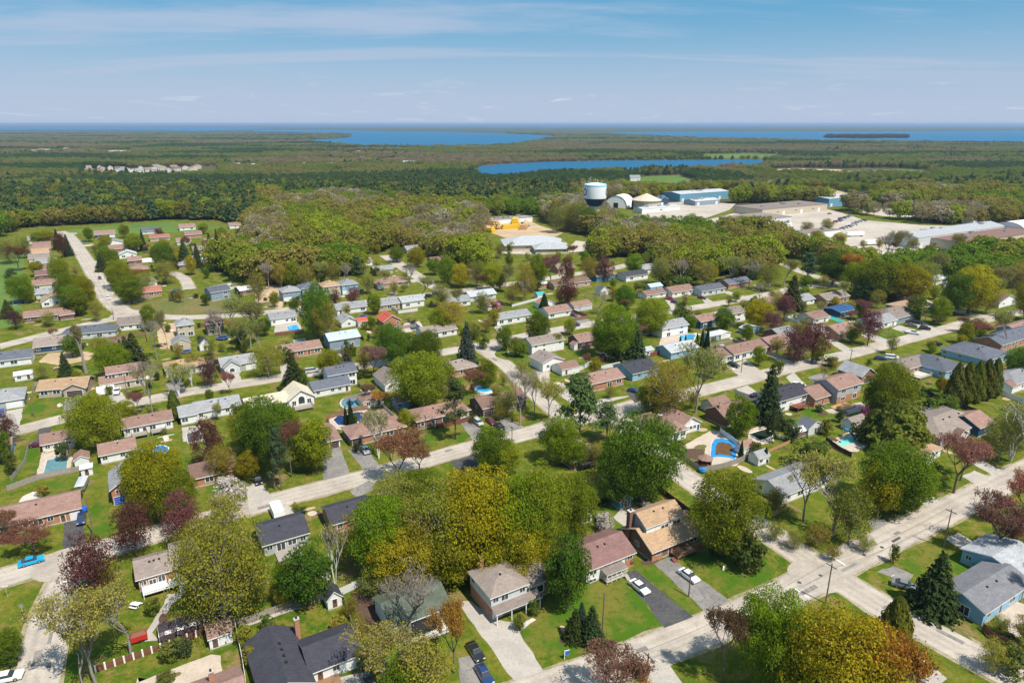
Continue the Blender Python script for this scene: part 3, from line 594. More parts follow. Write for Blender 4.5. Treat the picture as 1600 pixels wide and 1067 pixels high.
    def chimney(s, bk, x, y, top, w=.8, mat='bk', z0=0):
        mb = MB(); mb.box(-w/2,w/2,-w*.4,w*.4,z0,top,0); mb.box(-w/2-.08,w/2+.08,-w*.4-.08,w*.4+.08,top,top+.15,1); mb.box(-.15,.15,-.15,.15,top+.15,top+.5,2)
        ob('chimney', mb.mesh('chimney', [WALL[mat], M['concrete_wall'], M['vent_black']]), bk['roof'], (x,y,0))
    def slab(s, name, x0, x1, y0, y1, z, mat, th=.15, posts=True, rail=0):
        mb = MB(); mb.box(x0,x1,y0,y1,z-th,z)
        if posts:
            for x in (x0+.1,x1-.1):
                for y in (y0+.1,y1-.1): mb.box(x-.07,x+.07,y-.07,y+.07,-.05,z-th)
        o = ob(name, mb.mesh(name, M[mat]), s.root)
        if rail:
            rb = MB()
            for (ax,ay,bx,by) in ((x0,y0,x1,y0),(x0,y0,x0,y1),(x1,y0,x1,y1)):
                n = max(2, int(math.hypot(bx-ax,by-ay)/.4))
                for k in range(n+1): x = ax+(bx-ax)*k/n; y = ay+(by-ay)*k/n; rb.box(x-.03,x+.03,y-.03,y+.03,z,z+rail)
                rb.box(min(ax,bx)-.05,max(ax,bx)+.05,min(ay,by)-.05,max(ay,by)+.05,z+rail-.08,z+rail)
            ob('railing', rb.mesh('railing', M[mat]), o)
        return o
    def steps(s, x0, x1, y, z, mat='concrete'):
        mb = MB(); n = max(2, int(z/.2))
        for k in range(n): mb.box(x0,x1,y-(k+1)*.3,y-k*.3,-.05,z*(1-(k+1)/(n+1)))
        ob('steps', mb.mesh('steps', M[mat]), s.root)
    def awning_posts(s, name, x0, x1, y0, z, mat='trim', n=3):
        for k in range(n):
            mb = MB(); x = x0+(x1-x0)*k/(n-1); mb.box(x-.08,x+.08,y0-.08,y0+.08,-.03,z); ob('post', mb.mesh('post', M[mat]), s.root)

def solve_len(p, ang, rx):
    d = Vector((math.cos(ang), math.sin(ang), 0)); u = (rx-800)/FPX
    # pixel x of p + d*t equals rx
    a = p.x - u*(p.y*CP + CAM_H*SP); b2 = d.x - u*d.y*CP
    return -a/b2
def mk(label, lx, ly, rx, dep, h, roof, rise, wall, rm, pat='', side='', name='house', cat='house', near=None, group=None, ang=T, ov=.45, vents=2, door='door_brown', gar='door_white', chim=None, trim='trim'):
    p = G(lx, ly)
    if isinstance(rx, tuple): q = G(*rx); ang = math.atan2(q.y-p.y, q.x-p.x); Ln = (q-p).length
    else: Ln = solve_len(p, ang, rx)
    if near is None: near = p.y < 300
    hs = House(name, label, cat, p, ang, group, near); bk = hs.block(0, Ln, 0, dep, 0, h, roof, rise, wall, rm, ov, trim=trim)
    if pat: hs.pattern('f', bk, pat, door=door, gar=gar)
    if side: hs.pattern('l', bk, side)
    if vents and roof not in ('f','s'): hs.vents(bk, vents)
    if chim: hs.chimney(bk, Ln*chim[0], dep*chim[1], h+rise+chim[2], mat=chim[3] if len(chim) > 3 else 'bk')
    hs.L = Ln; hs.D = dep; hs.b = bk
    c = p + Vector((math.cos(ang), math.sin(ang), 0))*Ln/2 + Vector((-math.sin(ang), math.cos(ang), 0))*dep/2
    LAND.append((c, label)); hs.c = c
    return hs

# ---- the nearest houses, modelled one by one
q = G(370,1040,2.9) - U*15 - W*9.4
h = House('house', 'pinkish-brown roof cut off by the bottom edge at left', 'house', Vector((q.x,q.y,0))); bk = h.block(0,15,0,9,0,2.9,'g',1.7,'bk','pk'); h.vents(bk,3); h.pattern('b',bk,'wdWw'); h.chimney(bk,11,7,5.6); LAND.append((q+U*7+W*5, h.root['label']))
h = mk('charcoal-roofed house with row of roof vents and pale driveway', 489,1070,563,8,2.7,'g',1.6,'wh','ch','dwG',vents=0)
bk = h.block(-8.0,-.4,-2.4,11.6,0,2.9,'p',1.7,'wh','ch',name='front_wing_wall')
for k in range(4): ob('vent', VENT, bk['roof'], (-3.4, 2+k*1.6, 2.9+1.55+.2))
h.pattern('f',bk,'ww'); h.pattern('l',bk,'w.w.'); h.chimney(bk,.2,9.5,6.2)
h.slab('porch',.2,4.2,-2.6,-.05,.5,'wood',posts=False); h.steps(1,3,-2.6,.5,'wood')
h = mk('green-roofed white bungalow behind the bare tree', 614,1002,703,9,3.1,'g',1.8,'wh','gn','.WwdW',vents=1, chim=(.66,.75,.9))
h.slab('porch_roof',2.2,8.4,-2.6,-.1,2.5,'vent_black',posts=True); h.slab('porch',1.5,10,-3.2,-.03,.45,'stone_pale',posts=False,rail=.9)
h = mk('two-storey grey-brown-roofed house with carport and brick base', 768,969,823,8.3,2.7,'','', 'bk','tp','.W.') if False else None
p0 = G(768,969); h = House('house','two-storey house with brick base, lilac siding and grey-brown hip roof','house',p0); LN = solve_len(p0,T,822)
bk = h.block(0,LN,0,8.4,0,2.6,None,0,'bk','tp'); b2k = h.block(-.06,LN+.06,-.06,8.46,2.6,2.7,'h',1.7,'lg','tp',name='upper_wall'); h.vents(b2k,1)
h.pattern('f',b2k,'wW.w'); h.pattern('f',bk,'GWd'); h.pattern('l',b2k,'..w'); h.chimney(b2k,2.2,8.0,8.2)
bb = h.block(LN+.04,LN+5.6,1.0,9.4,0,3.6,'g',1.6,'bk','tp',name='side_wing_wall'); h.vents(bb,1); h.win('f',bb,2.9,1.1,3.6,1.8); h.win('f',bb,3.6,.3,1.4,.6)
h.box_roof(0,LN+2.2,-1.9,-.12,2.55,'s',.5,'tp',.2); h.awning_posts('post',.2,LN+2,-1.8,2.5,n=4)
LAND.append((p0+U*6+W*4, h.root['label']))
h = mk('maroon-roofed house with white porch and orange brick corner', 916,914,989,9.2,3.5,'g',1.9,'wh','mr','',vents=2)
mb = MB(); mb.box(h.L-2.3,h.L+.03,-.04,1.2,0,3.45); ob('brick_corner', mb.mesh('brick_corner', WALL['bk']), h.root)
h.win('f',h.b,1.6,1.9,1.9,1.2); h.win('f',h.b,5.0,2.3,1.8,.9); h.win('f',h.b,7.2,2.3,1.5,.9); h.win('f',h.b,1.6,.35,1.8,.6); o = h.win('f',h.b,h.L-1.1,2.2,1.5,.9); o.location.y = -.05; h.put(DOORS['door_brown'],'door','f',h.b,8.2,.2,1.1,2.1)
h.box_roof(3.6,8.6,-2.0,-.1,2.2,'s',.35,'tp',.2); h.awning_posts('post',3.7,8.5,-1.9,2.2,n=5); h.slab('porch',3.5,8.8,-2.2,-.03,.7,'stone_pale',posts=False,rail=.9); h.steps(8.0,8.8,-2.2,.7)
h = mk('tan-roofed brick house with upper storey and tall brick chimney', 1018,878,1091,9.5,2.9,'g',2.2,'db','tn','wd.W',side='.w.',vents=0, ov=.7)
bk = h.block(.9,h.L-2.3,3.2,9.3,3.0,3.4,'g',1.5,'gy','tn',name='upper_wall'); h.pattern('f',bk,'.WW'); h.vents(bk,2); h.pattern('l',bk,'.w')
fm = MB(); fm.box(.9,h.L-2.3,3.12,3.19,3.9,6.35); ob('front_siding', fm.mesh('front_siding', WALL['wh']), h.root)
for o in [c for c in h.root.children if c.name.startswith('window') and c.location.z > 4 and abs(c.location.y-3.2) < .01]: o.location.y -= .09
h.chimney(bk,.1,7.5,8.3,1.3,'db')
fm = MB(); fm.box(.0,2.9,-.05,.0,.0,2.7); ob('brick_front', fm.mesh('brick_front', WALL['bk']), h.root)
h.slab('deck',5,10.6,-2.6,-.05,.8,'wood',rail=.9,posts=True); h.steps(3.9,5,-1.6,.8,'wood_red')
h = mk('grey-brown roofed house among trees on the cross street', 897,735,936,10,2.8,'h',1.8,'db','tp','WD',vents=1); h.slab('patio_roof',1,5,-2.5,-.1,2.4,'wood_dark')
h = mk('dark-roofed bungalow half hidden behind the olive tree', 414,869,483,9,2.8,'g',1.7,'gy','ch','wDWw',vents=1); h.slab('deck',2,7,-4,-.05,.4,'wood_grey',posts=False)
h = mk('dark-roofed house tucked behind yellow-green trees', 521,835,586,8.2,2.7,'g',1.6,'bk','ch','wWd',vents=1); h.slab('porch',4,8,-2.2,-.05,.4,'concrete',posts=False)
h = mk('taupe-roofed brick house with white raised deck and stairs', 219,925,276,7.4,3.1,'g',1.5,'bk','tp','wDW.',vents=3)
bk = h.block(h.L+.03,h.L+4.2,.8,9,0,3.4,'g',1.5,'wh','tp',name='side_wing_wall'); h.win('f',bk,1.6,.6,2.2,2)
h.slab('deck',.5,8.2,-3.0,-.05,1.1,'fence_white',rail=.9); h.steps(6.8,8.0,-3.0,1.1,'fence_white')
q = G(1533,978) + U*16.8
h = mk('blue house with grey roof behind the big spruce', 1533,978,P(q.x,q.y)[0],7.9,3.0,'g',1.3,'lb','mg','wdWw',vents=2)
h.win('l',h.b,5.2,.3,1.9,2.1); h.win('l',h.b,3.2,.3,1.9,2.1)
bk = h.block(16.9,27,1.5,12.5,0,3.1,'g',1.4,'lb','lg',name='garage_wall'); h.pattern('l',bk,'...w')
h = mk('grey-roofed bungalow behind the bare corner trees', 1222,789,1293,9,2.7,'g',1.7,'wh','gy','wW.w',side='ww',vents=1)
# ---- white house with the blue covered pool
p0 = G(1054,690); h = House('house','white hip-roofed house beside the blue covered pool','house',p0)
bk = h.block(-1,4.4,0,9,0,3.4,'h',1.9,'wh','pk'); h.pattern('f',bk,'WW'); h.win('f',bk,1.4,.3,1.3,.6); h.win('f',bk,4,.3,1.3,.6); h.chimney(bk,-.6,6,6.3,1.1,'db'); h.vents(bk,1)
bk2 = h.block(4.45,12,2,12,0,2.9,'p',2.0,'wh','pk',name='side_wing_wall'); h.pattern('f',bk2,'wwwwd',door='door_blue'); h.vents(bk2,2); h.block(-2,4,9.05,15,0,2.8,'h',1.6,'wh','pk',name='rear_wing_wall')
LAND.append((p0+U*5+W*6, h.root['label']))
h = mk('dark brick house with big chimney beyond the white pool house', 1132,668,1168,8,3.2,'g',1.9,'db','pk','wW',vents=1,chim=(.05,.4,1.2,'bk')); bk = h.block(4,11,8.1,14,0,2.8,'g',1.5,'wh','pk',name='rear_wing_wall')
h = mk('pink-roofed two-storey with grey gable and brick lower wing', 1306,632,1343,9,5.3,'g',1.8,'gy','pk','WW/WD',vents=1)
fm = MB(); fm.box(0,h.L,-.05,0,0,2.5); ob('brick_front', fm.mesh('brick_front', WALL['bk']), h.root)
for o in [c for c in h.root.children if c.name.startswith('window') and c.location.z < 2.4]: o.location.y -= .05
bk = h.block(-8.5,-.05,2,11,0,3.0,'g',1.9,'bk','pk',name='side_wing_wall'); h.pattern('f',bk,'wdw'); h.pattern('l',bk,'.w.'); h.slab('deck',-4,4,-4.5,-.6,.3,'wood_tan',posts=False)
h = mk('dark slate and white house with brown deck near the tall spruce', 1215,646,1262,8.4,4.2,'g',1.7,'wh','ch','W.D/w.w',vents=2); h.slab('deck',5.6,11,-3.2,-.05,1.6,'wood_red',rail=1)
h = mk('grey-gabled house behind the leafy green tree', 1344,602,1365,9,3.3,'p',2.2,'db','gy','w.',vents=0)
h = mk('taupe hip-roofed house with skylight bump facing right street', 1468,699,1538,13,2.8,'h',2.5,'gy','tp','wwGW',vents=3); bk = h.block(6,11,-1.5,-.05,0,2.6,'p',1.2,'wh','br',name='front_bay_wall'); h.win('f',bk,2.4,.8,2,1.2)
h = mk('navy-walled garage house with salmon roof', 1527,684,1549,9,3.2,'g',1.9,'nb','pk','w',vents=0)
h = mk('tan-roofed house with white front gable beside grey-brown roof', 1434,728,1468,12,2.8,'h',2.1,'wh','tn','.W',vents=2); bk = h.block(.6,5,-1.2,-.04,0,2.7,'p',1.4,'wh','tn',name='front_bay_wall'); h.win('f',bk,2.2,.7,2.4,1.4)
h = mk('tan-roofed brick house with large pale deck', 1410,590,1449,8,2.9,'g',1.7,'bk','tp','DWw',vents=2); h.slab('deck',2.5,10,-5,-.05,.8,'stone_pale',rail=.8)
h = mk('slate hip-roofed pale blue house left of its twin', 1475,593,1506,16,3.0,'h',2.5,'lb','sl','wW',side='w...w',vents=3)
h = mk('slate hip-roofed blue-grey house right of its twin', 1541,575,1577,17,3.0,'h',2.7,'lb','sl','wD',side='w..w.w',vents=3)
h = mk('slate-roofed orange brick house with white columns at right edge', 1562,551,1622,10,3.2,'g',2.0,'bk','sl','wWdWw',vents=3); h.awning_posts('post',1,12,-.6,3.0,n=6)
# ---- left half, between the two long streets
h = mk('long pink-roofed brick bungalow with white garage at left edge', -48,852,128,9.4,2.9,'g',1.7,'bk','pk','wWw.wWwdG',vents=2)
h = mk('grey-gabled brick house with blue garage door', 178,790,222,10,4.3,'p',1.7,'bk','gy','ww/G.',vents=1,gar='door_blue')
h = mk('pink-roofed white house with blue awning', 159,726,214,7.4,2.8,'g',1.5,'wh','pk','w.wD',vents=1,chim=(.5,.45,.3,'lg')); h.slab('awning',7.5,10.5,-2.2,-.05,2.3,'plastic_blue')
h = mk('brown-roofed brick house with bay window by magnolia', 303,763,370,8.4,2.7,'g',1.7,'bk','br','.Ww.',vents=0)
h = mk('pink-roofed cream house with teal covered pool', 68,708,117,6.4,2.7,'g',1.5,'cr','pk','wDw',vents=2)
h = mk('long pink-roofed white house with back decks', 195,684,271,7.2,3.0,'g',1.5,'wh','pk','wWdW.w',vents=2); h.slab('deck',2,6,-3,-.05,1.0,'wood_grey',rail=.8); h.slab('deck',7,11,-3,-.05,1.0,'wood_grey',rail=.8)
h = mk('grey-roofed white house beside the dark sports court', 284,665,309,8.4,3.0,'g',1.6,'wh','gy','W.',vents=0); bk = h.block(h.L+.03,h.L+13,1.2,9,0,2.9,'g',1.7,'wh','gy',name='side_wing_wall'); h.pattern('f',bk,'w.wwD'); h.vents(bk,4)
h = mk('grey hip-roofed house with white garage at left edge', -22,645,39,11,3.0,'h',2.2,'gy','gy','.G',vents=1)
h = mk('orange-tan-roofed bungalow with open double garage', 61,622,(137,615),9,2.8,'g',1.8,'tb','tn','WWw.',vents=2); bk = h.block(h.L-6.6,h.L+.02,-1.6,-.04,0,2.8,'p',1.5,'tb','tn',name='garage_wall'); h.put(GAR['door_dark'],'garage_door','f',bk,3.3,.03,5,2.2)
h = mk('two-storey pink-roofed house with white van outside', 159,613,227,8.5,2.7,'g',1.3,'be','pk','G.dW',vents=0); bk = h.block(2.4,h.L-.5,2.6,8,2.8,2.6,'g',1.4,'be','pk',name='upper_wall'); h.pattern('f',bk,'WwWw'); h.vents(bk,2)
h = mk('tan hip-roofed bungalow left of crimson tree', 261,590,322,9,2.8,'h',1.8,'wh','tn','w.WdG',vents=2)
h = mk('grey-gabled house with arched entrance', 348,585,401,9,3.0,'g',1.8,'gy','gy','WdG',vents=1); bk = h.block(.5,6,-1.8,-.05,0,3.2,'p',1.8,'lg','gy',name='front_wing_wall'); h.win('f',bk,2.7,.8,2.2,1.8,True)
h = mk('cream-roofed house with arched white gable window', 388,652,452,9,2.9,'g',1.6,'wh','cr','w.wW',vents=2); bk = h.block(h.L+.03,h.L+8,-.5,8.5,0,3.3,'p',2.4,'wh','cr',name='side_wing_wall'); h.win('f',bk,4,1.0,2.6,3.2,True); h.win('f',bk,1.6,1.0,1.4,1.8); h.win('f',bk,6.4,1.0,1.4,1.8); h.slab('deck',h.L+1,h.L+7,-4,-.6,.8,'wood_grey',rail=.8)
h = mk('slate-roofed white split-level with round covered pool', 492,622,548,7.5,2.8,'g',1.5,'wh','sl','w.wwd',vents=0); bk = h.block(6.5,h.L+4,5,12,0,5.2,'g',1.6,'wh','sl',name='upper_wall'); h.pattern('f',bk,'.wW/..D'); h.vents(bk,3)
h = mk('grey-brown-roofed white house hidden left of big maple', 602,613,636,11,3.0,'p',2.0,'wh','tp','wW',vents=1)
h = mk('pink-roofed carport house with kidney-shaped navy pool', 550,698,634,8.6,2.7,'h',1.6,'bk','pk','G.wWd',vents=1,gar='door_dark'); bk = h.block(8,15,8.65,15,0,2.7,'h',1.5,'wh','pk',name='rear_wing_wall')
h = mk('brown brick bungalow with white arched windows', 652,672,734,9,2.9,'h',1.8,'db','pk','aaa.G',vents=2)
h = mk('brown-roofed dark brick house with stone steps', 755,652,822,9.2,3.0,'g',1.8,'db','br','gWdWw',side='.w.',vents=0,gar='door_dark'); h.steps(5,8,-.1,.6,'stone_pale')
h = mk('narrow red-roofed carport left of wide grey driveway', 514,702,532,12,2.5,'g',1.0,'wh','pk','g',vents=0,gar='door_dark')
h = mk('salmon-roofed house cut by the left edge', -28,726,20,8.5,2.9,'g',1.6,'lb','pk','wWw',vents=1)
# ---- rows further back: label, lx, ly, rx, depth, h, roof, rise, wall, roofcol, pattern
ROWS = [
 ('slate-roofed white house by the curving road at left', -22,578,(50,569),9,2.9,'g',1.8,'wh','sl','wwW.'),
 ('navy-walled house with taupe roof and white porch', 55,553,(116,546),9.5,2.8,'g',2.1,'nb','tp','w.w.D'),
 ('slate hip-roofed grey house behind the poplar', 98,533,(181,526),9,2.8,'h',2.0,'lg','sl','wWwDw'),
 ('taupe-roofed white house at bend of the road', 186,518,(224,514),10,2.8,'g',2.0,'wh','tp','wwD'),
 ('tall beige two-storey house by sandy lot', 279,528,305,7.5,5.4,'h',2.0,'be','gy','ww/WD'),
 ('brown stone two-storey house among bare trees', 325,524,351,7.5,5.2,'h',2.0,'st','br','ww/Ww'),
 ('pink-roofed brick ranch behind the curved hedge', 39,505,(98,499),8,2.7,'g',1.7,'db','pk','ww.W'),
 ('salmon-roofed garage at the end of curved hedge', 95,501,(117,498),7,2.5,'g',1.4,'db','pk','.'),
 ('tan-roofed house with white gable below solar cover', 66,481,98,10,3.0,'p',2.2,'wh','tn','Ww'),
 ('grey-roofed house above the tan-roofed gable', 57,468,93,8,2.8,'g',1.8,'lg','gy','wW'),
 ('cream house with pink roof by parked dark car', 53,455,91,8,3.2,'g',1.8,'cr','pk','W.w'),
 ('dark pink roof second of the left row', 57,438,90,8,2.8,'g',1.9,'db','mr','ww'),
 ('red-brown roof third of the left row', 58,429,90,8,2.8,'g',1.9,'bk','pk','wW'),
 ('slate-blue roof fourth of the left row', 57,419,90,8,2.8,'g',1.9,'wh','gy','ww'),
 ('cream gable house fifth of the left row', 46,411,78,8,2.8,'g',2.0,'cr','tp','wW'),
 ('beige roof sixth of the left row', 42,403,77,8,2.8,'g',2.0,'cr','tn','ww'),
 ('pink roof seventh of the left row', 42,397,80,8,2.8,'g',1.8,'bk','pk','wW'),
 ('pink gable eighth of the left row', 52,391,80,8,2.8,'g',2.0,'wh','pk','ww'),
 ('grey roof at far end of left row', 45,382,76,9,3.0,'g',2.2,'lg','gy','ww'),
 ('slate-gabled house at far end of straight road', 149,373,181,9,3.0,'g',2.2,'nb','pk','wWG'),
 ('white-gabled grey roof second along the straight road', 164,386,193,9,2.8,'p',2.0,'wh','gy','wG'),
 ('pink twin-gabled house with pale curved driveway', 172,396,216,9,2.8,'g',2.0,'bk','pk','wWG'),
 ('white house with pale gable under pink twin gables', 187,405,214,8,2.8,'p',2.0,'wh','lg','Ww'),
 ('small pink roof beside the long white vehicle', 201,414,222,8,2.6,'g',1.7,'db','pk','w'),
 ('salmon hip roof behind orange shrubs', 202,429,233,9,2.7,'h',1.9,'bk','pk','wW'),
 ('white-gabled grey-brown house by rusty red roof', 212,451,246,9,2.9,'p',2.2,'wh','tp','WG'),
 ('rusty red-roofed brick house facing the dry meadow', 221,466,253,9,2.9,'g',1.8,'bk','ru','wWw'),
 ('long rust-roofed house near the green field', 235,378,266,8,3.0,'g',1.6,'tb','ru','wWw'),
 ('pink-roofed house in the far left cluster', 277,384,299,8,3.0,'g',1.8,'cr','pk','wW'),
 ('wide salmon roof behind the far left cluster', 290,373,316,9,2.8,'g',1.9,'bk','pk','ww'),
 ('tan brick gable house beside dark spruces', 303,399,331,8,3.4,'g',2.0,'tb','tp','.W'),
 ('grey-roofed house with pale driveway among spruces', 280,421,306,9,2.7,'h',1.9,'db','gy','wG'),
 ('white gable house right of the spruces', 304,412,322,8,3.4,'p',1.8,'wh','lg','w'),
 ('slate roof right of the white gable', 321,412,343,8,2.9,'g',1.7,'db','sl','ww'),
 ('slate two-level house inside a cream fence', 331,471,(361,466),9,4.6,'g',1.9,'gb','sl','wW/wD'),
 ('long pale-roofed brick shed right of cream fence', 376,462,(402,458),8,2.6,'g',1.2,'db','wh','w.'),
 ('small pink-roofed white house below bare hillside trees', 359,358,377,8,3,'g',1.8,'wh','pk','w'),
 ('slate roof beyond the spruce by green field', 222,367,247,8,2.8,'g',2,'lg','sl','ww'),
 ('pale pink roof at the edge of green field', 281,361,306,9,2.8,'g',2,'wh','pk','wW'),
 ('grey low roof partly hidden behind green tree', 322,385,356,8,2.8,'g',1.8,'gb','gy','wW'),
 ('grey two-storey first of the row by sandy lot', 443,472,471,9,5.2,'h',2.0,'gb','gy','ww/Gd'),
 ('blue-grey two-storey second of the row by sandy lot', 473,466,499,9,5.2,'h',2.0,'gb','sl','ww/Gd'),
 ('tan-roofed two-storey third of the row by sandy lot', 506,464,533,9,5.4,'h',2.2,'be','tn','ww/Gd'),
 ('grey-teal two-storey fourth of the row by sandy lot', 535,461,561,9,5.4,'h',2.2,'lb','gy','ww/Gd'),
 ('pink hip-roofed house with long low brown wing', 590,452,(640,446),9,2.8,'h',2,'tb','pk','G.dWW'),
 ('grey-roofed white house with aqua pool', 424,510,464,8,3.4,'g',1.5,'wh','gy','w.wW'),
 ('grey low house behind the dark red saplings', 527,493,573,8,2.8,'g',1.7,'wh','gy','dW.W'),
 ('grey-roofed brick house right of small green tree', 592,487,626,8,3,'g',1.6,'tb','gy','wWd'),
 ('pale-roofed white house with orange deck', 629,483,663,8,3.4,'g',1.6,'wh','lg','Ww'),
 ('bright red-roofed brick cottage', 600,513,626,9,3.0,'p',2.2,'bk','rd','w.w'),
 ('small grey gable behind pale blue roof', 534,513,558,8,2.7,'p',1.8,'wh','gy','w'),
 ('pale blue-roofed slate-walled house with black driveway', 516,548,563,9,4.2,'g',1.7,'gb','pb','.ww/.d'),
 ('pink-roofed orange brick house with rooftop-level pool behind', 436,563,503,8,2.8,'g',1.7,'bk','pk','G.WdW'),
 ('grey-brown low white bungalow right of navy pool', 662,532,714,8,2.9,'g',1.6,'wh','tp','wDWw'),
 ('grey-brown hip-roofed house left of tall blue spruce', 700,592,746,9,2.9,'h',2.0,'bk','tp','wWw'),
 ('grey-roofed white split-level by corner lawn', 777,510,829,8.5,3.2,'g',1.5,'wh','gy','WWwd'),
 ('pink-roofed white house with maroon car beside', 857,499,892,8.5,2.8,'g',1.8,'wh','pk','W.w'),
 ('white two-level house with taupe roof at island corner', 831,556,881,8,4.4,'g',1.6,'wh','tp','ww.w/.d..'),
 ('white house behind twin, below island corner', 848,582,880,9,3.6,'p',1.6,'wh','tp','ww'),
 ('long pink-brown-roofed orange brick bungalow with white porch', 914,615,974,9,3.0,'g',1.6,'bk','pk','w.DW'),
 ('charcoal-roofed blue house with blue corner', 988,596,1028,11,2.9,'g',1.8,'lb','ch','wd'),
 ('small dark brick house beside the giant maple', 905,547,930,8,3.4,'g',1.8,'db','pk','w.'),
 ('grey-roofed white house with wood deck and oval pool', 1034,529,1074,8,4.2,'g',1.8,'wh','gy','ww/DW'),
 ('salmon-roofed navy and white house above cypress row', 1094,515,1122,8,3.6,'g',1.6,'nb','pk','WW/DW'),
 ('long salmon-roofed row house left section', 1118,571,1146,9,2.7,'g',1.5,'wh','pk','wW'),
 ('long salmon-roofed row house right section', 1146,566,1198,9,3.2,'g',1.7,'wh','pk','WWwWd'),
 ('salmon-roofed brick house left of dark crimson trees', 1203,551,1236,9,3.0,'g',1.7,'bk','pk','WWd'),
 ('salmon-roofed white house with bright red truck', 1050,466,1084,9,3.0,'g',1.8,'wh','pk','wWw'),
 ('slate-roofed pale blue bungalow with square lawn', 1096,464,1132,9,3.0,'g',1.7,'lg','sl','wWdW'),
 ('dark slate-roofed brick house under bare trees', 1138,452,1172,8,2.8,'g',1.6,'bk','sl','wWw'),
 ('long low salmon roof left of red truck', 1010,469,1041,7,2.6,'g',1.3,'wh','pk','ww'),
 ('charcoal-roofed white house near the curving back road', 978,441,1012,9,3.2,'g',1.7,'wh','ch','Ww'),
 ('grey-roofed white house behind charcoal roof', 1004,429,1030,9,3.0,'g',1.8,'wh','gy','ww'),
 ('tan-roofed house with bright blue gable', 932,441,963,9,3.4,'g',2.0,'bl','tn','ww'),
 ('white-roofed brick house behind leaning bare trees', 816,456,855,8,3.0,'g',1.6,'bk','wh','wWw'),
 ('long pinkish low house behind dark crimson tree', 866,454,922,8,2.8,'g',1.4,'tb','br','wWdW'),
 ('grey-roofed pale blue house behind big bare maple', 1048,562,1090,9,2.8,'g',1.6,'lb','lg','ww'),
 ('taupe two-level white house between green trees', 1143,505,1164,9,4.4,'g',1.6,'wh','tp','W/W'),
 ('salmon roof right of the bushy green tree', 1202,483,1228,9,2.8,'g',1.7,'gy','pk','ww'),
 ('dark grey brick garage beside crimson trees', 1217,534,1242,8,2.8,'g',1.6,'db','gy','w'),
 ('pink-roofed white bungalow behind teal covered pool', 1270,508,1294,9,2.8,'g',1.7,'wh','pk','wd'),
 ('pink-roofed brick house with grey gable end', 1309,532,1338,10,3.0,'g',2.0,'bk','pk','WdW'),
 ('small grey-roofed white house behind crimson crowns', 1276,532,1296,9,2.9,'g',1.7,'wh','gy','w'),
 ('light grey-roofed white house behind crimson lollipop tree', 1366,517,1400,9,2.9,'g',1.8,'wh','gy','wWd'),
 ('wide taupe hip-roofed house by three parked cars', 1392,509,1438,13,3.0,'h',2.6,'gb','tp','wG'),
 ('orange-tan roofed blue-grey house', 1424,494,1460,13,3.0,'h',2.6,'gb','tn','wW'),
 ('tan-roofed brick house below the junction maples', 1290,478,1326,9,3.0,'g',1.9,'bk','tp','W.D'),
 ('navy flat-roofed garage in the right block', 1312,497,1338,9,2.8,'g',.8,'nb','bl','ww'),
 ('pale grey-roofed white house right of spruce', 1245,480,1272,9,2.8,'g',1.7,'wh','gy','w.w'),
 ('taupe-roofed house by far right woods', 1530,481,1560,9,3.4,'g',2.2,'lg','tp','wW'),
 ('brown-gabled white house at far right woods', 1560,482,1588,9,3.2,'p',2.2,'wh','br','ww'),
 ('brick-walled brown roof at end of mid road', 676,418,702,8,3.6,'g',2,'bk','br','wW'),
 ('salmon low roof right of the mid road', 726,434,748,8,2.8,'g',1.5,'bk','pk','w'),
 ('small grey-roofed house at top of mid road', 636,397,656,8,3,'g',1.8,'gy','gy','w'),
 ('white gable peeking from woods near mid road', 556,400,569,8,3.4,'p',2,'wh','gy','w'),
 ('pale house left of mid road behind trees', 552,418,582,8,2.9,'g',1.6,'wh','tp','w.w'),
 ('pale roof between trees left of mid road', 586,430,614,8,2.8,'g',1.5,'gy','gy','ww'),
 ('brick house with grey roof near the central hall', 872,428,897,8,3.2,'g',1.8,'bk','tp','wW'),
 ('salmon house at the right edge by slate roofs', 1590,530,1630,9,3,'g',1.6,'lb','pk','ww'),
 ('grey roof under yellow-green maples at right', 1400,470,1428,8,2.8,'g',1.8,'db','gy','w'),
 ('white low building under right maples', 1432,452,1480,7,3,'g',1.4,'wh','wh','w.w'),
 ('grey house half hidden left of pink shrub', 700,482,735,8,2.8,'g',1.6,'wh','gy','wW'),
 ('salmon cottage right of the pink flowering shrub', 762,486,780,7,2.6,'g',1.4,'cr','pk','w'),
 ('white-roofed bungalow amid bare trees near pink shrub', 735,472,775,8,2.8,'g',1.6,'lg','lg','w.w'),
 ('blue-grey hip-roofed house at far right roadside', 1584,612,1640,9,2.9,'h',1.8,'lg','gy','wW'),
 ('charcoal roof half hidden below the spruce row', 172,548,205,7,2.6,'h',1.4,'st','br','w'),
]
for row in ROWS: mk(*row)
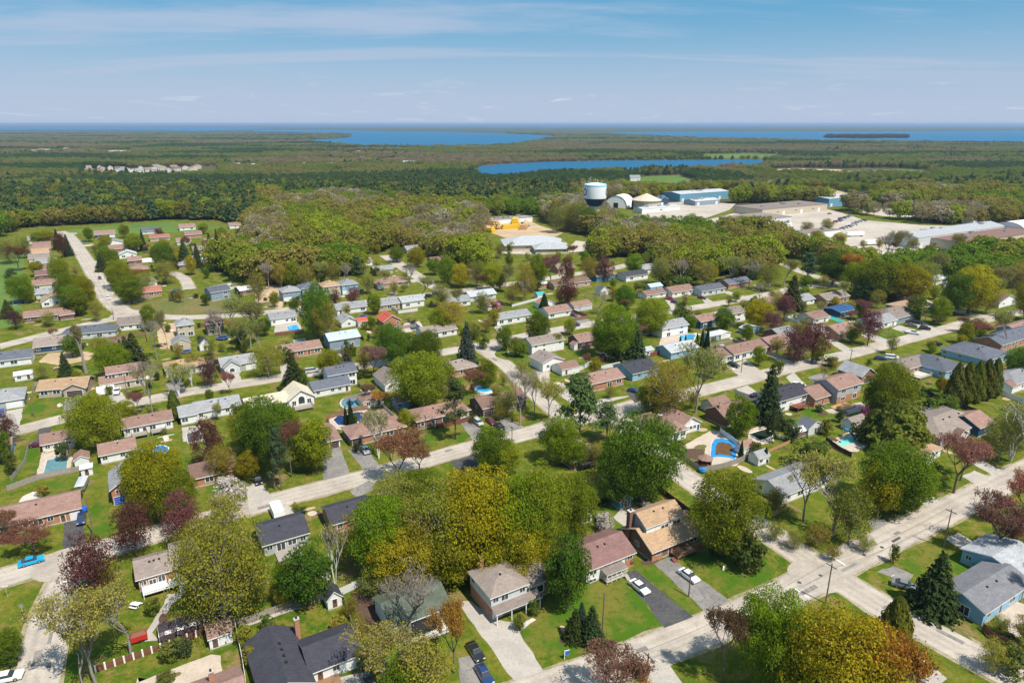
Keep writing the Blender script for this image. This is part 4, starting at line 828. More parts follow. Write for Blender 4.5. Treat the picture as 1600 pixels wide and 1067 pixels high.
# ---- sheds and garages in the gardens
SHEDS = [
 ('pink-roofed white shed by the lattice fence', 329,1016,364,4.2,2.4,'g',1.0,'wh','pk','d.'),
 ('white garden shed with dark gable roof by white fence', 513,954,535,3.4,2.3,'p',1.2,'wh','ch','d'),
 ('small white shed with grey roof behind maroon-roofed house', 909,820,925,3,2.2,'p',1.1,'lg','lg','D'),
 ('blue playhouse shed with red roof behind tan-roofed house', 968,797,986,3,2.2,'p',1.4,'bl','rd','d'),
 ('white round-top plastic shed under trees', 846,855,861,2.6,2.1,'p',.8,'wh','wh','d'),
 ('white pool shed with salmon roof', 1160,712,1177,3,2.2,'g',1.1,'wh','pk','.'),
 ('white shed with grey roof beside pool fence', 1184,729,1201,3.4,2.3,'g',1.1,'wh','gy','w.'),
 ('white barn shed with grey gambrel roof', 1262,682,1284,4.2,2.5,'p',1.5,'lg','sl','d'),
 ('small dark shed with white roof beside barn shed', 1244,686,1259,3,1.9,'g',.6,'db','wh','.'),
 ('white shed with brown roof by turquoise pool', 1332,676,1353,4,2.5,'g',1.2,'wh','tp','D'),
 ('pink-roofed white shed by grey fence', 118,732,141,4.2,2.2,'p',.9,'wh','pk','.'),
 ('white box shed below the pink-roofed shed', 128,746,146,2.6,2.2,'f',.1,'wh','wh','d'),
 ('pale blue shed with pink roof behind brick bungalow', 620,641,650,4,2.4,'g',1.1,'lb','pk','w.d'),
 ('white shed with wide door left of white tarp', 1108,534,1125,4.4,2.3,'g',1,'lb','lg','D'),
 ('white tarp shelter in the back garden', 1126,531,1141,3.6,2.2,'p',.8,'wh','wh',''),
 ('pale blue shed in far garden', 1165,524,1186,4,2.5,'p',1.1,'lb','lg','d'),
 ('white shed with bright teal roof', 840,468,852,3.6,2.4,'g',.8,'wh','te',''),
 ('white garage with pink roof beside green lawn', 846,485,868,6.5,2.8,'p',1.6,'wh','pk','w'),
 ('white garage with pink roof by white fence', 878,588,905,6.4,2.5,'g',1.4,'wh','pk','dG'),
 ('small pink-roofed shed next to brick house', 897,548,910,3,2.2,'p',1,'wh','pk','d'),
 ('brown shed by dark red fence', 949,566,963,4,2.4,'g',1,'db','br','d'),
 ('white canopy shed behind dark slate roof', 1003,559,1021,4,2.4,'g',.8,'lg','lg','w'),
 ('white low shed near the slate houses at left', 24,597,53,4,2.3,'g',.7,'wh','wh','wd'),
 ('taupe-gabled garage below the beige two-storey', 271,549,299,7,2.8,'p',1.8,'be','gy','w'),
 ('white narrow shed left of trampoline', 313,549,329,5,2.8,'p',1.7,'wh','ch','d'),
 ('small greenhouse shed with grey roof at back lawn', 206,560,224,4,2.2,'p',1,'lg','lg','D'),
 ('brown garden hut beside small spruce row', 214,564,226,3,2.2,'h',1,'tb','pk','d'),
 ('bright blue-roofed shed left of salmon roof', 1016,456,1035,5,2.4,'g',1.2,'lb','pb','w'),
 ('white-gabled barn shed behind bare bushes', 938,463,950,4.6,2.8,'p',1.8,'wh','sl','w'),
 ('grey garage half behind the bare bush', 897,488,925,7,2.6,'g',1.5,'lg','pk',''),
 ('black-roofed shed with solar panels', 1448,668,1483,4.2,2.2,'s',.8,'gy','sl',''),
 ('pink-walled cabin with brick trim behind rusty sapling', 568,640,600,7,2.5,'h',1.4,'cr','pk','wd'),
 ('orange-roofed low shed between cottages', 560,511,575,5,2.4,'g',1,'lg','rd','w'),
 ('small tan-roofed shed by grey wall at right', 1563,602,1585,5,2.4,'g',1,'gy','br','d'),
 ('salmon-roofed pergola shed at right edge', 1580,616,1612,5,2.4,'g',1,'wh','pk','w'),
]
for row in SHEDS: mk(*row, name='shed', cat='shed', vents=0, ov=.25)
# far village on the hillside: small plain houses
for k in range(34):
    x = 132 + k*6.1 + random.uniform(-2.4,2.4) if k < 30 else random.uniform(30,130)
    y = 269 + random.uniform(-3.5,4.5) - (x-130)*.012
    hs = House('house', 'tiny pale house in the far hillside village at left', 'house', G(x,y), T+random.choice((0,math.pi/2,.4)), 'houses in the far hillside village', False)
    bk = hs.block(0,random.uniform(9,14),0,9,0,random.uniform(4,6.5),random.choice('gp'),3,random.choice(('wh','cr','lg','be')),random.choice(('pk','gy','tp','br')))
    hs.pattern('f',bk,'wW')
for x, y in ((60,237),(70,238),(100,236),(48,239),(352,262),(366,263),(392,264),(405,262),(470,262),(490,263),(518,262),(540,262),(560,241),(630,259),(640,259),(1100,282),(985,284)):
    hs = House('house', 'tiny white farmhouse far off among the woods', 'house', G(x,y), T+random.uniform(-.6,.6), 'scattered far houses', False)
    bk = hs.block(0,16,0,11,0,6,'g',3.5,random.choice(('wh','cr')),random.choice(('gy','tp','lg'))); hs.pattern('f',bk,'wW')

# ------------------------------------------------------------------ water tower and industrial buildings
def water_tower():
    p = G(928,356); p.z = -5.2; e = empty('water_tower', p); s = 19.6/2
    mb = MB(); mb.lathe([(4.6,0),(4.3,6),(4.2,20),(4.4,24.2)], 28); ob('shaft', mb.mesh('shaft', M['white_steel'], True), e)
    mb = MB(); mb.lathe([(4.4,24),(s*.62,25.4),(s*.93,30),(s*.985,31.0)], 40); ob('lower_bowl', mb.mesh('lower_bowl', M['blue_steel'], True), e)
    mb = MB(); mb.lathe([(s*.985,31.0),(s*1.0,32),(s*1.0,41.2)], 40); t = ob('tank', mb.mesh('tank', M['white_steel'], True), e)
    mb = MB(); mb.lathe([(s*1.0,41.2),(s*1.0,41.9),(s*1.0,42.4),(s*.96,42.9),(s*.4,43.9),(.02,44.2)], 40, idx=[1,2,1,0,0]); r = ob('tank_roof', mb.mesh('tank_roof', [M['white_steel'], M['teal_steel'], M['fabric_white']]), e)
    rb = MB()
    for k in range(24):
        a = 2*math.pi*k/24; rb.tube([(s*.97*math.cos(a), s*.97*math.sin(a), 42.6),(s*.97*math.cos(a), s*.97*math.sin(a), 43.8)], .06, 4)
    rb.tube([(s*.97*math.cos(k*.2618), s*.97*math.sin(k*.2618), 43.8) for k in range(25)], .06, 4, cap=False); ob('railing', rb.mesh('railing', M['teal_steel']), r)
    for dx, dy, hh in ((-6,-2,5.2),(-4.6,-3,6.2),(-1,-5,4.6),(5,-3,3.2),(2,1,3.6)):
        mb = MB(); mb.tube([(dx,dy,42.6),(dx,dy,42.8+hh)], .1, 5); mb.box(dx-.25,dx+.25,dy-.12,dy+.12,41.9+hh,42.9+hh); ob('antenna', mb.mesh('antenna', M['metal_light']), r)
    # round emblem, a blue ring on the left flank, with the same mark out of sight on the right
    for am in (R(-162), R(-12)):
        mb = MB()
        for k in range(20):
            a0, a1 = 2*math.pi*k/20, 2*math.pi*(k+1)/20; V = []
            for a, rr in ((a0,3.3),(a1,3.3),(a1,2.1),(a0,2.1)):
                th = am + rr*math.cos(a)/s; V.append(((s+.06)*math.cos(th), (s+.06)*math.sin(th), 36.6+rr*math.sin(a)))
            mb.add(V, [(0,1,2,3)])
        ob('emblem', mb.mesh('emblem', M['blue_steel']), t)
    tag(e, 'white water tower with dark blue lower bowl and ring emblem', 'water tower'); LAND.append((p, 'water tower'))
water_tower()
def arch_hall(label, px, w, ln, hgt, ang, door=True):
    p = G(*px); e = empty('fabric_hall', p, ang); n = 14; mb = MB(); V = []
    for y in np.linspace(0, ln, 7):
        V += [(-w/2*math.cos(math.pi*k/n), y, hgt*math.sin(math.pi*k/n)**.85) for k in range(n+1)]
    m_ = n+1; mb.add(V, [(j*m_+k, j*m_+k+1, (j+1)*m_+k+1, (j+1)*m_+k) for j in range(6) for k in range(n)]); ob('fabric_roof', mb.mesh('fabric_roof', M['fabric_white'], True), e)
    for y in (0.02, ln-.02):
        mb = MB(); mb.add([(-w/2*math.cos(math.pi*k/n)*.99, y, hgt*.99*math.sin(math.pi*k/n)**.85) for k in range(n+1)], [tuple(range(n+1))]); ob('end_wall', mb.mesh('end_wall', M['fabric_white']), e)
    mb = MB(); mb.tube([(-w/2*math.cos(math.pi*k/n)*1.005, -.05, hgt*1.005*math.sin(math.pi*k/n)**.85) for k in range(n+1)], .25, 5); ob('arch_rib', mb.mesh('arch_rib', M['trim_dark']), e)
    if door: mb = MB(); mb.box(-2.6,2.6,-.1,0,0,hgt*.42); ob('doorway', mb.mesh('doorway', M['vent_black']), e)
    tag(e, label, 'hall'); LAND.append((p, label))
arch_hall('white arched fabric hall beside the water tower', (962,325), 25, 26, 13, R(-28))
arch_hall('white arched fabric hall at the right end of long factory roof', (1572,368), 30, 30, 11, R(-62), False)
def round_store():
    p = G(1009,327); e = empty('round_storage_building', p); mb = MB(); mb.lathe([(15.2,0),(15.2,10)], 24); ob('wall', mb.mesh('wall', WALL['be']), e)
    mb = MB(); mb.lathe([(16.4,9.7),(16.4,10.1),(.05,17)], 24); ob('roof', mb.mesh('roof', ROOF['cr']), e)
    mb = MB(); mb.box(-15.9,-14.6,-4.6,-1.2,0,8.6); ob('doorway', mb.mesh('doorway', M['vent_black']), e)
    tag(e, 'round beige storage building with conical roof', 'building'); LAND.append((p, 'round beige storage building'))
round_store()
def plant(label, lx, ly, rx, dep, h, wall, rm, roof='f', rise=.6, ang=T, pat='g.wg.w', units=5):
    hs = mk(label, lx, ly, rx, dep, h, roof, rise, wall, rm, '', name='factory', cat='building', near=False, ang=ang, ov=.25, vents=0)
    n = max(2, int(hs.L/9))
    for k in range(n):
        u = hs.L*(k+.5)/n; ch = pat[k % len(pat)]
        if ch == 'g': hs.put(GAR['door_white'], 'loading_door', 'f', hs.b, u, .1, 3.6, min(3.6, h*.7))
        elif ch == 'w': hs.put(WINFAR, 'window', 'f', hs.b, u, h*.4, 4.2, 1.4)
    for k in range(units):
        mb = MB(); w = random.uniform(1.2,2.6); mb.box(-w,w,-w*.6,w*.6,-.2,random.uniform(.8,1.6)); zz = h+.25 if roof == 'f' else h+rise*.8
        ob('roof_unit', mb.mesh('roof_unit', M['metal_grey']), hs.b['roof'], (random.uniform(.1,.9)*hs.L, random.uniform(.3,.7)*dep, zz))
    return hs
for row in [
 ('long blue warehouse beyond the round storage building', 1062,316,1138,30,9,'sb','lg','g',1.6),
 ('grey-roofed teal workshop in front of blue warehouse', 1086,322,1124,18,5,'gb','lg','g',1.5),
 ('low white workshop left of gravel yard', 1003,334,1062,14,4.5,'wh','lg','g',1),
 ('small navy gable building beside round storage building', 1031,322,1044,12,7,'nb','bl','p',2.5),
 ('flat-roofed grey factory with loading doors in the yard', 1168,358,1236,34,7,'lg','tp'),
 ('long flat beige factory behind the parked cars', 1190,339,1292,36,7,'be','tp'),
 ('blue warehouse with pale roof at the tree line', 1294,324,1356,30,9,'sb','lg','g',1.2),
 ('long grey metal factory roof on the right', 1432,389,1566,22,8,'lg','lg','g',2.5),
 ('flat brown factory roof at right edge', 1508,394,1660,34,6.5,'be','br'),
 ('long narrow flat building behind the woods', 1212,381,1312,14,5,'wh','tp'),
 ('low white-walled flat building by right maples', 1344,424,1386,22,6,'wh','br'),
 ('small white pavilion behind right factory', 1520,352,1545,10,4,'wh','lg'),
 ]: plant(*row)
def central_hall():
    hs = mk('pale metal-roofed central hall with broad hip roof', 790,393,(884,391),26,4.6,'h',4.2,'be','lg','w.w.W.w', name='hall', cat='building', near=False, ov=1.2, vents=0)
    bk = hs.block(hs.L*.45,hs.L*.98,-14,-.1,0,4,'h',3,'be','lg',1.0,name='front_wing_wall'); hs.pattern('f',bk,'w.wW')
central_hall()
plant('long low grey school roof behind the building site', 768,352,832,12,4.5,'wh','gy')
# yellow machines and stacks on the building site
def excavator(label, px, rz):
    e = empty('excavator', G(*px), rz)
    for y in (-1.3,1.3):
        mb = MB(); mb.box(-2.4,2.4,y-.4,y+.4,0,.9); ob('track', mb.mesh('track', M['tyre']), e)
    mb = MB(); mb.box(-2.2,1.6,-1.4,1.4,.95,2.2); mb.box(-2.6,-1.2,-1.4,1.4,2.2,2.8); ob('body', mb.mesh('body', M['plastic_yellow']), e)
    mb = MB(); mb.box(.2,1.7,-1.4,-.2,2.2,3.6); ob('cab', mb.mesh('cab', M['glass_pane']), e)
    mb = MB(); mb.tube([(1.4,.4,2),(3.8,.4,5.4),(6.6,.4,4.2)], [.4,.35,.25], 6); mb.tube([(6.6,.4,4.2),(7.6,.4,1.4)], [.25,.2], 6); ob('boom', mb.mesh('boom', M['plastic_yellow']), e)
    mb = MB(); mb.box(7.0,8.4,-.3,1.1,.3,1.4); ob('bucket', mb.mesh('bucket', M['metal_grey']), e); tag(e, label, 'excavator')
excavator('yellow excavator at the back of the building site', (792,349), .4); excavator('yellow excavator nearer the central hall', (776,358), 2.2); excavator('yellow excavator at right of the building site', (815,353), -.6)
for k, (x, y, l_, hh) in enumerate(((784,346,16,4),(805,349,18,5),(770,352,12,4),(800,357,20,3.5),(818,358,12,4),(763,362,14,3.5))):
    mb = MB(); mb.box(-l_/2,l_/2,-3,3,0,hh*.6); mb.box(-l_/2+1,l_/2-1,-2.4,2.4,hh*.6,hh); o = ob('timber_stack', mb.mesh('timber_stack', M['plastic_yellow'] if k % 2 else M['wood_tan']), None, G(x,y), (0,0,T+k))
    tag(o, 'yellow stack of panels on the building site', 'stack', 'stacks on the building site')
# semi-trailers and boxes in the yard
def trailer(label, px, ln, rz, mat='fabric_white'):
    e = empty('semi_trailer', G(*px), rz); mb = MB(); mb.box(0,ln,-1.3,1.3,1.1,4.0); ob('box', mb.mesh('box', M[mat]), e)
    for x in (1.5,2.8,ln-1.6):
        for y in (-1.15,1.15): mb = MB(); mb.tube([(x,y-.15,.5),(x,y+.15,.5)], .5, 10); ob('wheel', mb.mesh('wheel', M['tyre']), e)
    tag(e, label, 'trailer')
trailer('white semi-trailer parked in the middle of the yard', (1322,370), 15, R(8)); trailer('white semi-trailer by the yard trees', (1346,384), 15, R(16)); trailer('white semi-trailer against the metal factory', (1412,374), 14, R(20)); trailer('grey semi-trailer beside factory wall', (1370,380), 13, R(10), 'metal_light'); trailer('white container next to flat grey factory', (1226,356), 7, R(30))

# ------------------------------------------------------------------ pools, trampolines, decks
def pool(label, px, water_m, deck=.6, above=0, cat='pool', border='stone_pale', inner=None):
    pts = [G(*p) for p in px]; c = sum(pts, Vector())/len(pts); e = empty('swimming_pool' if cat == 'pool' else cat, c)
    q = [Vector((p.x-c.x, p.y-c.y)) for p in pts]
    if sum(q[i].x*q[(i+1)%len(q)].y - q[(i+1)%len(q)].x*q[i].y for i in range(len(q))) < 0: q.reverse()
    n = len(q); zt = above if above else .12; mb = MB()
    out = [v*(1 + deck/max(.1, v.length)) for v in q]
    V = [(v.x,v.y,-.02) for v in out] + [(v.x,v.y,zt) for v in out] + [(v.x,v.y,zt) for v in q] + [(v.x,v.y,zt-.1) for v in q]
    F = []
    for a in range(3):
        for j in range(n): F.append((a*n+j, a*n+(j+1)%n, (a+1)*n+(j+1)%n, (a+1)*n+j))
    mb.add(V, F); ob('pool_wall' if above else 'coping', mb.mesh('coping', M['white_steel' if above else border]), e)
    mb = MB(); mb.add([(v.x,v.y,zt-.06) for v in q], [tuple(range(n))]); ob('water', mb.mesh('water', M[water_m]), e)
    if inner: mb = MB(); mb.add([(v.x*inner[1],v.y*inner[1],zt-.045) for v in q], [tuple(range(n))]); ob('sagging_cover', mb.mesh('sagging_cover', M[inner[0]]), e)
    tag(e, label, cat); return e
def ell(cx, cy, rx, ry, n=16): return [(cx+rx*math.cos(2*math.pi*k/n), cy+ry*math.sin(2*math.pi*k/n)) for k in range(n)]
pool('rectangular pool under a faded teal cover with grey fence below', [(68,741),(74,719),(84,717),(86,714),(97,713),(98,715),(106,713),(104,735)], 'cover_teal', .5)
pool('kidney-shaped navy pool with pale deck', [(521,656),(528,650),(542,648),(556,644),(566,644),(572,648),(570,654),(560,658),(552,662),(538,665),(528,664)], 'pool_navy', .5)
pool('blue-covered pool with brown leaves in its middle', [(1110,716),(1112,694),(1117,686),(1127,685),(1146,689),(1152,697),(1150,710),(1148,718),(1136,715),(1120,714)], 'cover_blue', .5, inner=('leaf_litter',.66))
pool('turquoise rectangular pool with blue slide', [(1309,690),(1315,698),(1351,688),(1332,678)], 'pool_turquoise', .4)
pool('bright blue oval above-ground pool behind brown-roofed house', ell(756,612,13,5.5), 'pool_blue', .3, above=1.2)
pool('aqua rectangular pool behind the grey-roofed white house', [(448,510),(464,507),(469,516),(452,519)], 'pool_blue', .5)
pool('covered slate pool above the orange brick house', [(459,532),(475,529),(479,536),(463,538)], 'cover_teal', .5)
pool('navy rectangular pool next to red-roofed cottage', [(636,509),(650,505),(660,513),(643,516)], 'cover_navy', .5)
pool('oval light blue pool beside wooden deck', [(1060,528),(1066,524),(1078,522),(1087,524),(1084,529),(1072,532),(1063,532)], 'pool_blue', .4)
pool('round grey-covered pool below slate split-level', ell(547,630,14,9), 'cover_teal', .5, inner=('cover_navy',.45))
pool('dark murky pool with white edging right of leafy tree', [(1172,678),(1200,669),(1206,682),(1188,688)], 'pool_murky', .5, border='trim')
pool('green-covered pool ringed by small cedars at right edge', [(1584,602),(1606,592),(1640,606),(1618,618)], 'cover_green', .4)
pool('dark square sports court beside white house', [(292,678),(311,672),(316,686),(294,692)], 'asphalt_dark', .4, cat='sports court')
pool('long teal-covered pool behind pink-roofed brick house', [(1294,497),(1300,494),(1322,503),(1315,505)], 'cover_green', .4)
pool('dark navy covered pool behind brick bungalow maple', [(664,604),(676,598),(686,605),(672,611)], 'cover_navy', .4)
pool('pale blue above-ground pool behind yellow-green tree', ell(252,707,12,6), 'cover_blue', .3, above=1.1)
pool('blue solar-covered pool left of tan-roofed gable', [(20,471),(42,466),(44,472),(22,477)], 'cover_navy', .5)
def trampoline(label, px, r, mat='plastic_blue'):
    e = empty('trampoline', G(*px)); mb = MB(); mb.tube([(r*math.cos(a*.3927), r*math.sin(a*.3927), .9) for a in range(17)], .1, 5, cap=False)
    for a in range(6): mb.tube([(r*math.cos(a*1.047), r*math.sin(a*1.047), 0),(r*math.cos(a*1.047), r*math.sin(a*1.047), 2.7)], .04, 5)
    ob('frame', mb.mesh('frame', M['metal_grey']), e)
    mb = MB(); mb.lathe([(r,.92),(r*.8,.95),(.02,.9)], 16); ob('mat', mb.mesh('mat', M['vent_black']), e)
    mb = MB(); mb.lathe([(r*1.02,.8),(r*1.04,1.0),(r*.8,1.0)], 16); ob('pad', mb.mesh('pad', M[mat]), e); tag(e, label, 'trampoline')
trampoline('blue trampoline beside brown stone house', (348,530), 2.4); trampoline('blue trampoline near the taupe-gabled garage', (292,552), 1.8); trampoline('dark trampoline behind grey two-storey row', (567,497), 2.0); trampoline('teal trampoline by rusty red roof', (276,456), 2.2)
# gazebo next to the blue covered pool
def gazebo():
    e = empty('gazebo', G(1101,728)); mb = MB(); mb.lathe([(2.1,2.3),(2.1,2.45),(.02,3.7)], 8); ob('roof', mb.mesh('roof', ROOF['pk']), e)
    mb = MB(); mb.lathe([(1.75,0),(1.75,1.0),(1.68,1.0),(1.68,.1)], 8); ob('low_wall', mb.mesh('low_wall', M['wood_red']), e)
    for k in range(8):
        mb = MB(); a = k*math.pi/4; mb.tube([(1.72*math.cos(a),1.72*math.sin(a),0),(1.72*math.cos(a),1.72*math.sin(a),2.35)], .09, 5); ob('post', mb.mesh('post', M['wood_red']), e)
    tag(e, 'octagonal red gazebo with pink roof at pool corner', 'gazebo')
gazebo()
def slide():
    e = empty('pool_slide', G(1318,682)); mb = MB(); mb.tube([(0,0,2.4),(1,-.3,2.1),(1.8,-.9,1.4),(2.2,-1.7,.7),(2.1,-2.4,.4)], .38, 8); ob('chute', mb.mesh('chute', M['cover_blue']), e)
    mb = MB()
    for x in (-.3,.3): mb.tube([(x,.1,0),(x,.1,2.5)], .05, 5)
    for k in range(6): mb.tube([(-.3,.1,.4*k+.2),(.3,.1,.4*k+.2)], .04, 5)
    ob('ladder', mb.mesh('ladder', M['metal_light']), e); tag(e, 'curved blue slide at the turquoise pool', 'pool slide')
slide()
# dark tarp tunnel, red trailer, garden clutter
def tarp_tunnel():
    e = empty('tarp_shelter', G(251,1010), T); n = 10; ln = 9.0; w = 4.2; mb = MB(); V = []
    for i, x in enumerate(np.linspace(0, ln, 10)):
        V += [(x, w/2 - w/2*math.cos(math.pi*k/n), (2.5+.12*(i%2))*math.sin(math.pi*k/n)**.7) for k in range(n+1)]
    m_ = n+1; mb.add(V, [(j*m_+k, (j+1)*m_+k, (j+1)*m_+k+1, j*m_+k+1) for j in range(9) for k in range(n)]); mb.add([V[k] for k in range(m_)], [tuple(range(m_))]); mb.add([V[9*m_+k] for k in range(m_)], [tuple(reversed(range(m_)))])
    ob('tarp', mb.mesh('tarp', M['tarp_dark']), e)
    for i in (0,3,6,9): mb = MB(); mb.tube([(V[i*m_+k][0], V[i*m_+k][1], V[i*m_+k][2]+.03) for k in range(m_)], .05, 4); ob('hoop', mb.mesh('hoop', M['metal_grey']), e)
    tag(e, 'dark tarp tunnel shelter beside pink-roofed shed', 'shelter')
tarp_tunnel()
def cart(name, label, cat, px, rz, l_, w, h, mat, cover=None):
    e = empty(name, G(*px), rz); mb = MB(); mb.box(0,l_,0,w,.5,h); ob('body', mb.mesh('body', M[mat]), e)
    mb = MB(); mb.add([(.02,.02,h),(l_-.02,.02,h),(l_-.02,w-.02,h),(.02,w-.02,h),(.3,w/2,h+.35),(l_-.3,w/2,h+.35)], [(0,1,5,4),(1,2,5),(2,3,4,5),(3,0,4)]); ob('cover', mb.mesh('cover', M[cover or mat]), e)
    for y in (.1,w-.1): mb = MB(); mb.tube([(l_/2,y-.1,.35),(l_/2,y+.1,.35)], .35, 10); ob('wheel', mb.mesh('wheel', M['tyre']), e)
    mb = MB(); mb.tube([(0,w/2,.5),(-1.2,w/2,.4)], .05, 5); ob('drawbar', mb.mesh('drawbar', M['metal_grey']), e); tag(e, label, cat)
cart('utility_trailer', 'small red covered trailer next to tarp tunnel', 'trailer', (206,1009), T, 2.6, 1.7, 1.5, 'plastic_red', 'wood_red')
cart('camper_trailer', 'pale blue-white camper trailer by the long street', 'trailer', (446,812), R(120), 5.2, 2.4, 2.6, 'fabric_white', 'lamp_clear')
cart('camper_trailer', 'white camper trailer parked by two-storey pink-roofed house', 'trailer', (152,620), R(30), 5.4, 2.4, 2.7, 'fabric_white', 'fabric_white')
cart('covered_boat', 'grey tarped boat behind grey-gabled brick house', 'boat', (133,768), R(110), 5.6, 2.2, 1.7, 'metal_grey', 'metal_light')
cart('utility_trailer', 'long white recreational trailer behind pink twin gables', 'trailer', (222,412), R(25), 9, 2.5, 2.8, 'fabric_white', 'fabric_white')
# blue bins, picnic furniture
for lab, px, m_ in (('blue recycling bin by blue house wall',(1487,952),'plastic_blue'),('blue barrel at the gazebo fence',(1097,738),'cover_blue'),('blue bin beside the carport house',(545,688),'plastic_blue'),('blue bin at the long brick bungalow garage',(131,800),'plastic_blue')):
    e = empty('bin', G(*px)); mb = MB(); mb.lathe([(.02,0),(.75,0),(.85,1.2),(.02,1.2)], 12); ob('tub', mb.mesh('tub', M[m_], True), e); mb = MB(); mb.lathe([(.9,1.2),(.9,1.28),(.02,1.5)], 12); ob('lid', mb.mesh('lid', M[m_]), e); tag(e, lab, 'bin')
def table_set(label, px, mat='wood'):
    e = empty('picnic_table', G(*px), random.uniform(0,3)); mb = MB(); mb.box(-.9,.9,-.4,.4,.7,.78); ob('table_top', mb.mesh('table_top', M[mat]), e)
    for y in (-.75,.75): mb = MB(); mb.box(-.9,.9,y-.14,y+.14,.4,.46); ob('bench', mb.mesh('bench', M[mat]), e)
    for x in (-.6,.6): mb = MB(); mb.box(x-.05,x+.05,-.75,.75,.36,.41); mb.box(x-.06,x+.06,-.1,.1,0,.7); ob('trestle', mb.mesh('trestle', M[mat]), e)
    tag(e, label, 'table')
for lab, px, m_ in (('wooden picnic table on tan-roofed house patio',(1012,806),'wood_tan'),('picnic table by kidney-shaped pool',(582,655),'wood'),('white table on the cream house patio',(75,706),'trim'),('picnic table by pink-roofed two-storey deck',(1318,645),'wood_red'),('garden table on patio by turquoise pool',(1355,692),'wood_grey'),
    ('white table below brick house deck at left',(212,948),'trim'),('wooden table on pale deck lawn at right',(1452,600),'wood'),('white patio table near round covered pool',(560,640),'trim')): table_set(lab, px, m_)
# real-estate sign on the lawn (blank board), bird bath, stumps
def yard_sign():
    e = empty('yard_sign', G(882,1030), R(20)); mb = MB(); mb.box(-.05,.05,-.05,.05,0,1.9); mb.box(-.05,.9,-.04,.04,1.75,1.85); ob('post', mb.mesh('post', M['trim']), e)
    mb = MB(); mb.box(.08,.85,-.03,.03,.9,1.7); ob('board', mb.mesh('board', M['plastic_blue']), e); tag(e, 'white post yard sign with small hanging board on front lawn', 'sign')
yard_sign()
# ------------------------------------------------------------------ fences
def panelmesh(mat, h, pick=False, post=None):
    mb = MB(); n = 12
    for k in range(n):
        a, b2 = k/n+.006, (k+1)/n-.006
        if pick: b2 = a+(b2-a)*.55
        mb.box(a, b2, -.02+.012*(k%2), .02+.012*(k%2), .08, h+.04*math.sin(k*2.3))
    mb.box(0,1,.03,.07,h*.25,h*.25+.1); mb.box(0,1,.03,.07,h*.8,h*.8+.1); mb.box(*((-.02,.03,-.06,.06) if not post else (-.09,.09,-.1,.1)),0,h+.12,1)
    return mb.mesh('fence_panel', [M[mat], M[post or mat]])
PANELS = {}
def fence(label, px, mat='wood_grey', h=1.7, seg=2.4, pick=False, post=None):
    pts = [p if isinstance(p, Vector) else G(*p) for p in px]; e = empty('fence', pts[0]); key = (mat, h, pick, post)
    if key not in PANELS: PANELS[key] = panelmesh(mat, h, pick, post)
    for a, b2 in zip(pts, pts[1:]):
        d = b2-a; n = max(1, round(d.length/seg)); ang = math.atan2(d.y, d.x)
        for k in range(n): p = a + d*k/n - pts[0]; ob('fence_panel', PANELS[key], e, p, (0,0,ang), (d.length/n,1,1))
    tag(e, label, 'fence')
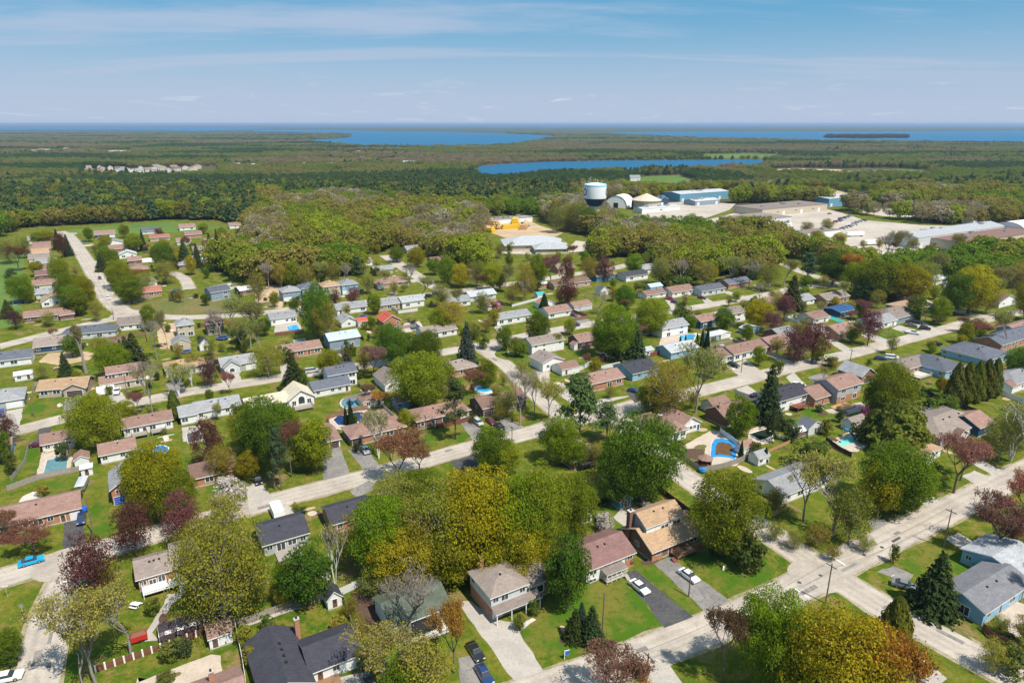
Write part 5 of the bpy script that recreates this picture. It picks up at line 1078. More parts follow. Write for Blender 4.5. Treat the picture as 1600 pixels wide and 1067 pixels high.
FENCES = [
 ('dark red lattice fence with white posts at lower left',[(150,1050),(195,1035),(252,1015),(320,990)],'wood_red',1.3,1.5,False,'trim'),
 ('long grey fence behind the charcoal-roofed house',[(345,985),(395,972),(455,948),(500,938)],'wood_grey',1.6),
 ('white panel fence under yellow-green trees',[(530,932),(572,912)],'fence_white',1.8),
 ('slim grey fence between green-roofed and charcoal-roofed yards',[(536,935),(552,985)],'wood_grey',1.5),
 ('white side fence right of pink-roofed shed',[(367,975),(380,1040),(384,1067)],'fence_white',1.6),
 ('black board fence along the cross street',[(1022,762),(1046,782),(1078,806)],'wood_dark',1.9),
 ('black board fence behind the blue playhouse',[(925,795),(960,780),(1000,770)],'wood_dark',1.7),
 ('dark fence between maroon and tan-roofed gardens',[(925,812),(945,835),(965,850)],'wood_dark',1.6),
 ('grey fence in front of blue covered pool',[(1100,738),(1130,732),(1170,718),(1182,712)],'wood_grey',1.7),
 ('grey fence along cross street by white pool house',[(1027,690),(1050,708),(1078,726),(1098,740)],'wood_grey',1.6),
 ('pale grey fence right of white pool house',[(1125,676),(1150,695),(1178,712)],'lamp_clear',1.6),
 ('weathered grey fence below teal covered pool',[(12,768),(60,750),(128,736)],'wood_grey',1.7),
 ('dark fence beside cream house driveway',[(18,752),(40,722),(45,700)],'wood_grey',1.3),
 ('brown fence behind kidney-shaped pool',[(505,680),(512,655),(560,642),(575,640)],'wood',1.7),
 ('dark red-brown fence along narrow carport',[(512,662),(532,695)],'wood_red',1.7),
 ('white fence left of brick bungalow lawn',[(600,640),(630,668)],'fence_white',1.6),
 ('brown fence between carport house and brick bungalow',[(615,640),(636,664)],'wood',1.6),
 ('tan fence behind the bright blue oval pool',[(722,612),(780,590)],'wood_tan',1.7),
 ('white fence between the two garages',[(905,580),(925,570)],'fence_white',1.8),
 ('white fence beside orange brick bungalow',[(922,570),(950,588)],'fence_white',1.8),
 ('rusty red fence below giant maple',[(925,572),(960,558)],'wood_red',1.8),
 ('long rusty red fence right of giant maple',[(1016,558),(1060,546)],'wood_red',1.9),
 ('dark fence by turquoise pool',[(1290,690),(1312,706),(1330,715)],'wood_dark',1.6),
 ('low dry wood fence left of shrubs',[(1200,708),(1240,690)],'wood_tan',1.1),
 ('white picket fence right of green lawn',[(800,480),(845,468)],'fence_white',1.4),
 ('dark brown fence behind golden-green hedge trees',[(1440,610),(1462,625),(1475,620)],'wood_dark',1.8),
 ('dark fence behind back lawn of navy garage',[(1487,630),(1510,642),(1530,650)],'wood_dark',1.9),
 ('pale grey wall fence at far right garden',[(1552,612),(1600,632)],'lamp_clear',1.9),
 ('brown board fence by the blue house garden',[(1535,985),(1550,1000),(1580,1012),(1640,1045)],'wood_red',1.6),
 ('short tan fence by bare corner trees',[(1208,808),(1228,795)],'wood_tan',1.5),
 ('cream fence round slate two-level house left side',[(324,468),(328,452)],'fence_white',1.6),
 ('cream fence behind slate two-level house',[(328,452),(362,446)],'fence_white',1.6),
 ('cream fence right of slate two-level house',[(362,446),(372,462)],'fence_white',1.6),
 ('red-brown fence below the aqua pool',[(430,525),(475,519)],'wood_red',1.6),
 ('brown fence left of tan hip-roofed bungalow',[(150,628),(157,600)],'wood_dark',1.5),
 ('grey fence round navy-roofed garage garden',[(1265,500),(1300,488)],'wood_grey',1.5),
]
for f in FENCES: fence(*f)
fr = random.Random(12); nf = 0
for c, lab in LAND[30:150]:
    if not (190 < c.y < 400) or nf >= 46 or fr.random() < .3: continue
    side = fr.choice((-1,1)); a = c + U*side*fr.uniform(9,11) + W*fr.uniform(-1,2); b2 = a + W*fr.choice((-1,1))*fr.uniform(8,13); e_ = b2 - U*side*fr.uniform(8,15)
    if any((q.x-v.x)**2+(q.y-v.y)**2 < (hw+3)**2 for line, hw in road_lines for q in line for v in (a, b2, e_, (a+b2)/2, (b2+e_)/2)): continue
    if any((o_.x-v.x)**2+(o_.y-v.y)**2 < 36 for o_, _ in LAND for v in (b2, e_, (a+b2)/2, (b2+e_)/2)): continue
    short = ' '.join(lab.split()[:8])
    while short.split()[-1] in ('and','with','of','the','a','by','beside','behind','at','in','on','left','right','below','above','to','between','facing','its','along','near','beyond'): short = ' '.join(short.split()[:-1])
    m_ = fr.choice(('wood_grey','wood_grey','wood','wood_red','fence_white','wood_dark')); nm = dict(wood_grey='weathered grey', wood='brown', wood_red='red-brown', fence_white='white', wood_dark='dark')[m_]
    fence(f"{nm} garden fence {'right' if side > 0 else 'left'} of {short}", [a, b2, e_], m_, 1.6); nf += 1

# ------------------------------------------------------------------ poles, lamps and wires
def pole(label, px, top, arm=True, lamp=False, mat='pole_wood', name='utility_pole', r=.15):
    p = G(*px); d = depth_of(p); hh = height_from(p, top); e = empty(name, p, T+math.pi/2)
    mb = MB(); mb.tube([(0,0,-.1),(0,0,hh*.5),(0,0,hh)], [r,r*.85,r*.7], 8); ob('shaft', mb.mesh('shaft', M[mat]), e)
    if arm:
        mb = MB(); mb.box(-1.1,1.1,-.06,.06,hh-.7,hh-.55); ob('crossarm', mb.mesh('crossarm', M[mat]), e)
        for x in (-1,-.4,.4,1): mb = MB(); mb.tube([(x,0,hh-.55),(x,0,hh-.3)], .05, 6); ob('insulator', mb.mesh('insulator', M['metal_light']), e)
    if lamp:
        mb = MB(); mb.tube([(0,0,hh-.3),(-.9,0,hh),(-1.8,0,hh+.05)], .05, 5); mb.box(-2.3,-1.6,-.12,.12,hh-.02,hh+.12); ob('lamp_arm', mb.mesh('lamp_arm', M['metal_light']), e)
    tag(e, label, 'pole'); return p, hh
def height_from(p, top):
    # height whose projection has pixel y = top, above ground point p
    v = (top-533.5)/FPX; A = p.y
    # ((H-z)CP - A SP) = v (A CP + (H-z) SP)
    k = A*(v*CP + SP)/(CP - v*SP); return max(.4, CAM_H - k)
POLES = [('bare wooden pole at the crossroads',(1290,942),880,True,False),('wooden pole across from big spruce',(1474,855),795,True,False),('thin pole on lawn by three small spruces',(941,993),925,False,False),
 ('wooden pole at the bottom edge by the pale driveway',(1010,1066),1020,True,True),('pole beside white car driveway',(1076,932),892,False,False),('pole at the long brick bungalow lawn',(146,835),778,False,False),
 ('thin lamp pole on orange-tan bungalow lawn',(54,652),620,False,True),('pole by carport house street side',(666,688),648,True,False),('pole left of brown-trunk spruce cluster',(430,765),705,True,False),
 ('utility pole on right street beside hedge lawn',(1328,567),545,True,False),('lamp pole left of pink-roofed brick house',(1284,550),525,False,True),('lamp pole on grey-roofed white lawn',(1387,530),507,False,True),('lamp pole before the corner lawn maples',(1480,503),484,False,True),
 ('pole by slate bungalow lawn',(1158,464),449,False,True),('lamp pole above red truck lawn',(1068,480),463,False,True),('pole at the end of straight left road',(178,500),482,False,False),('white pole in front of two-storey pink house',(199,615),584,False,False),
 ('lamp pole along straight left road',(139,462),448,False,True),('utility pole by slate-roofed split-level drive',(1158,582),555,False,False),('utility pole near the bay window house',(800,698),665,True,False),('pole at sandy path near poplar',(2,552),538,False,False)]
PW = {}
for lab, px, top, arm, lamp in POLES: PW[px] = pole(lab, px, top, arm, lamp)
def wire(label, a, b2):
    (p, h1), (q, h2) = PW[a], PW[b2]; e = empty('power_line', p)
    for off in (-.9,.9):
        n = Vector((W.x, W.y, 0))*off; pts = []
        for k in range(13):
            t = k/12; z = (h1-.3)*(1-t)+(h2-.3)*t - 1.1*4*t*(1-t); v = (q-p)*t + n; pts.append((v.x, v.y, z))
        mb = MB(); mb.tube(pts, .022, 4); ob('cable', mb.mesh('cable', M['wire']), e)
    tag(e, label, 'cable')
wire('power cables from spruce cluster pole to carport house pole',(430,765),(666,688)); wire('power cables from carport house pole to next street pole',(666,688),(800,698)); wire('power cables between crossroads pole and pole by spruce',(1290,942),(1474,855)); wire('power cables from bottom edge pole to crossroads pole',(1010,1066),(1290,942))
def street_sign(label, px, kind):
    e = empty('street_sign', G(*px), .4); mb = MB(); mb.tube([(0,0,0),(0,0,2.6)], .04, 6); ob('post', mb.mesh('post', M['metal_light']), e)
    mb = MB(); mb.box(-.5,.5,-.02,.02,2.3,2.55) if kind else mb.box(-.35,.35,-.02,.02,1.9,2.6); ob('plate', mb.mesh('plate', M['trim'] if kind else M['metal_grey']), e); tag(e, label, 'sign')
street_sign('white street sign on the left corner lawn', (12,932), 1); street_sign('small sign post by left side road', (37,962), 0); street_sign('street sign at the crossroads lawn corner', (1392,915), 1)
def hydrant():
    e = empty('fire_hydrant', G(1130,890)); mb = MB(); mb.lathe([(.02,0),(.28,0),(.22,.12),(.2,.75),(.1,.95),(.02,.98)], 10); ob('barrel', mb.mesh('barrel', M['trim'], True), e); tag(e, 'white post ornament in stone ring on corner lawn', 'ornament')
hydrant()

# ------------------------------------------------------------------ vehicles
def extr(mb, prof, y0, y1, inset=0, i=0, zc=None):
    n = len(prof); mb.add([(x,y0,z) for x,z in prof] + [(x,y1,z) for x,z in prof], [tuple(range(n)), tuple(reversed(range(n,2*n)))] + [(j, n+j, n+(j+1)%n, (j+1)%n) for j in range(n)], i)
def carparts(kind):
    w = .9; S = {}
    if kind == 'sedan': body = [(-2.3,.3),(2.25,.3),(2.35,.55),(2.25,.78),(1.1,.95),(-1.6,1.0),(-2.3,.92),(-2.38,.6)]; cab = [(1.05,.93),(.35,1.42),(-.9,1.45),(-1.75,.98)]; L_ = 4.7
    elif kind == 'suv': body = [(-2.25,.38),(2.2,.38),(2.32,.7),(2.22,.98),(1.25,1.1),(-2.2,1.12),(-2.33,.7)]; cab = [(1.2,1.08),(.55,1.68),(-1.85,1.72),(-2.2,1.1)]; L_ = 4.6
    elif kind == 'van': body = [(-2.45,.38),(2.4,.38),(2.5,.75),(2.4,1.05),(1.7,1.2),(-2.45,1.22),(-2.5,.7)]; cab = [(1.65,1.18),(.9,1.8),(-2.3,1.86),(-2.44,1.2)]; L_ = 5
    else: body = [(-2.75,.5),(2.7,.5),(2.8,.8),(2.7,1.1),(1.4,1.2),(-.75,1.22),(-.8,1.05),(-2.75,1.05),(-2.8,.7)]; cab = [(1.35,1.18),(.75,1.78),(-.5,1.8),(-.75,1.2)]; L_ = 5.6
    mb = MB(); extr(mb, body, -w, w)
    bm_v = [(x, y*(.93 if z > .9 else 1.0), z) for x,y,z in mb.V]; S['body'] = mesh('body', bm_v, mb.F, [M['paint_white']])
    n = len(cab); V = [(x,-w*.9 if k in (0,n-1) else -w*.72,z) for k,(x,z) in enumerate(cab)] + [(x,w*.9 if k in (0,n-1) else w*.72,z) for k,(x,z) in enumerate(cab)]
    S['window'] = mesh('window', V, [tuple(range(n)), tuple(reversed(range(n,2*n)))] + [(j, n+j, n+(j+1)%n, (j+1)%n) for j in range(n)], M['glass_pane'])
    (xa,za), (xb,zb) = cab[1], cab[2]; mb = MB(); t = .05
    mb.add([(xa+.05,-w*.74,za+.005),(xa+.05,w*.74,za+.005),(xb-.05,w*.74,zb+.005),(xb-.05,-w*.74,zb+.005),(xa,-w*.66,za+t),(xa,w*.66,za+t),(xb,w*.66,zb+t),(xb,-w*.66,zb+t)], [(0,1,5,4),(1,2,6,5),(2,3,7,6),(3,0,4,7),(4,5,6,7)]); S['roof'] = mb.mesh('roof', [M['paint_white']])
    mb = MB(); mb.tube([(0,-.11,0),(0,.11,0)], .34, 14); mb.tube([(0,-.12,0),(0,.12,0)], .2, 10, 1); S['wheel'] = mb.mesh('wheel', [M['tyre'], M['rim']])
    mb = MB(); mb.box(-.06,.06,-.2,.2,-.08,.08); S['headlight'] = mb.mesh('headlight', M['lamp_clear']); mb = MB(); mb.box(-.05,.05,-.16,.16,-.1,.1); S['taillight'] = mb.mesh('taillight', M['lamp_red'])
    S['xf'] = max(x for x,z in body)-.08; S['xr'] = min(x for x,z in body)+.06; S['ax'] = L_*.29; S['zl'] = .7 if kind in ('sedan',) else .85; return S
CARS = {k: carparts(k) for k in ('sedan','suv','van','pickup')}
def car(label, px, ang, col, kind='sedan', cat=None):
    S = CARS[kind]; p = G(*px); p.z = .075; e = empty('parked_car' if kind != 'pickup' else 'pickup_truck', p, R(ang)); pm_ = M['paint_'+col]
    for k in ('body','roof'):
        o = ob(k, S[k], e); o.material_slots[0].link = 'OBJECT'; o.material_slots[0].material = pm_
    ob('window', S['window'], e)
    for x in (-S['ax'], S['ax']):
        for y in (-.8,.8): ob('wheel', S['wheel'], e, (x,y,.34))
    for y in (-.62,.62): ob('headlight', S['headlight'], e, (S['xf'],y,S['zl'])); ob('taillight', S['taillight'], e, (S['xr'],y,S['zl']+.1))
    tag(e, label, cat or {'sedan':'car','suv':'car','van':'van','pickup':'pickup truck'}[kind])
A_ = 30.5; Bv = -58
for c in [
 ('white sedan on the black driveway of maroon-roofed house',(999,921),Bv,'white','sedan'),('white sedan on the grey driveway of tan-roofed house',(1076,903),Bv,'white','sedan'),
 ('bright cyan coupe parked at the left roadside',(50,880),A_+3,'cyan','sedan'),('navy car on the long brick bungalow driveway',(128,815),-62,'navy','suv'),
 ('dark navy sedan at bottom edge driveway',(757,1058),-64,'navy','sedan'),('dark car above the navy sedan at bottom',(743,1022),-62,'black','sedan'),
 ('dark green pickup at the charcoal-roofed house drive',(572,1058),-62,'black','pickup'),('black car beside the blue house drive',(1525,876),-33,'black','suv'),
 ('dark blue car half hidden left of big spruce',(1413,918),-30,'grey','sedan'),('red car behind dark red maples at right',(1572,788),25,'red','sedan'),('blue car on the concrete drive of tan-roofed house at right',(1521,716),-50,'blue','sedan'),
 ('silver car on carport house driveway',(571,706),-62,'silver','sedan'),('maroon car on brown-roofed brick drive',(767,661),-60,'maroon','sedan'),('black car beside the maroon car',(781,669),-60,'black','sedan'),
 ('silver car at the brick bungalow garage',(747,663),-60,'silver','suv'),('black car at the left cream driveway',(403,753),-60,'black','sedan'),('maroon car near the cream pool house',(59,697),20,'maroon','sedan'),
 ('white pickup parked before two-storey pink house',(184,614),-70,'white','pickup'),('navy car under the two-storey pink house carport',(171,607),-70,'navy','sedan'),('silver van on the street by cream-roofed house',(487,582),A_-4,'silver','van'),
 ('dark blue sedan by the orange brick bungalow',(991,613),-40,'navy','sedan'),('navy car on upper street near pink-roofed white house',(899,510),A_,'navy','suv'),('maroon car beside pink-roofed white house',(896,494),-50,'maroon','sedan'),
 ('bright red pickup truck left of salmon-roofed house',(1047,469),-45,'red','pickup'),('navy car in front of bright red truck',(1055,474),-45,'navy','sedan'),('maroon car by slate bungalow lawn',(1097,467),-40,'maroon','sedan'),
 ('white pickup by wide taupe house',(1426,522),-35,'white','pickup'),('black sedan first at taupe house drive',(1424,510),-35,'grey','sedan'),('black car second at taupe house drive',(1433,506),-35,'black','suv'),('black-and-white car at end of taupe house drive',(1445,515),-35,'black','suv'),
 ('dark red pickup below orange-tan roof',(1466,503),-10,'maroon','pickup'),('navy car left of white van on right street lawn',(1376,562),-15,'navy','sedan'),('white van on the lawn side of right street',(1393,561),-20,'white','van'),
 ('black pickup by slate blue house drive',(1460,540),-8,'black','pickup'),('white van behind the dark slate house',(1249,606),-30,'white','van'),('black car on dark drive by the spruce',(1183,620),10,'black','sedan'),('black car at row house driveway',(1146,573),-50,'black','suv'),
 ('navy car behind corner by blue spruce',(759,583),10,'navy','sedan'),('white car on the straight left road nearest bend',(169,467),-56,'white','sedan'),('dark car on straight left road in middle',(163,450),-56,'grey','sedan'),('dark car on straight left road farthest up',(156,436),-56,'black','sedan'),
 ('teal car at the far end of straight road',(132,378),20,'teal','sedan'),('navy car on drive by rusty red roof',(211,468),20,'navy','suv'),('black car beside cream house in left row',(101,446),15,'black','suv'),('black car near mid road junction',(671,464),20,'black','suv'),('black van near mid road junction',(682,461),20,'black','van'),
 ('red car by grey two-storey first in row',(470,476),-70,'red','sedan'),('blue car at left edge grey garage',(4,649),-60,'blue','suv'),('white car at the lower left road corner',(12,1062),20,'white','sedan'),('grey car at bottom right drive',(1421,1058),-30,'grey','sedan'),
 ('dark car on upper street by aqua pool fence',(472,492),-70,'grey','sedan'),('black car by junction at far right woods',(1578,470),20,'black','sedan'),('dark truck beside pale central hall',(893,389),40,'black','van'),
 ('blue car by right-hand maple drive',(1420,412),10,'blue','sedan'),('pale pickup at the flat grey building',(1393,395),60,'silver','pickup'),('dark car left of grey-teal two-storey drive',(566,458),-60,'black','suv'),
 ]: car(*c)
k = 0
for row, (x0, y0) in enumerate(((1295,351),(1316,358))):
    for j in range(9):
        x = x0 + j*5.2 - (j > 4)*8; y = y0 - j*1.55
        p = G(x, y); car('parked car in the two rows on the factory yard', (x,y), -58 + random.uniform(-3,3), random.choice(('white','black','navy','grey','silver','red')), random.choice(('sedan','suv','pickup')))
for o in C.objects:
    if o.get('label') == 'parked car in the two rows on the factory yard': o['group'] = 'cars parked in rows on the factory yard'
car('red car alone near the blue warehouse',(1296,335),10,'red')

# ------------------------------------------------------------------ trees: prototypes (height 1, crown diameter 1)
def unit(n):
    v = RNG.normal(size=(n,3)); return v/np.linalg.norm(v,axis=1,keepdims=True)
def leaves(name, Pn, Nn, size, mat, elong=1.5):
    """one small folded leaf-clump face per point"""
    n = len(Pn); Nn = Nn/np.maximum(1e-6, np.linalg.norm(Nn,axis=1,keepdims=True))
    r = unit(n); a = np.cross(Nn, r); a /= np.maximum(1e-6, np.linalg.norm(a,axis=1,keepdims=True)); b2 = np.cross(Nn, a)
    s = (size*RNG.uniform(.6,1.35,n))[:,None] if np.isscalar(size) else size[:,None]
    V = np.empty((n,4,3)); V[:,0] = Pn+a*s*elong*.5; V[:,1] = Pn+b2*s*.5+Nn*s*.14; V[:,2] = Pn-a*s*elong*.5; V[:,3] = Pn-b2*s*.5+Nn*s*.14
    me = bpy.data.meshes.new(name); me.vertices.add(4*n); me.vertices.foreach_set('co', V.reshape(-1))
    me.loops.add(4*n); me.loops.foreach_set('vertex_index', np.arange(4*n, dtype=np.int32)); me.polygons.add(n); me.polygons.foreach_set('loop_start', np.arange(0,4*n,4,dtype=np.int32))
    me.materials.append(mat); me.update(calc_edges=True); me.validate(); return me
ASP = .85     # assumed width / height when laying leaves out
def blob_crown(nleaf, size, zb=.22, nb=26, seed=0, narrow=1.0, open_=.0):
    """a crown made of many overlapping clumps; returns points and normals in unit space"""
    rng = np.random.default_rng(seed); cen = []; rad = []
    for k in range(nb):
        d = rng.normal(size=3); d /= np.linalg.norm(d); rr = rng.uniform(.4,.95) if k > 4 else rng.uniform(0,.35)
        c = d*rr; cen.append((c[0]*.5*narrow, c[1]*.5*narrow, (zb+1)/2 + c[2]*(1-zb)/2)); rad.append(rng.uniform(.17,.24) if nb < 20 else rng.uniform(.08,.17))
    per = int(nleaf*.82)//nb; Ps = []; Ns = []
    m_ = int(nleaf*.18); d = rng.normal(size=(m_,3)); d /= np.linalg.norm(d,axis=1,keepdims=True); q = d*rng.uniform(.5,1,(m_,1))**.4
    Ps.append(np.stack([q[:,0]*.5*narrow, q[:,1]*.5*narrow, (zb+1)/2+q[:,2]*(1-zb)/2],1)); Ns.append(d + rng.normal(size=(m_,3))*.6)
    for c, r in zip(cen, rad):
        d = rng.normal(size=(per,3)); d /= np.linalg.norm(d,axis=1,keepdims=True); d[:,2] = np.where(d[:,2] < -.35, -d[:,2], d[:,2])
        rr = r*rng.uniform(.72,1.12,(per,1))**.6; p = np.array(c) + d*rr*np.array([1,1,.85]); Ps.append(p); Ns.append(d + rng.normal(size=(per,3))*.45 + np.array([0,0,.25]))
    Pn = np.concatenate(Ps); Nn = np.concatenate(Ns)
    top = Pn[:,2].max(); Pn[:,2] = zb + (Pn[:,2]-zb)*(1-zb)/(top-zb); w = np.quantile(np.hypot(Pn[:,0],Pn[:,1]), .985); Pn[:,:2] *= .5/w
    return Pn, Nn, cen
def limbs(cen, zb, seed, mat, r0=.028, trunk_top=.7, lean=0):
    rng = random.Random(seed); mb = MB(); lx = rng.uniform(-lean,lean); pts = [(0,0,-.02),(lx*.3,0,zb*.6),(lx*.7,lx*.3,(zb+trunk_top)/2),(lx,lx*.5,trunk_top)]
    mb.tube(pts, [r0*1.25,r0,r0*.7,r0*.25], 8)
    for c in cen:
        t = rng.uniform(.45,.95); z = zb*.7 + (min(trunk_top, c[2]) - zb*.7)*t*.75; s = Vector((lx*z,0,z)); e = Vector(c); m_ = s.lerp(e,.5); m_.z -= .02
        mb.tube([s,m_,e], [r0*.42,r0*.26,r0*.08], 5, cap=False)
    return mb.mesh('trunk', mat, True)
def branchy(seed, depth=4, spread=.6, zb=.25, mat=None, r0=.02, nsub=3, stems=1, up=.25):
    """bare branching skeleton; returns trunk mesh and twig points"""
    rng = random.Random(seed); mb = MB(); tips = []
    def grow(p, d, ln, r, k):
        q = p + d*ln*.5 + Vector((rng.uniform(-1,1),rng.uniform(-1,1),0))*ln*.06; e = q + (d + Vector((0,0,up*.3))).normalized()*ln*.5
        mb.tube([p,q,e], [r,r*.8,r*.6], 6 if k == depth else 4, cap=False)
        if k <= 2: tips.extend([q.lerp(e,t)+Vector((rng.gauss(0,.012),rng.gauss(0,.012),rng.gauss(0,.012))) for t in (.2,.6,1)])
        if k == 0: return
        for j in range(nsub + (1 if rng.random() < .4 else 0)):
            a = rng.uniform(0,6.28); side = Vector((math.cos(a),math.sin(a),rng.uniform(-.1,.35))); nd = (d*(1-spread*.5) + side*spread + Vector((0,0,up))).normalized()
            grow(e if j else e, nd, ln*rng.uniform(.62,.82), r*.58, k-1)
    for s in range(stems):
        d0 = Vector((rng.uniform(-.25,.25)*(stems > 1),rng.uniform(-.25,.25)*(stems > 1),1)).normalized(); grow(Vector((0,0,-.02)), d0, zb+.08, r0, depth)
    V = np.array(mb.V); tp = np.array([tuple(t) for t in tips]); zt = max(V[:,2].max(), tp[:,2].max()); w = np.quantile(np.hypot(tp[:,0],tp[:,1]),.97)
    sc = np.array([.5/w,.5/w,1/zt]); mb.V = [tuple(v) for v in V*sc]; tp = tp*sc
    return mb.mesh('trunk', mat, True), tp
def speckle(tp, n, spread, seed):
    rng = np.random.default_rng(seed); k = rng.integers(0,len(tp),n); return tp[k] + rng.normal(size=(n,3))*spread, rng.normal(size=(n,3)) + np.array([0,0,.5])
def spruce_pts(seed, n, power=.95, base=.04, droop=.25, ragged=.12):
    rng = np.random.default_rng(seed); Ps = []; Ns = []; layers = 24
    for l in range(layers):
        z = base + (1-base)*(l/layers)**1.0; rad = .5*((1-z)/(1-base))**power + .012; nb = max(5, int(15*(1-z)+5)); off = rng.uniform(0,6.28)
        for b2 in range(nb):
            a = off + 2*math.pi*b2/nb + rng.uniform(-.15,.15); L_ = rad*rng.uniform(1-ragged*2,1+ragged*.4); m_ = max(2, int(n*(rad/.5+.15)/(layers*11)))
            t = rng.uniform(.15,1,m_)**.7; x = L_*t
            Ps.append(np.stack([np.cos(a)*x + rng.normal(size=m_)*.018, np.sin(a)*x + rng.normal(size=m_)*.018, z - droop*L_*t*.6 + .03*t*t + rng.normal(size=m_)*.008],1))
            Ns.append(np.stack([np.cos(a)*.5+rng.normal(size=m_)*.35, np.sin(a)*.5+rng.normal(size=m_)*.35, np.full(m_,.8)],1))
    Pn = np.concatenate(Ps); Pn[:,2] = np.clip(Pn[:,2], .01, 1); return Pn, np.concatenate(Ns)
def pine_pts(seed, n):
    rng = np.random.default_rng(seed); Ps = []; Ns = []; cen = []
    for k in range(34):
        z = rng.uniform(.3,1)**.9; a = rng.uniform(0,6.28); rad = .5*min(1, (1.08-z)*1.5)*rng.uniform(.35,1); c = np.array([math.cos(a)*rad, math.sin(a)*rad, z]); cen.append(tuple(c)); m_ = n//34
        d = rng.normal(size=(m_,3)); p = c + d*np.array([.075,.075,.022]); Ps.append(p); Ns.append(d*.4 + np.array([0,0,1.0]))
    Pn = np.concatenate(Ps); Pn[:,2] = np.clip(Pn[:,2],.2,1); return Pn, np.concatenate(Ns), cen
PROTO = {}
def proto(sp, trunk, crown): PROTO.setdefault(sp, []).append((trunk, crown))
LM = M['leaf']
for s in range(4):
    zb = (.09,.14,.06,.11)[s]; Pn, Nn, cen = blob_crown(11500, .036, zb, 64, 10+s); proto('m', limbs(cen[:34], zb+.06, s, M['bark']), leaves('crown', Pn, Nn, .0225, LM))
for s in range(3):      # the largest crowns, with finer leaves
    Pn, Nn, cen = blob_crown(27000, .03, .08, 110, 210+s); proto('m2', limbs(cen[:50], .14, s, M['bark']), leaves('crown', Pn, Nn, .0145, LM))
for s in range(2):
    Pn, Nn, cen = blob_crown(13000, .03, .08, 100, 220+s); proto('v2', limbs(cen, .14, s, M['bark_grey'], .02), leaves('crown', Pn, Nn, .0135, LM))
for s in range(3):
    Pn, Nn, cen = blob_crown(5200, .03, .1, 70, 30+s); tr = limbs(cen, .16, s, M['bark_grey'], .022); proto('v', tr, leaves('crown', Pn, Nn, .021, LM))
for s in range(3):
    tr, tp = branchy(50+s, 5, .62, .24, M['bark_grey'], .02); Pn, Nn = speckle(tp, 4600, .024, s); proto('s', tr, leaves('crown', Pn, Nn, .0165, LM))
for s in range(2):
    tr, tp = branchy(60+s, 5, .66, .2, M['bark_grey'], .022); Pn, Nn = speckle(tp, 800, .015, s); proto('b', tr, leaves('crown', Pn, Nn, .014, LM))
for s in range(2):
    tr, tp = branchy(70+s, 5, .6, .2, M['bark'], .018); Pn, Nn = speckle(tp, 7000, .026, s); proto('o', tr, leaves('crown', Pn, Nn, .018, LM))
def pole_trunk(r=.02, top=.95, mat='bark'):
    mb = MB(); mb.tube([(0,0,-.02),(0,0,top*.5),(0,0,top)], [r,r*.6,r*.15], 7); return mb.mesh('trunk', M[mat])
for s in range(2):
    Pn, Nn, cen = blob_crown(6500, .03, .08, 60, 160+s); proto('rm', limbs(cen, .14, s, M['bark'], .02), leaves('crown', Pn, Nn, .02, LM))
for s in range(2):
    Pn, Nn = spruce_pts(80+s, 5200); proto('p', pole_trunk(), leaves('crown', Pn, Nn, .036, LM, 2.2))
for s in range(2):
    Pn, Nn, cen = pine_pts(90+s, 3600); proto('w', limbs(cen, .2, s, M['bark'], .02, .95), leaves('crown', Pn, Nn, .03, LM, 2.0))
def cedar_pts(seed, n, pw):
    rng = np.random.default_rng(seed); z = rng.uniform(.02,1,n); a = rng.uniform(0,6.28,n); prof = np.minimum(1, (z/.18))**.5*np.clip(1-z,0,1)**pw; prof = prof/prof.max()
    lump = 1 + .12*np.sin(a*5+z*17)+.08*np.sin(a*9-z*31); rr = .5*prof*lump*rng.uniform(.8,1.0,n); d = np.stack([np.cos(a),np.sin(a),np.full(n,.35)],1)
    return np.stack([np.cos(a)*rr,np.sin(a)*rr,z],1), d + rng.normal(size=(n,3))*.4
for s in range(2):
    Pn, Nn = cedar_pts(s, 4200, .55); proto('C', pole_trunk(.03,.8), leaves('crown', Pn, Nn, .045, LM, 1.8))
Pn, Nn = cedar_pts(9, 1300, .8); proto('c', pole_trunk(.06,.8), leaves('crown', Pn, Nn, .12, LM, 1.8))
tr, tp = branchy(97, 5, .22, .15, M['bark_grey'], .03, up=.9); Pn, Nn = speckle(tp, 2000, .03, 3); Pn[:,2] = np.clip(Pn[:,2],.1,1); proto('l', tr, leaves('crown', Pn, Nn, .05, LM))
for s in range(2):
    tr, tp = branchy(100+s, 4, .5, .28, M['bark_birch'], .016, stems=3, up=.4); Pn, Nn = speckle(tp, 1900, .028, s); Pn[:,2] -= .02; proto('i', tr, leaves('crown', Pn, Nn, .024, LM))
for s in range(3):
    Pn, Nn, cen = blob_crown(2200, .07, .02, 22, 120+s); proto('h', limbs(cen, .05, s, M['bark'], .02, .5), leaves('crown', Pn, Nn, .055, LM))
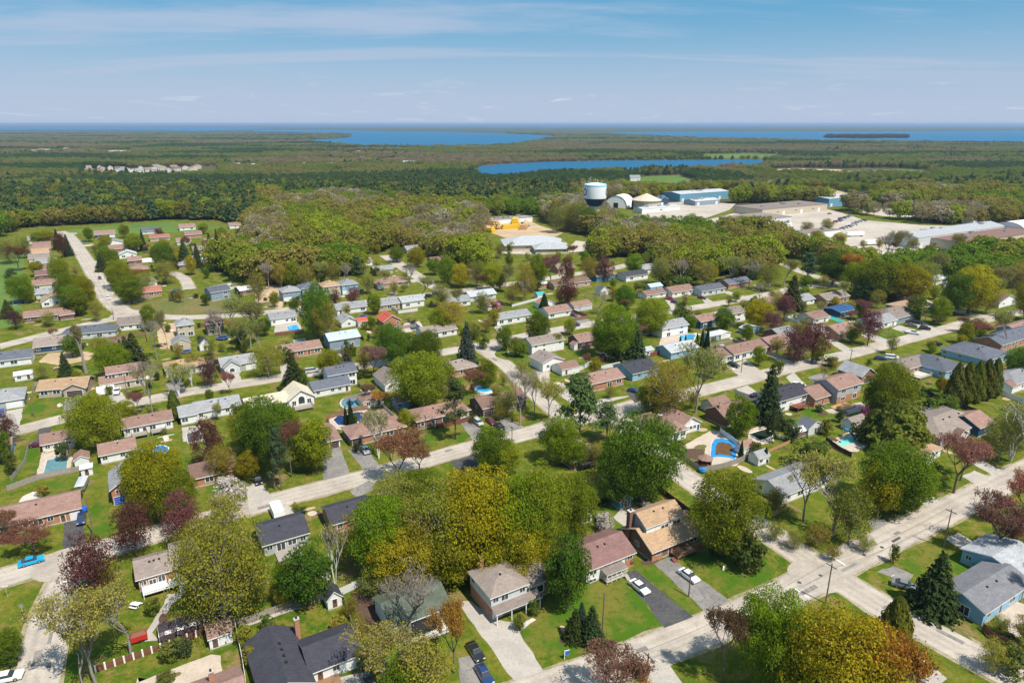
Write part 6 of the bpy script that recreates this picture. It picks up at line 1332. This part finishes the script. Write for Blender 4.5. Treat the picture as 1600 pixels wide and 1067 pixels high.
SPEC = {  # leaf colour, words, prototype
 'm': ((.175,.24,.012), 'green leafy maple', 'm'), 'y': ((.3,.29,.012), 'yellow-green spring maple', 'm'), 'd': ((.1,.17,.014), 'dark green dense maple', 'm'), 'r': ((.16,.065,.055), 'dark crimson maple', 'rm'),
 'v': ((.27,.26,.035), 'olive half-leafed tree', 'v'), 's': ((.3,.295,.06), 'sparse budding tree', 's'), 'b': ((.3,.25,.16), 'bare grey tree', 'b'), 'o': ((.25,.13,.07), 'rusty brown sapling-leafed tree', 'o'),
 'q': ((.28,.14,.1), 'pinkish-brown budding tree', 'o'), 'g': ((.4,.22,.03), 'orange-bronze tree', 'o'), 'p': ((.07,.1,.03), 'dark spruce', 'p'), 'P': ((.075,.115,.09), 'blue-grey spruce', 'p'), 'w': ((.1,.14,.045), 'shaggy pine', 'w'),
 'C': ((.17,.18,.03), 'golden-green cedar', 'C'), 'c': ((.045,.085,.025), 'narrow cypress', 'c'), 'l': ((.21,.22,.075), 'slender poplar', 'l'), 'i': ((.25,.26,.06), 'white-stemmed birch', 'i'),
 'f': ((.66,.6,.55), 'white-blossomed shrub', 'h'), 'k': ((.55,.18,.27), 'pink-blossomed shrub', 'h'), 'h': ((.13,.17,.027), 'rounded green shrub', 'h'), 'j': ((.085,.115,.03), 'dark green shrub', 'h'), 'e': ((.28,.25,.03), 'yellow shrub', 'h')}
TREES = []   # (pos, height, width, species)
def add_tree(x, top, bot, w, sp):
    p = G(x, bot); hh = height_from(p, top); ww = w*depth_of(p)/FPX*(1.3 if sp in 'pP' else 1.06); TREES.append((p, hh, ww, sp))
for t in '''
150 833 936 80 r;215 783 872 62 r;290 766 852 60 r;52 820 862 72 o;6 798 850 44 o;355 800 985 135 v;330 805 940 90 v;385 838 960 80 v;150 925 1067 120 s;205 905 1025 100 s;130 980 1080 70 s
480 850 946 76 d;455 880 940 50 m;524 815 918 42 i;600 775 905 95 m;636 818 920 108 y;690 748 905 112 v;745 728 900 112 y;800 738 890 105 m;842 722 885 92 m;893 735 850 72 m;700 815 906 105 y;760 800 895 95 m;815 800 905 85 y;620 738 810 84 v;655 735 800 80 m;575 790 860 70 v;560 830 880 70 v
886 833 950 74 d;898 950 998 34 p;924 946 1003 38 p;908 941 984 24 P;710 948 1052 62 g;640 872 1005 95 b;600 985 1085 110 s;665 1000 1095 90 v;630 1030 1100 60 m;590 880 935 60 v
950 1020 1108 100 q;990 1035 1100 52 g;1130 950 1068 62 o;1190 915 1066 98 m;1225 960 1110 110 m;1295 950 1150 165 y;1350 985 1150 120 g;1260 1000 1150 110 y;1386 935 1042 66 C;1456 862 953 68 p
1130 738 868 118 m;1165 834 890 50 j;1555 780 866 86 q;1592 745 826 64 q;1575 800 860 50 r;1000 640 782 116 d;965 690 790 70 d;905 588 700 74 w;948 630 690 52 w;875 648 726 62 m;858 588 655 55 s;812 575 665 55 b;835 590 650 45 s
712 592 686 50 w;1040 560 655 78 v;1012 600 648 40 m;1086 543 645 90 s;768 665 738 60 m;790 690 740 50 m;622 680 758 82 o;655 690 742 50 o;592 640 716 48 i;495 655 738 58 m;480 685 735 45 m;456 660 745 44 q;440 668 766 34 w;428 640 745 40 d;420 618 716 84 d;392 638 705 58 m;445 630 700 50 m
155 613 702 78 m;330 650 732 46 r;250 688 806 98 y;278 730 815 70 m;225 700 790 50 y;350 690 752 46 v;362 744 790 48 f;352 768 820 52 v;388 705 748 34 y;12 645 690 36 r;2 668 724 34 m;100 690 720 18 j;20 700 742 18 h
1155 618 682 46 m;1198 570 660 40 p;1385 564 656 72 m;1365 590 650 40 m;1400 625 700 92 C;1360 640 690 40 C;1392 690 798 104 m;1425 720 790 60 m;1370 730 805 60 y;1262 684 730 52 h;1300 715 836 112 s;1255 730 815 70 b;1325 760 850 70 v;1490 680 770 72 q;1500 690 750 50 g;1578 628 720 96 i;1560 650 720 60 v;1590 640 700 50 m
1488 567 630 28 C;1504 566 630 28 C;1520 564 628 28 C;1534 562 624 27 C;1548 560 620 24 C;1592 540 590 46 d;1350 632 660 18 k;1225 650 672 26 j;1205 640 690 22 j
655 548 636 88 m;612 504 572 52 d;690 560 620 40 m;668 515 575 48 d;730 503 574 33 P;498 438 532 52 d;510 462 535 44 v;516 545 590 36 y;460 555 600 33 p;840 484 538 40 d;958 474 562 66 m;992 498 560 32 p;958 508 562 32 p;1016 464 524 56 m;940 500 555 40 m
886 430 482 36 r;935 454 492 44 b;976 445 484 34 d;705 468 516 52 v;688 480 520 34 m;585 458 492 21 m;524 450 482 20 r;553 446 480 22 r;1130 480 518 34 m;1184 464 514 46 y;1206 485 524 34 r;1240 503 568 44 r;1268 498 566 46 r;1355 478 540 36 r;1236 430 484 36 p;1186 440 474 32 b;1224 458 500 30 r;1060 470 488 14 v
1062 526 547 6 c;1070 524 546 6 c;1088 522 546 7 c;1096 516 546 7 c;1104 513 547 8 c;1116 540 556 5 c;541 636 664 7 c;549 626 666 9 c;1375 404 468 72 m;1416 410 474 62 y;1340 408 462 52 m;1512 413 490 68 y;1490 425 492 44 d;1466 464 508 32 m;1570 480 545 44 s;1530 504 532 30 q;1300 388 446 46 d;1322 395 450 36 g
180 534 590 50 m;212 520 570 34 p;200 525 566 22 p;192 530 566 18 p;135 508 582 15 l;104 550 588 22 p;68 564 594 26 v;240 560 650 46 b;330 554 604 32 r;275 610 656 22 C;280 568 620 44 i;215 612 650 22 q;226 575 616 26 s;300 570 604 34 i;235 474 518 22 m;262 484 545 24 s;246 498 562 34 b;360 468 526 54 s;392 470 545 54 s;420 532 590 50 v;378 500 550 40 s;410 500 560 40 s;345 480 525 36 b
110 424 478 40 m;134 430 484 36 y;118 445 490 34 m;95 400 444 30 m;36 428 474 37 m;24 420 458 27 w;46 448 474 17 m;14 468 496 22 p;26 484 514 24 r;110 460 494 22 w;152 470 503 20 v;124 452 494 30 m;78 486 510 22 v;190 404 454 34 y;178 415 448 20 m;206 430 474 46 m;228 424 456 30 v;215 420 446 36 g;262 404 444 32 v;166 384 418 24 m;160 394 424 18 p;178 388 414 18 m;210 364 394 27 m;225 358 392 11 p;256 378 424 32 d;240 388 410 10 r;300 398 430 17 y;345 358 424 15 p;350 354 396 22 m;330 364 400 15 p;290 374 416 22 p;310 380 418 16 p;270 385 420 18 p
100 362 404 16 r;92 358 390 14 p;108 366 400 14 p;15 372 412 32 v;30 384 424 27 o;40 370 404 22 v;60 362 384 20 m;75 360 382 22 y;140 355 378 14 m;195 350 372 16 y;250 355 374 14 r;318 348 366 16 m
300 548 578 26 v;440 540 570 22 h;455 545 568 14 j;470 575 598 16 h;585 540 590 40 q;570 545 585 26 v;640 520 560 36 d;620 530 560 26 m;760 560 610 34 m;700 590 640 24 v;740 580 620 34 q;790 605 650 40 v;770 600 640 30 s;596 612 640 30 g;575 600 632 24 q
1110 555 590 20 h;1185 540 572 22 m;1215 560 585 16 h;1295 556 572 24 h;1275 545 568 20 m;1430 600 622 26 h;1452 622 648 40 h;1476 618 642 42 h;1440 640 655 20 h;1410 600 625 20 m;1340 660 690 26 j;1310 640 660 14 j;1290 655 680 18 h;1236 660 690 24 j;1180 690 712 20 h;1212 760 800 34 v;1195 700 722 10 c;1157 690 716 8 c;1232 740 770 20 v
900 690 730 40 m;930 690 730 34 v;945 800 832 26 f;935 830 856 20 j;915 850 880 20 h;868 880 930 40 v;812 960 985 18 h;835 935 962 16 h;775 760 830 80 g;730 790 880 80 y;660 800 890 70 g;860 740 800 60 v;1090 850 872 16 q;1060 855 874 14 o;1150 860 885 14 j;985 868 884 10 j
270 1000 1030 34 h;290 998 1026 26 j;420 960 990 24 h;385 975 1010 24 e;395 1010 1040 26 e;480 1005 1030 8 c;340 930 965 40 v;305 905 940 30 v;240 935 960 24 h;160 880 920 40 v;185 915 960 40 s;20 985 1035 40 d;15 1010 1040 30 h;445 910 950 30 v;415 900 940 36 v;530 960 990 22 e;548 930 965 26 v;560 960 1000 30 v;575 1000 1050 36 v
1545 1000 1050 40 v;1580 1010 1055 50 h;1560 960 990 30 v;1600 960 1010 40 v;1595 880 940 40 s;1395 850 880 16 h;1240 830 858 30 v;1300 850 875 24 v;1350 835 862 30 v;1275 820 855 40 v;1210 815 845 30 v
620 385 410 24 m;650 385 418 28 y;700 400 445 34 m;720 410 450 30 y;745 405 450 34 v;770 410 455 36 y;790 415 460 34 s;820 405 470 30 v;840 395 455 28 m;860 400 450 34 q;885 400 445 24 r;800 440 478 24 v;755 455 490 26 v;720 450 490 30 s;690 440 480 34 v;660 430 470 34 s;640 410 446 30 b;600 420 456 26 s;575 425 460 24 v;560 400 446 24 w;540 410 450 26 b;520 405 446 26 v;500 405 450 26 s;480 410 452 26 v;460 405 450 24 m;440 405 450 26 v;420 405 452 28 b;405 420 480 30 v;430 455 480 16 y
850 460 490 16 c;920 400 440 30 v;945 400 440 30 r;990 395 430 30 m;1030 400 445 34 v;1060 405 450 36 b;1100 405 448 40 v;1140 400 446 40 s;1170 405 450 36 b;1200 410 455 36 v;1225 405 450 34 s;1000 440 462 20 h;1040 425 448 30 h;1065 430 452 30 h;1080 420 446 26 j;1260 395 445 34 w;1285 470 500 22 s;1440 405 460 50 v;1550 410 470 50 s;1590 405 470 50 v;1460 395 450 44 s;1540 440 490 34 v;1430 460 500 30 d;1350 440 470 30 j;1545 430 480 30 s;1600 440 500 36 y
776 470 488 16 k;760 495 520 22 v;740 500 530 26 v;755 520 545 20 h;790 525 548 8 h;815 560 590 24 v;870 520 545 18 m;1210 450 476 22 v;1150 455 472 14 m;1255 470 498 14 s;1320 440 474 24 s;1342 470 500 18 m;1485 365 410 34 s;1385 362 404 30 b;1400 360 405 30 s;1420 372 412 24 s;1310 362 384 22 y;1275 360 384 24 y;1232 355 384 22 v;903 312 364 34 v;920 321 366 28 m;938 322 368 28 v;888 316 362 30 v;870 318 364 30 v;1290 340 366 20 v;1260 345 366 22 v'''.replace('\n',';').split(';'):
    t = t.split()
    if len(t) == 5: add_tree(*[float(x) for x in t[:4]], t[4])
# a scatter of garden shrubs along fences and house fronts
road_r = random.Random(4)
for line, hw in road_lines[:6]:
    for k in range(5):
        i_ = road_r.randrange(3, len(line)-3); p = line[i_]; d = (line[i_+1]-line[i_-1]).normalized(); n = Vector((-d.y, d.x, 0)); o_ = road_r.uniform(-.7,.5)*hw; l_ = road_r.uniform(1.2,5); w_ = road_r.uniform(.4,1.4)
        if p.y > 330: continue
        tag(poly_sheet('road_patch', [p+n*o_, p+n*o_+d*l_, p+n*(o_+w_)+d*l_, p+n*(o_+w_)], M['asphalt_worn'], .072+.0003*k), kind='structure')
def near_road(p):
    for line, hw in road_lines:
        for q in line:
            if (q.x-p.x)**2 + (q.y-p.y)**2 < (hw+2.5)**2: return True
    return False
cnt = 0
for c, lab in LAND:
    if cnt > 150 or c.y > 420: continue
    for k in range(2):
        a = random.uniform(0, 6.28); q = c + Vector((math.cos(a), math.sin(a), 0))*random.uniform(10,13)
        if near_road(q): continue
        TREES.append((Vector((q.x,q.y,0)), random.uniform(1.2,3.4), random.uniform(1.6,3.4), random.choice('hhhjje'))); cnt += 1
lots_r = random.Random(21); cnt = 0
while cnt < 290:
    y = lots_r.uniform(185, 300) if cnt < 70 else lots_r.uniform(255, 500); x = lots_r.uniform(-.72, .74)*y; q = Vector((x, y, 0))
    if near_road(q) or any((c.x-x)**2+(c.y-y)**2 < 8.5**2 for c, _ in LAND): continue
    hh = lots_r.uniform(3.5,8.5) if cnt < 110 else lots_r.uniform(5,11); TREES.append((q, hh, hh*lots_r.uniform(.55,.85), lots_r.choice('mmvvvvsyyqhdo'))); cnt += 1
bed_r = random.Random(33)
for c, lab in LAND:
    if c.y > 430 or c.y < 100: continue
    for k in range(3):
        a = bed_r.uniform(0, 6.28); q = c + Vector((math.cos(a), math.sin(a), 0))*bed_r.uniform(9,14)
        if near_road(q): continue
        rx_, ry_ = bed_r.uniform(.8,2.6), bed_r.uniform(.5,1.3); th = T + bed_r.choice((0, math.pi/2)); patch_z[0] += .00004
        tag(poly_sheet('garden_bed', [(q.x+rx_*math.cos(t*.63)*math.cos(th)-ry_*math.sin(t*.63)*math.sin(th)+bed_r.uniform(-.15,.15), q.y+rx_*math.cos(t*.63)*math.sin(th)+ry_*math.sin(t*.63)*math.cos(th)) for t in range(10)], M[bed_r.choice(('bed_soil','bed_soil','dry_grass','stone_pale','patio','sand'))], patch_z[0]+.004), kind='structure')
def words(n): return ['', 'two', 'three', 'four', 'five', 'six', 'seven', 'eight', 'nine', 'ten'][n-1] if n <= 10 else 'many'
ORD = ['first','second','third','fourth','fifth','sixth','seventh','eighth','ninth','tenth']
drafts = []
for i, (p, hh, ww, sp) in enumerate(TREES):
    c, lab = min(LAND, key=lambda L_: (L_[0].x-p.x)**2 + (L_[0].y-p.y)**2); dx, dy = p.x-c.x, p.y-c.y
    rel = ('left of' if dx < 0 else 'right of') if abs(dx) > abs(dy) else ('behind' if dy > 0 else 'in front of')
    short = ' '.join(lab.split()[:8]); 
    while short.split()[-1] in ('and','with','of','the','a','by','beside','behind','at','in','on','left','right','below','above','to','between','facing','its','along','near','beyond'): short = ' '.join(short.split()[:-1])
    drafts.append((SPEC[sp][1], rel, short))
from collections import defaultdict
grp = defaultdict(list)
for i, d in enumerate(drafts): grp[d].append(i)
KIND = dict(m='maple_tree', y='maple_tree', d='maple_tree', r='crimson_maple', v='deciduous_tree', s='budding_tree', b='bare_tree', o='rusty_leaf_tree', q='rusty_leaf_tree', g='bronze_leaf_tree', p='spruce_tree', P='spruce_tree', w='pine_tree', C='cedar_tree', c='cypress_tree', l='poplar_tree', i='birch_tree', f='flowering_shrub', k='flowering_shrub', h='garden_shrub', j='garden_shrub', e='garden_shrub')
for d, ids in grp.items():
    ids.sort(key=lambda i: P(TREES[i][0].x, TREES[i][0].y)[0])
    for k, i in enumerate(ids):
        p, hh, ww, sp = TREES[i]; pre = ''
        if len(ids) > 1: pre = ('left ' if k == 0 else 'right ') if len(ids) == 2 else (ORD[k] + ' ' if k < 10 else 'last ')
        lab = f"{pre}{d[0]} {d[1]} {d[2]}"
        cat = 'shrub' if sp in 'fkhje' else 'tree'
        e = empty(KIND[sp], p, random.uniform(0,6.28)); tag(e, lab, cat, {'shrub':'garden shrubs','tree':'neighbourhood trees'}[cat])
        col, _, pk = SPEC[sp]; pk = pk+'2' if pk in 'mv' and ww > 10.5 else pk; tr, cr = PROTO[pk][random.randrange(len(PROTO[pk]))]
        f = random.uniform(.72,1.22); g_ = random.uniform(.84,1.2) if sp not in 'fk' else 1; sc = (ww, ww*random.uniform(.92,1.08), hh)
        ob('trunk', tr, e, scale=sc); o = ob('crown', cr, e, scale=sc); o.color = (col[0]*f*g_, col[1]*f, col[2]*f*(random.uniform(.8,1.3) if sp not in 'fk' else 1), 1)

# ------------------------------------------------------------------ woods: uncountable, one object for each kind of wood
FM = M['forest_leaf']; PC = bpy.data.collections.new('woodland_prototypes')
def fproto(name, trunk_r, Pn, Nn, size, el=1.4):
    me = leaves(name, Pn, Nn, size, FM, el); mb = MB(); mb.tube([(0,0,-.02),(0,0,.75)], [trunk_r,trunk_r*.3], 5)
    # trunk joined to the crown mesh
    n0 = len(me.vertices); V = [tuple(v.co) for v in me.vertices] + mb.V; F = [tuple(p.vertices) for p in me.polygons]; k = len(F); F += [tuple(i+n0 for i in f) for f in mb.F]
    m2 = mesh(name, V, F, [FM, M['bark_grey']], [0]*k + [1]*(len(F)-k)); o = bpy.data.objects.new(name, m2); PC.objects.link(o)
kinds = []
for s in range(4):
    Pn, Nn, _ = blob_crown(1700, .1, .08, 46, 200+s); fproto('a_leafy_%d'%s, .02, Pn, Nn, .055)
for s in range(2):
    rng = np.random.default_rng(300+s); n = 800; d = unit(n); Pn = d*np.array([.47,.47,.4])*rng.uniform(.4,1,(n,1))**.5 + np.array([0,0,.6]); Nn = np.cross(d, unit(n)); fproto('b_bare_%d'%s, .016, Pn, Nn, .036, 3.4)
for s in range(2):
    Pn, Nn = spruce_pts(320+s, 560, .5, .2, .15, .3); fproto('c_pine_%d'%s, .02, Pn, Nn, .15, 1.6)
NL, NB, NP = 4, 2, 2
def inpoly(x, y, poly):
    r = False; n = len(poly)
    for i in range(n):
        x1, y1 = poly[i]; x2, y2 = poly[(i+1)%n]
        if (y1 > y) != (y2 > y) and x < (x2-x1)*(y-y1)/(y2-y1)+x1: r = not r
    return r
def vnoise(x, y, s, seed=0):
    x, y = x/s+seed*17.3, y/s-seed*9.1; xi, yi = math.floor(x), math.floor(y); fx, fy = x-xi, y-yi; fx = fx*fx*(3-2*fx); fy = fy*fy*(3-2*fy)
    def hsh(i, j): n = (i*374761393 + j*668265263 + seed*974711) & 0xffffffff; n = ((n ^ (n >> 13))*1274126177) & 0xffffffff; return ((n ^ (n >> 16)) & 0xffff)/65535
    return (hsh(xi,yi)*(1-fx)+hsh(xi+1,yi)*fx)*(1-fy) + (hsh(xi,yi+1)*(1-fx)+hsh(xi+1,yi+1)*fx)*fy
# where no wood grows (photograph outline of bases on flat ground)
CLEAR = [
 [(-400,1067),(-400,372),(0,372),(40,357),(95,353),(180,349),(260,343),(345,347),(395,352),(380,395),(330,425),(400,447),(450,447),(560,430),(566,400),(600,392),(650,392),(702,412),(752,432),(790,430),(840,428),(880,412),(940,408),(1000,400),(1040,436),(1140,432),(1180,440),(1230,405),(1270,410),(1330,440),(1400,432),(1480,440),(1520,470),(1600,476),(2000,476),(2000,1067)],
 [(748,338),(830,336),(890,360),(935,378),(925,430),(850,432),(760,432),(745,390),(750,366)],
 [(940,314),(1000,316),(1064,306),(1145,300),(1150,318),(1180,318),(1300,322),(1345,336),(1440,349),(1530,352),(1700,344),(1700,412),(1560,412),(1450,412),(1392,420),(1386,430),(1340,430),(1310,412),(1250,400),(1190,380),(1080,364),(985,360),(944,350),(938,328)],
 [(1285,300),(1365,302),(1362,326),(1290,328)], [(1236,298),(1300,294),(1335,303),(1300,314),(1242,312)],
 [(1190,264),(1240,262),(1320,263),(1400,262.5),(1455,266),(1450,275),(1360,276),(1215,275)], [(1085,241),(1170,239),(1235,242),(1205,249),(1110,249)],
 [(970,285),(1010,275),(1062,273),(1094,285),(1052,298),(990,297)], [(1345,322),(1440,326),(1525,333),(1500,343),(1380,340),(1343,333)], [(150,235),(205,233.5),(208,239.5),(158,240)],
 [(128,264),(340,260),(342,276),(128,279)], LAKE, BAY] + INLETS
PINES = [[(395,300),(560,284),(720,286),(905,288),(906,318),(760,335),(640,325),(540,312),(440,318)], [(-80,340),(60,302),(150,292),(420,290),(400,318),(400,350),(220,346),(80,352),(-80,366)], [(975,262),(1075,262),(1075,276),(975,276)]]
GREY = [[(620,282),(760,276),(850,282),(760,292),(640,294)], [(340,285),(430,275),(440,300),(360,310)], [(640,238),(800,236),(860,246),(740,262),(640,250)], [(1180,262),(1460,268),(1460,288),(1190,290)], [(860,350),(1010,345),(1000,380),(880,380)], [(380,360),(450,345),(460,400),(400,420)]]
DEEP = [(m_, s_) for m_, s_ in ()]
woods = defaultdict(list)
def wood_point(x, y, sc):
    px, py = P(x, y)
    if not (-150 < px < 1750) or py > 480 or py < 196: return
    for c in CLEAR:
        if inpoly(px, py, c): return
    gap = vnoise(x, y, 90, 5)
    if py < 330 and gap > .86: return
    v = vnoise(x, y, 140, 1); v2 = vnoise(x, y, 42, 2); rr = random.random()
    kind = 'spring'
    if any(inpoly(px, py, q) for q in PINES): kind = 'pine' if rr > .22 else 'spring'
    elif any(inpoly(px, py, q) for q in GREY): kind = 'bare' if rr > .3 else 'spring'
    elif v > .72 and 225 < py < 318: kind = 'pine' if rr > .5 else 'spring'
    elif v < .3: kind = 'bare' if rr > .35 else 'spring'
    hh = random.uniform(11.5,16.5)*(.75+.5*v2)*(1.14 if y < 900 else .8 if y < 1500 else .62); ww = random.uniform(.7,.9)*hh*sc
    if kind == 'pine': col = random.choice(((.085,.125,.035),(.07,.11,.04),(.11,.14,.035))); ww = hh*.62*sc; hh *= random.uniform(.85,1.25); k = NL+NB+random.randrange(NP)
    elif kind == 'bare': col = random.choice(((.28,.24,.13),(.33,.29,.2),(.26,.22,.1))); k = NL+random.randrange(NB) if rr < .75 else random.randrange(NL)
    else:
        u = .45*v2 + .4*vnoise(x, y, 110, 7) + .15*random.random()
        col = (.12,.19,.014) if u < .36 else (.19,.215,.022) if u < .48 else (.235,.205,.045) if u < .58 else (.19,.185,.03) if u < .68 else (.22,.26,.018)
        k = random.randrange(NL)
    if y > 1000:
        t_ = vnoise(x/2.6, y, 150, 11); t2 = vnoise(x/2, y, 60, 13)
        if kind != 'pine': col = (.07,.115,.035) if t_ < .33 else (.24,.195,.11) if t_ > .64 else (.15,.19,.035) if t2 < .55 else (.2,.2,.06)
    f = random.uniform(1.12,1.34); woods[kind if y < 1500 else 'far'].append((x, y, hh, ww, k, col[0]*f, col[1]*f, col[2]*f))
def scatter(y0, y1, step, sc):
    y = y0
    while y < y1:
        hwid = y*.80 + 40; x = -hwid
        while x < hwid:
            wood_point(x+random.uniform(-.45,.45)*step, y+random.uniform(-.45,.45)*step, sc); x += step
        y += step
scatter(380, 800, 9.2, 1.25); scatter(800, 1500, 9.5, 1.2); scatter(1500, 3300, 17, 1.9); scatter(3300, 6500, 40, 4.2)
# wooded island and shores far off
for k in range(260):
    x, y = random.uniform(1290,1418), random.uniform(212,216.6); p = G(x,y); woods['far'].append((p.x,p.y,14,34,random.randrange(NL),.05,.06,.03))
def gn_wood(name, label, pts):
    a = np.array(pts); me = bpy.data.meshes.new(name); n = len(a); me.vertices.add(n); co = np.zeros((n,3)); co[:,:2] = a[:,:2]; me.vertices.foreach_set('co', co.reshape(-1))
    def attr(nm, ty, data, key): at = me.attributes.new(nm, ty, 'POINT'); at.data.foreach_set(key, data)
    attr('tint','FLOAT_COLOR', np.concatenate([a[:,5:8], np.ones((n,1))],1).reshape(-1).astype(np.float32), 'color')
    attr('size','FLOAT_VECTOR', np.stack([a[:,3],a[:,3],a[:,2]],1).reshape(-1).astype(np.float32), 'vector')
    attr('turn','FLOAT_VECTOR', np.stack([np.zeros(n),np.zeros(n),RNG.uniform(0,6.28,n)],1).reshape(-1).astype(np.float32), 'vector')
    attr('which','INT', a[:,4].astype(np.int32), 'value'); me.update()
    o = ob(name, me); tag(o, label, 'woods', kind='stuff')
    ng = bpy.data.node_groups.new(name+'_nodes', 'GeometryNodeTree'); ng.interface.new_socket('Geometry', in_out='INPUT', socket_type='NodeSocketGeometry'); ng.interface.new_socket('Geometry', in_out='OUTPUT', socket_type='NodeSocketGeometry')
    N = ng.nodes; L = ng.links; gi = N.new('NodeGroupInput'); go = N.new('NodeGroupOutput'); iop = N.new('GeometryNodeInstanceOnPoints'); ci = N.new('GeometryNodeCollectionInfo'); ci.inputs[0].default_value = PC; ci.inputs['Separate Children'].default_value = True; ci.inputs['Reset Children'].default_value = True
    mp = N.new('GeometryNodeMeshToPoints'); L.new(gi.outputs[0], mp.inputs[0]); L.new(mp.outputs[0], iop.inputs['Points']); L.new(ci.outputs[0], iop.inputs['Instance']); iop.inputs['Pick Instance'].default_value = True
    def na(nm, ty): q = N.new('GeometryNodeInputNamedAttribute'); q.data_type = ty; q.inputs[0].default_value = nm; return q.outputs[0]
    L.new(na('which','INT'), iop.inputs['Instance Index']); L.new(na('turn','FLOAT_VECTOR'), iop.inputs['Rotation']); L.new(na('size','FLOAT_VECTOR'), iop.inputs['Scale']); L.new(iop.outputs[0], go.inputs[0])
    md = o.modifiers.new('scatter','NODES'); md.node_group = ng
for k, nm, lab in (('spring','spring_woods','mixed olive and green spring woods behind the houses'),('pine','pine_woods','dense dark pine woods beyond the neighbourhood'),('bare','bare_woods','grey-brown leafless woods between the pines'),('far','far_woods','hazy far woods around the lakes')):
    gn_wood(nm, lab, woods[k])
print('woods', {k: len(v) for k, v in woods.items()}, 'trees', len(TREES), 'objects', len(bpy.data.objects))

# ------------------------------------------------------------------ haze
hm = bpy.data.materials.new('haze_air'); hm.use_nodes = True; nt = hm.node_tree; nt.nodes.clear()
out = nt.nodes.new('ShaderNodeOutputMaterial'); pv = nt.nodes.new('ShaderNodeVolumePrincipled'); pv.inputs['Color'].default_value = (.46,.66,.96,1); pv.inputs['Density'].default_value = 5.2e-5; pv.inputs['Anisotropy'].default_value = .1
nt.links.new(pv.outputs[0], out.inputs['Volume'])
mb = MB(); mb.box(-61000,61000,-400,61000,-1.5,96); tag(ob('haze', mb.mesh('haze', hm)), 'thin pale blue haze over the distance', 'haze', kind='stuff')
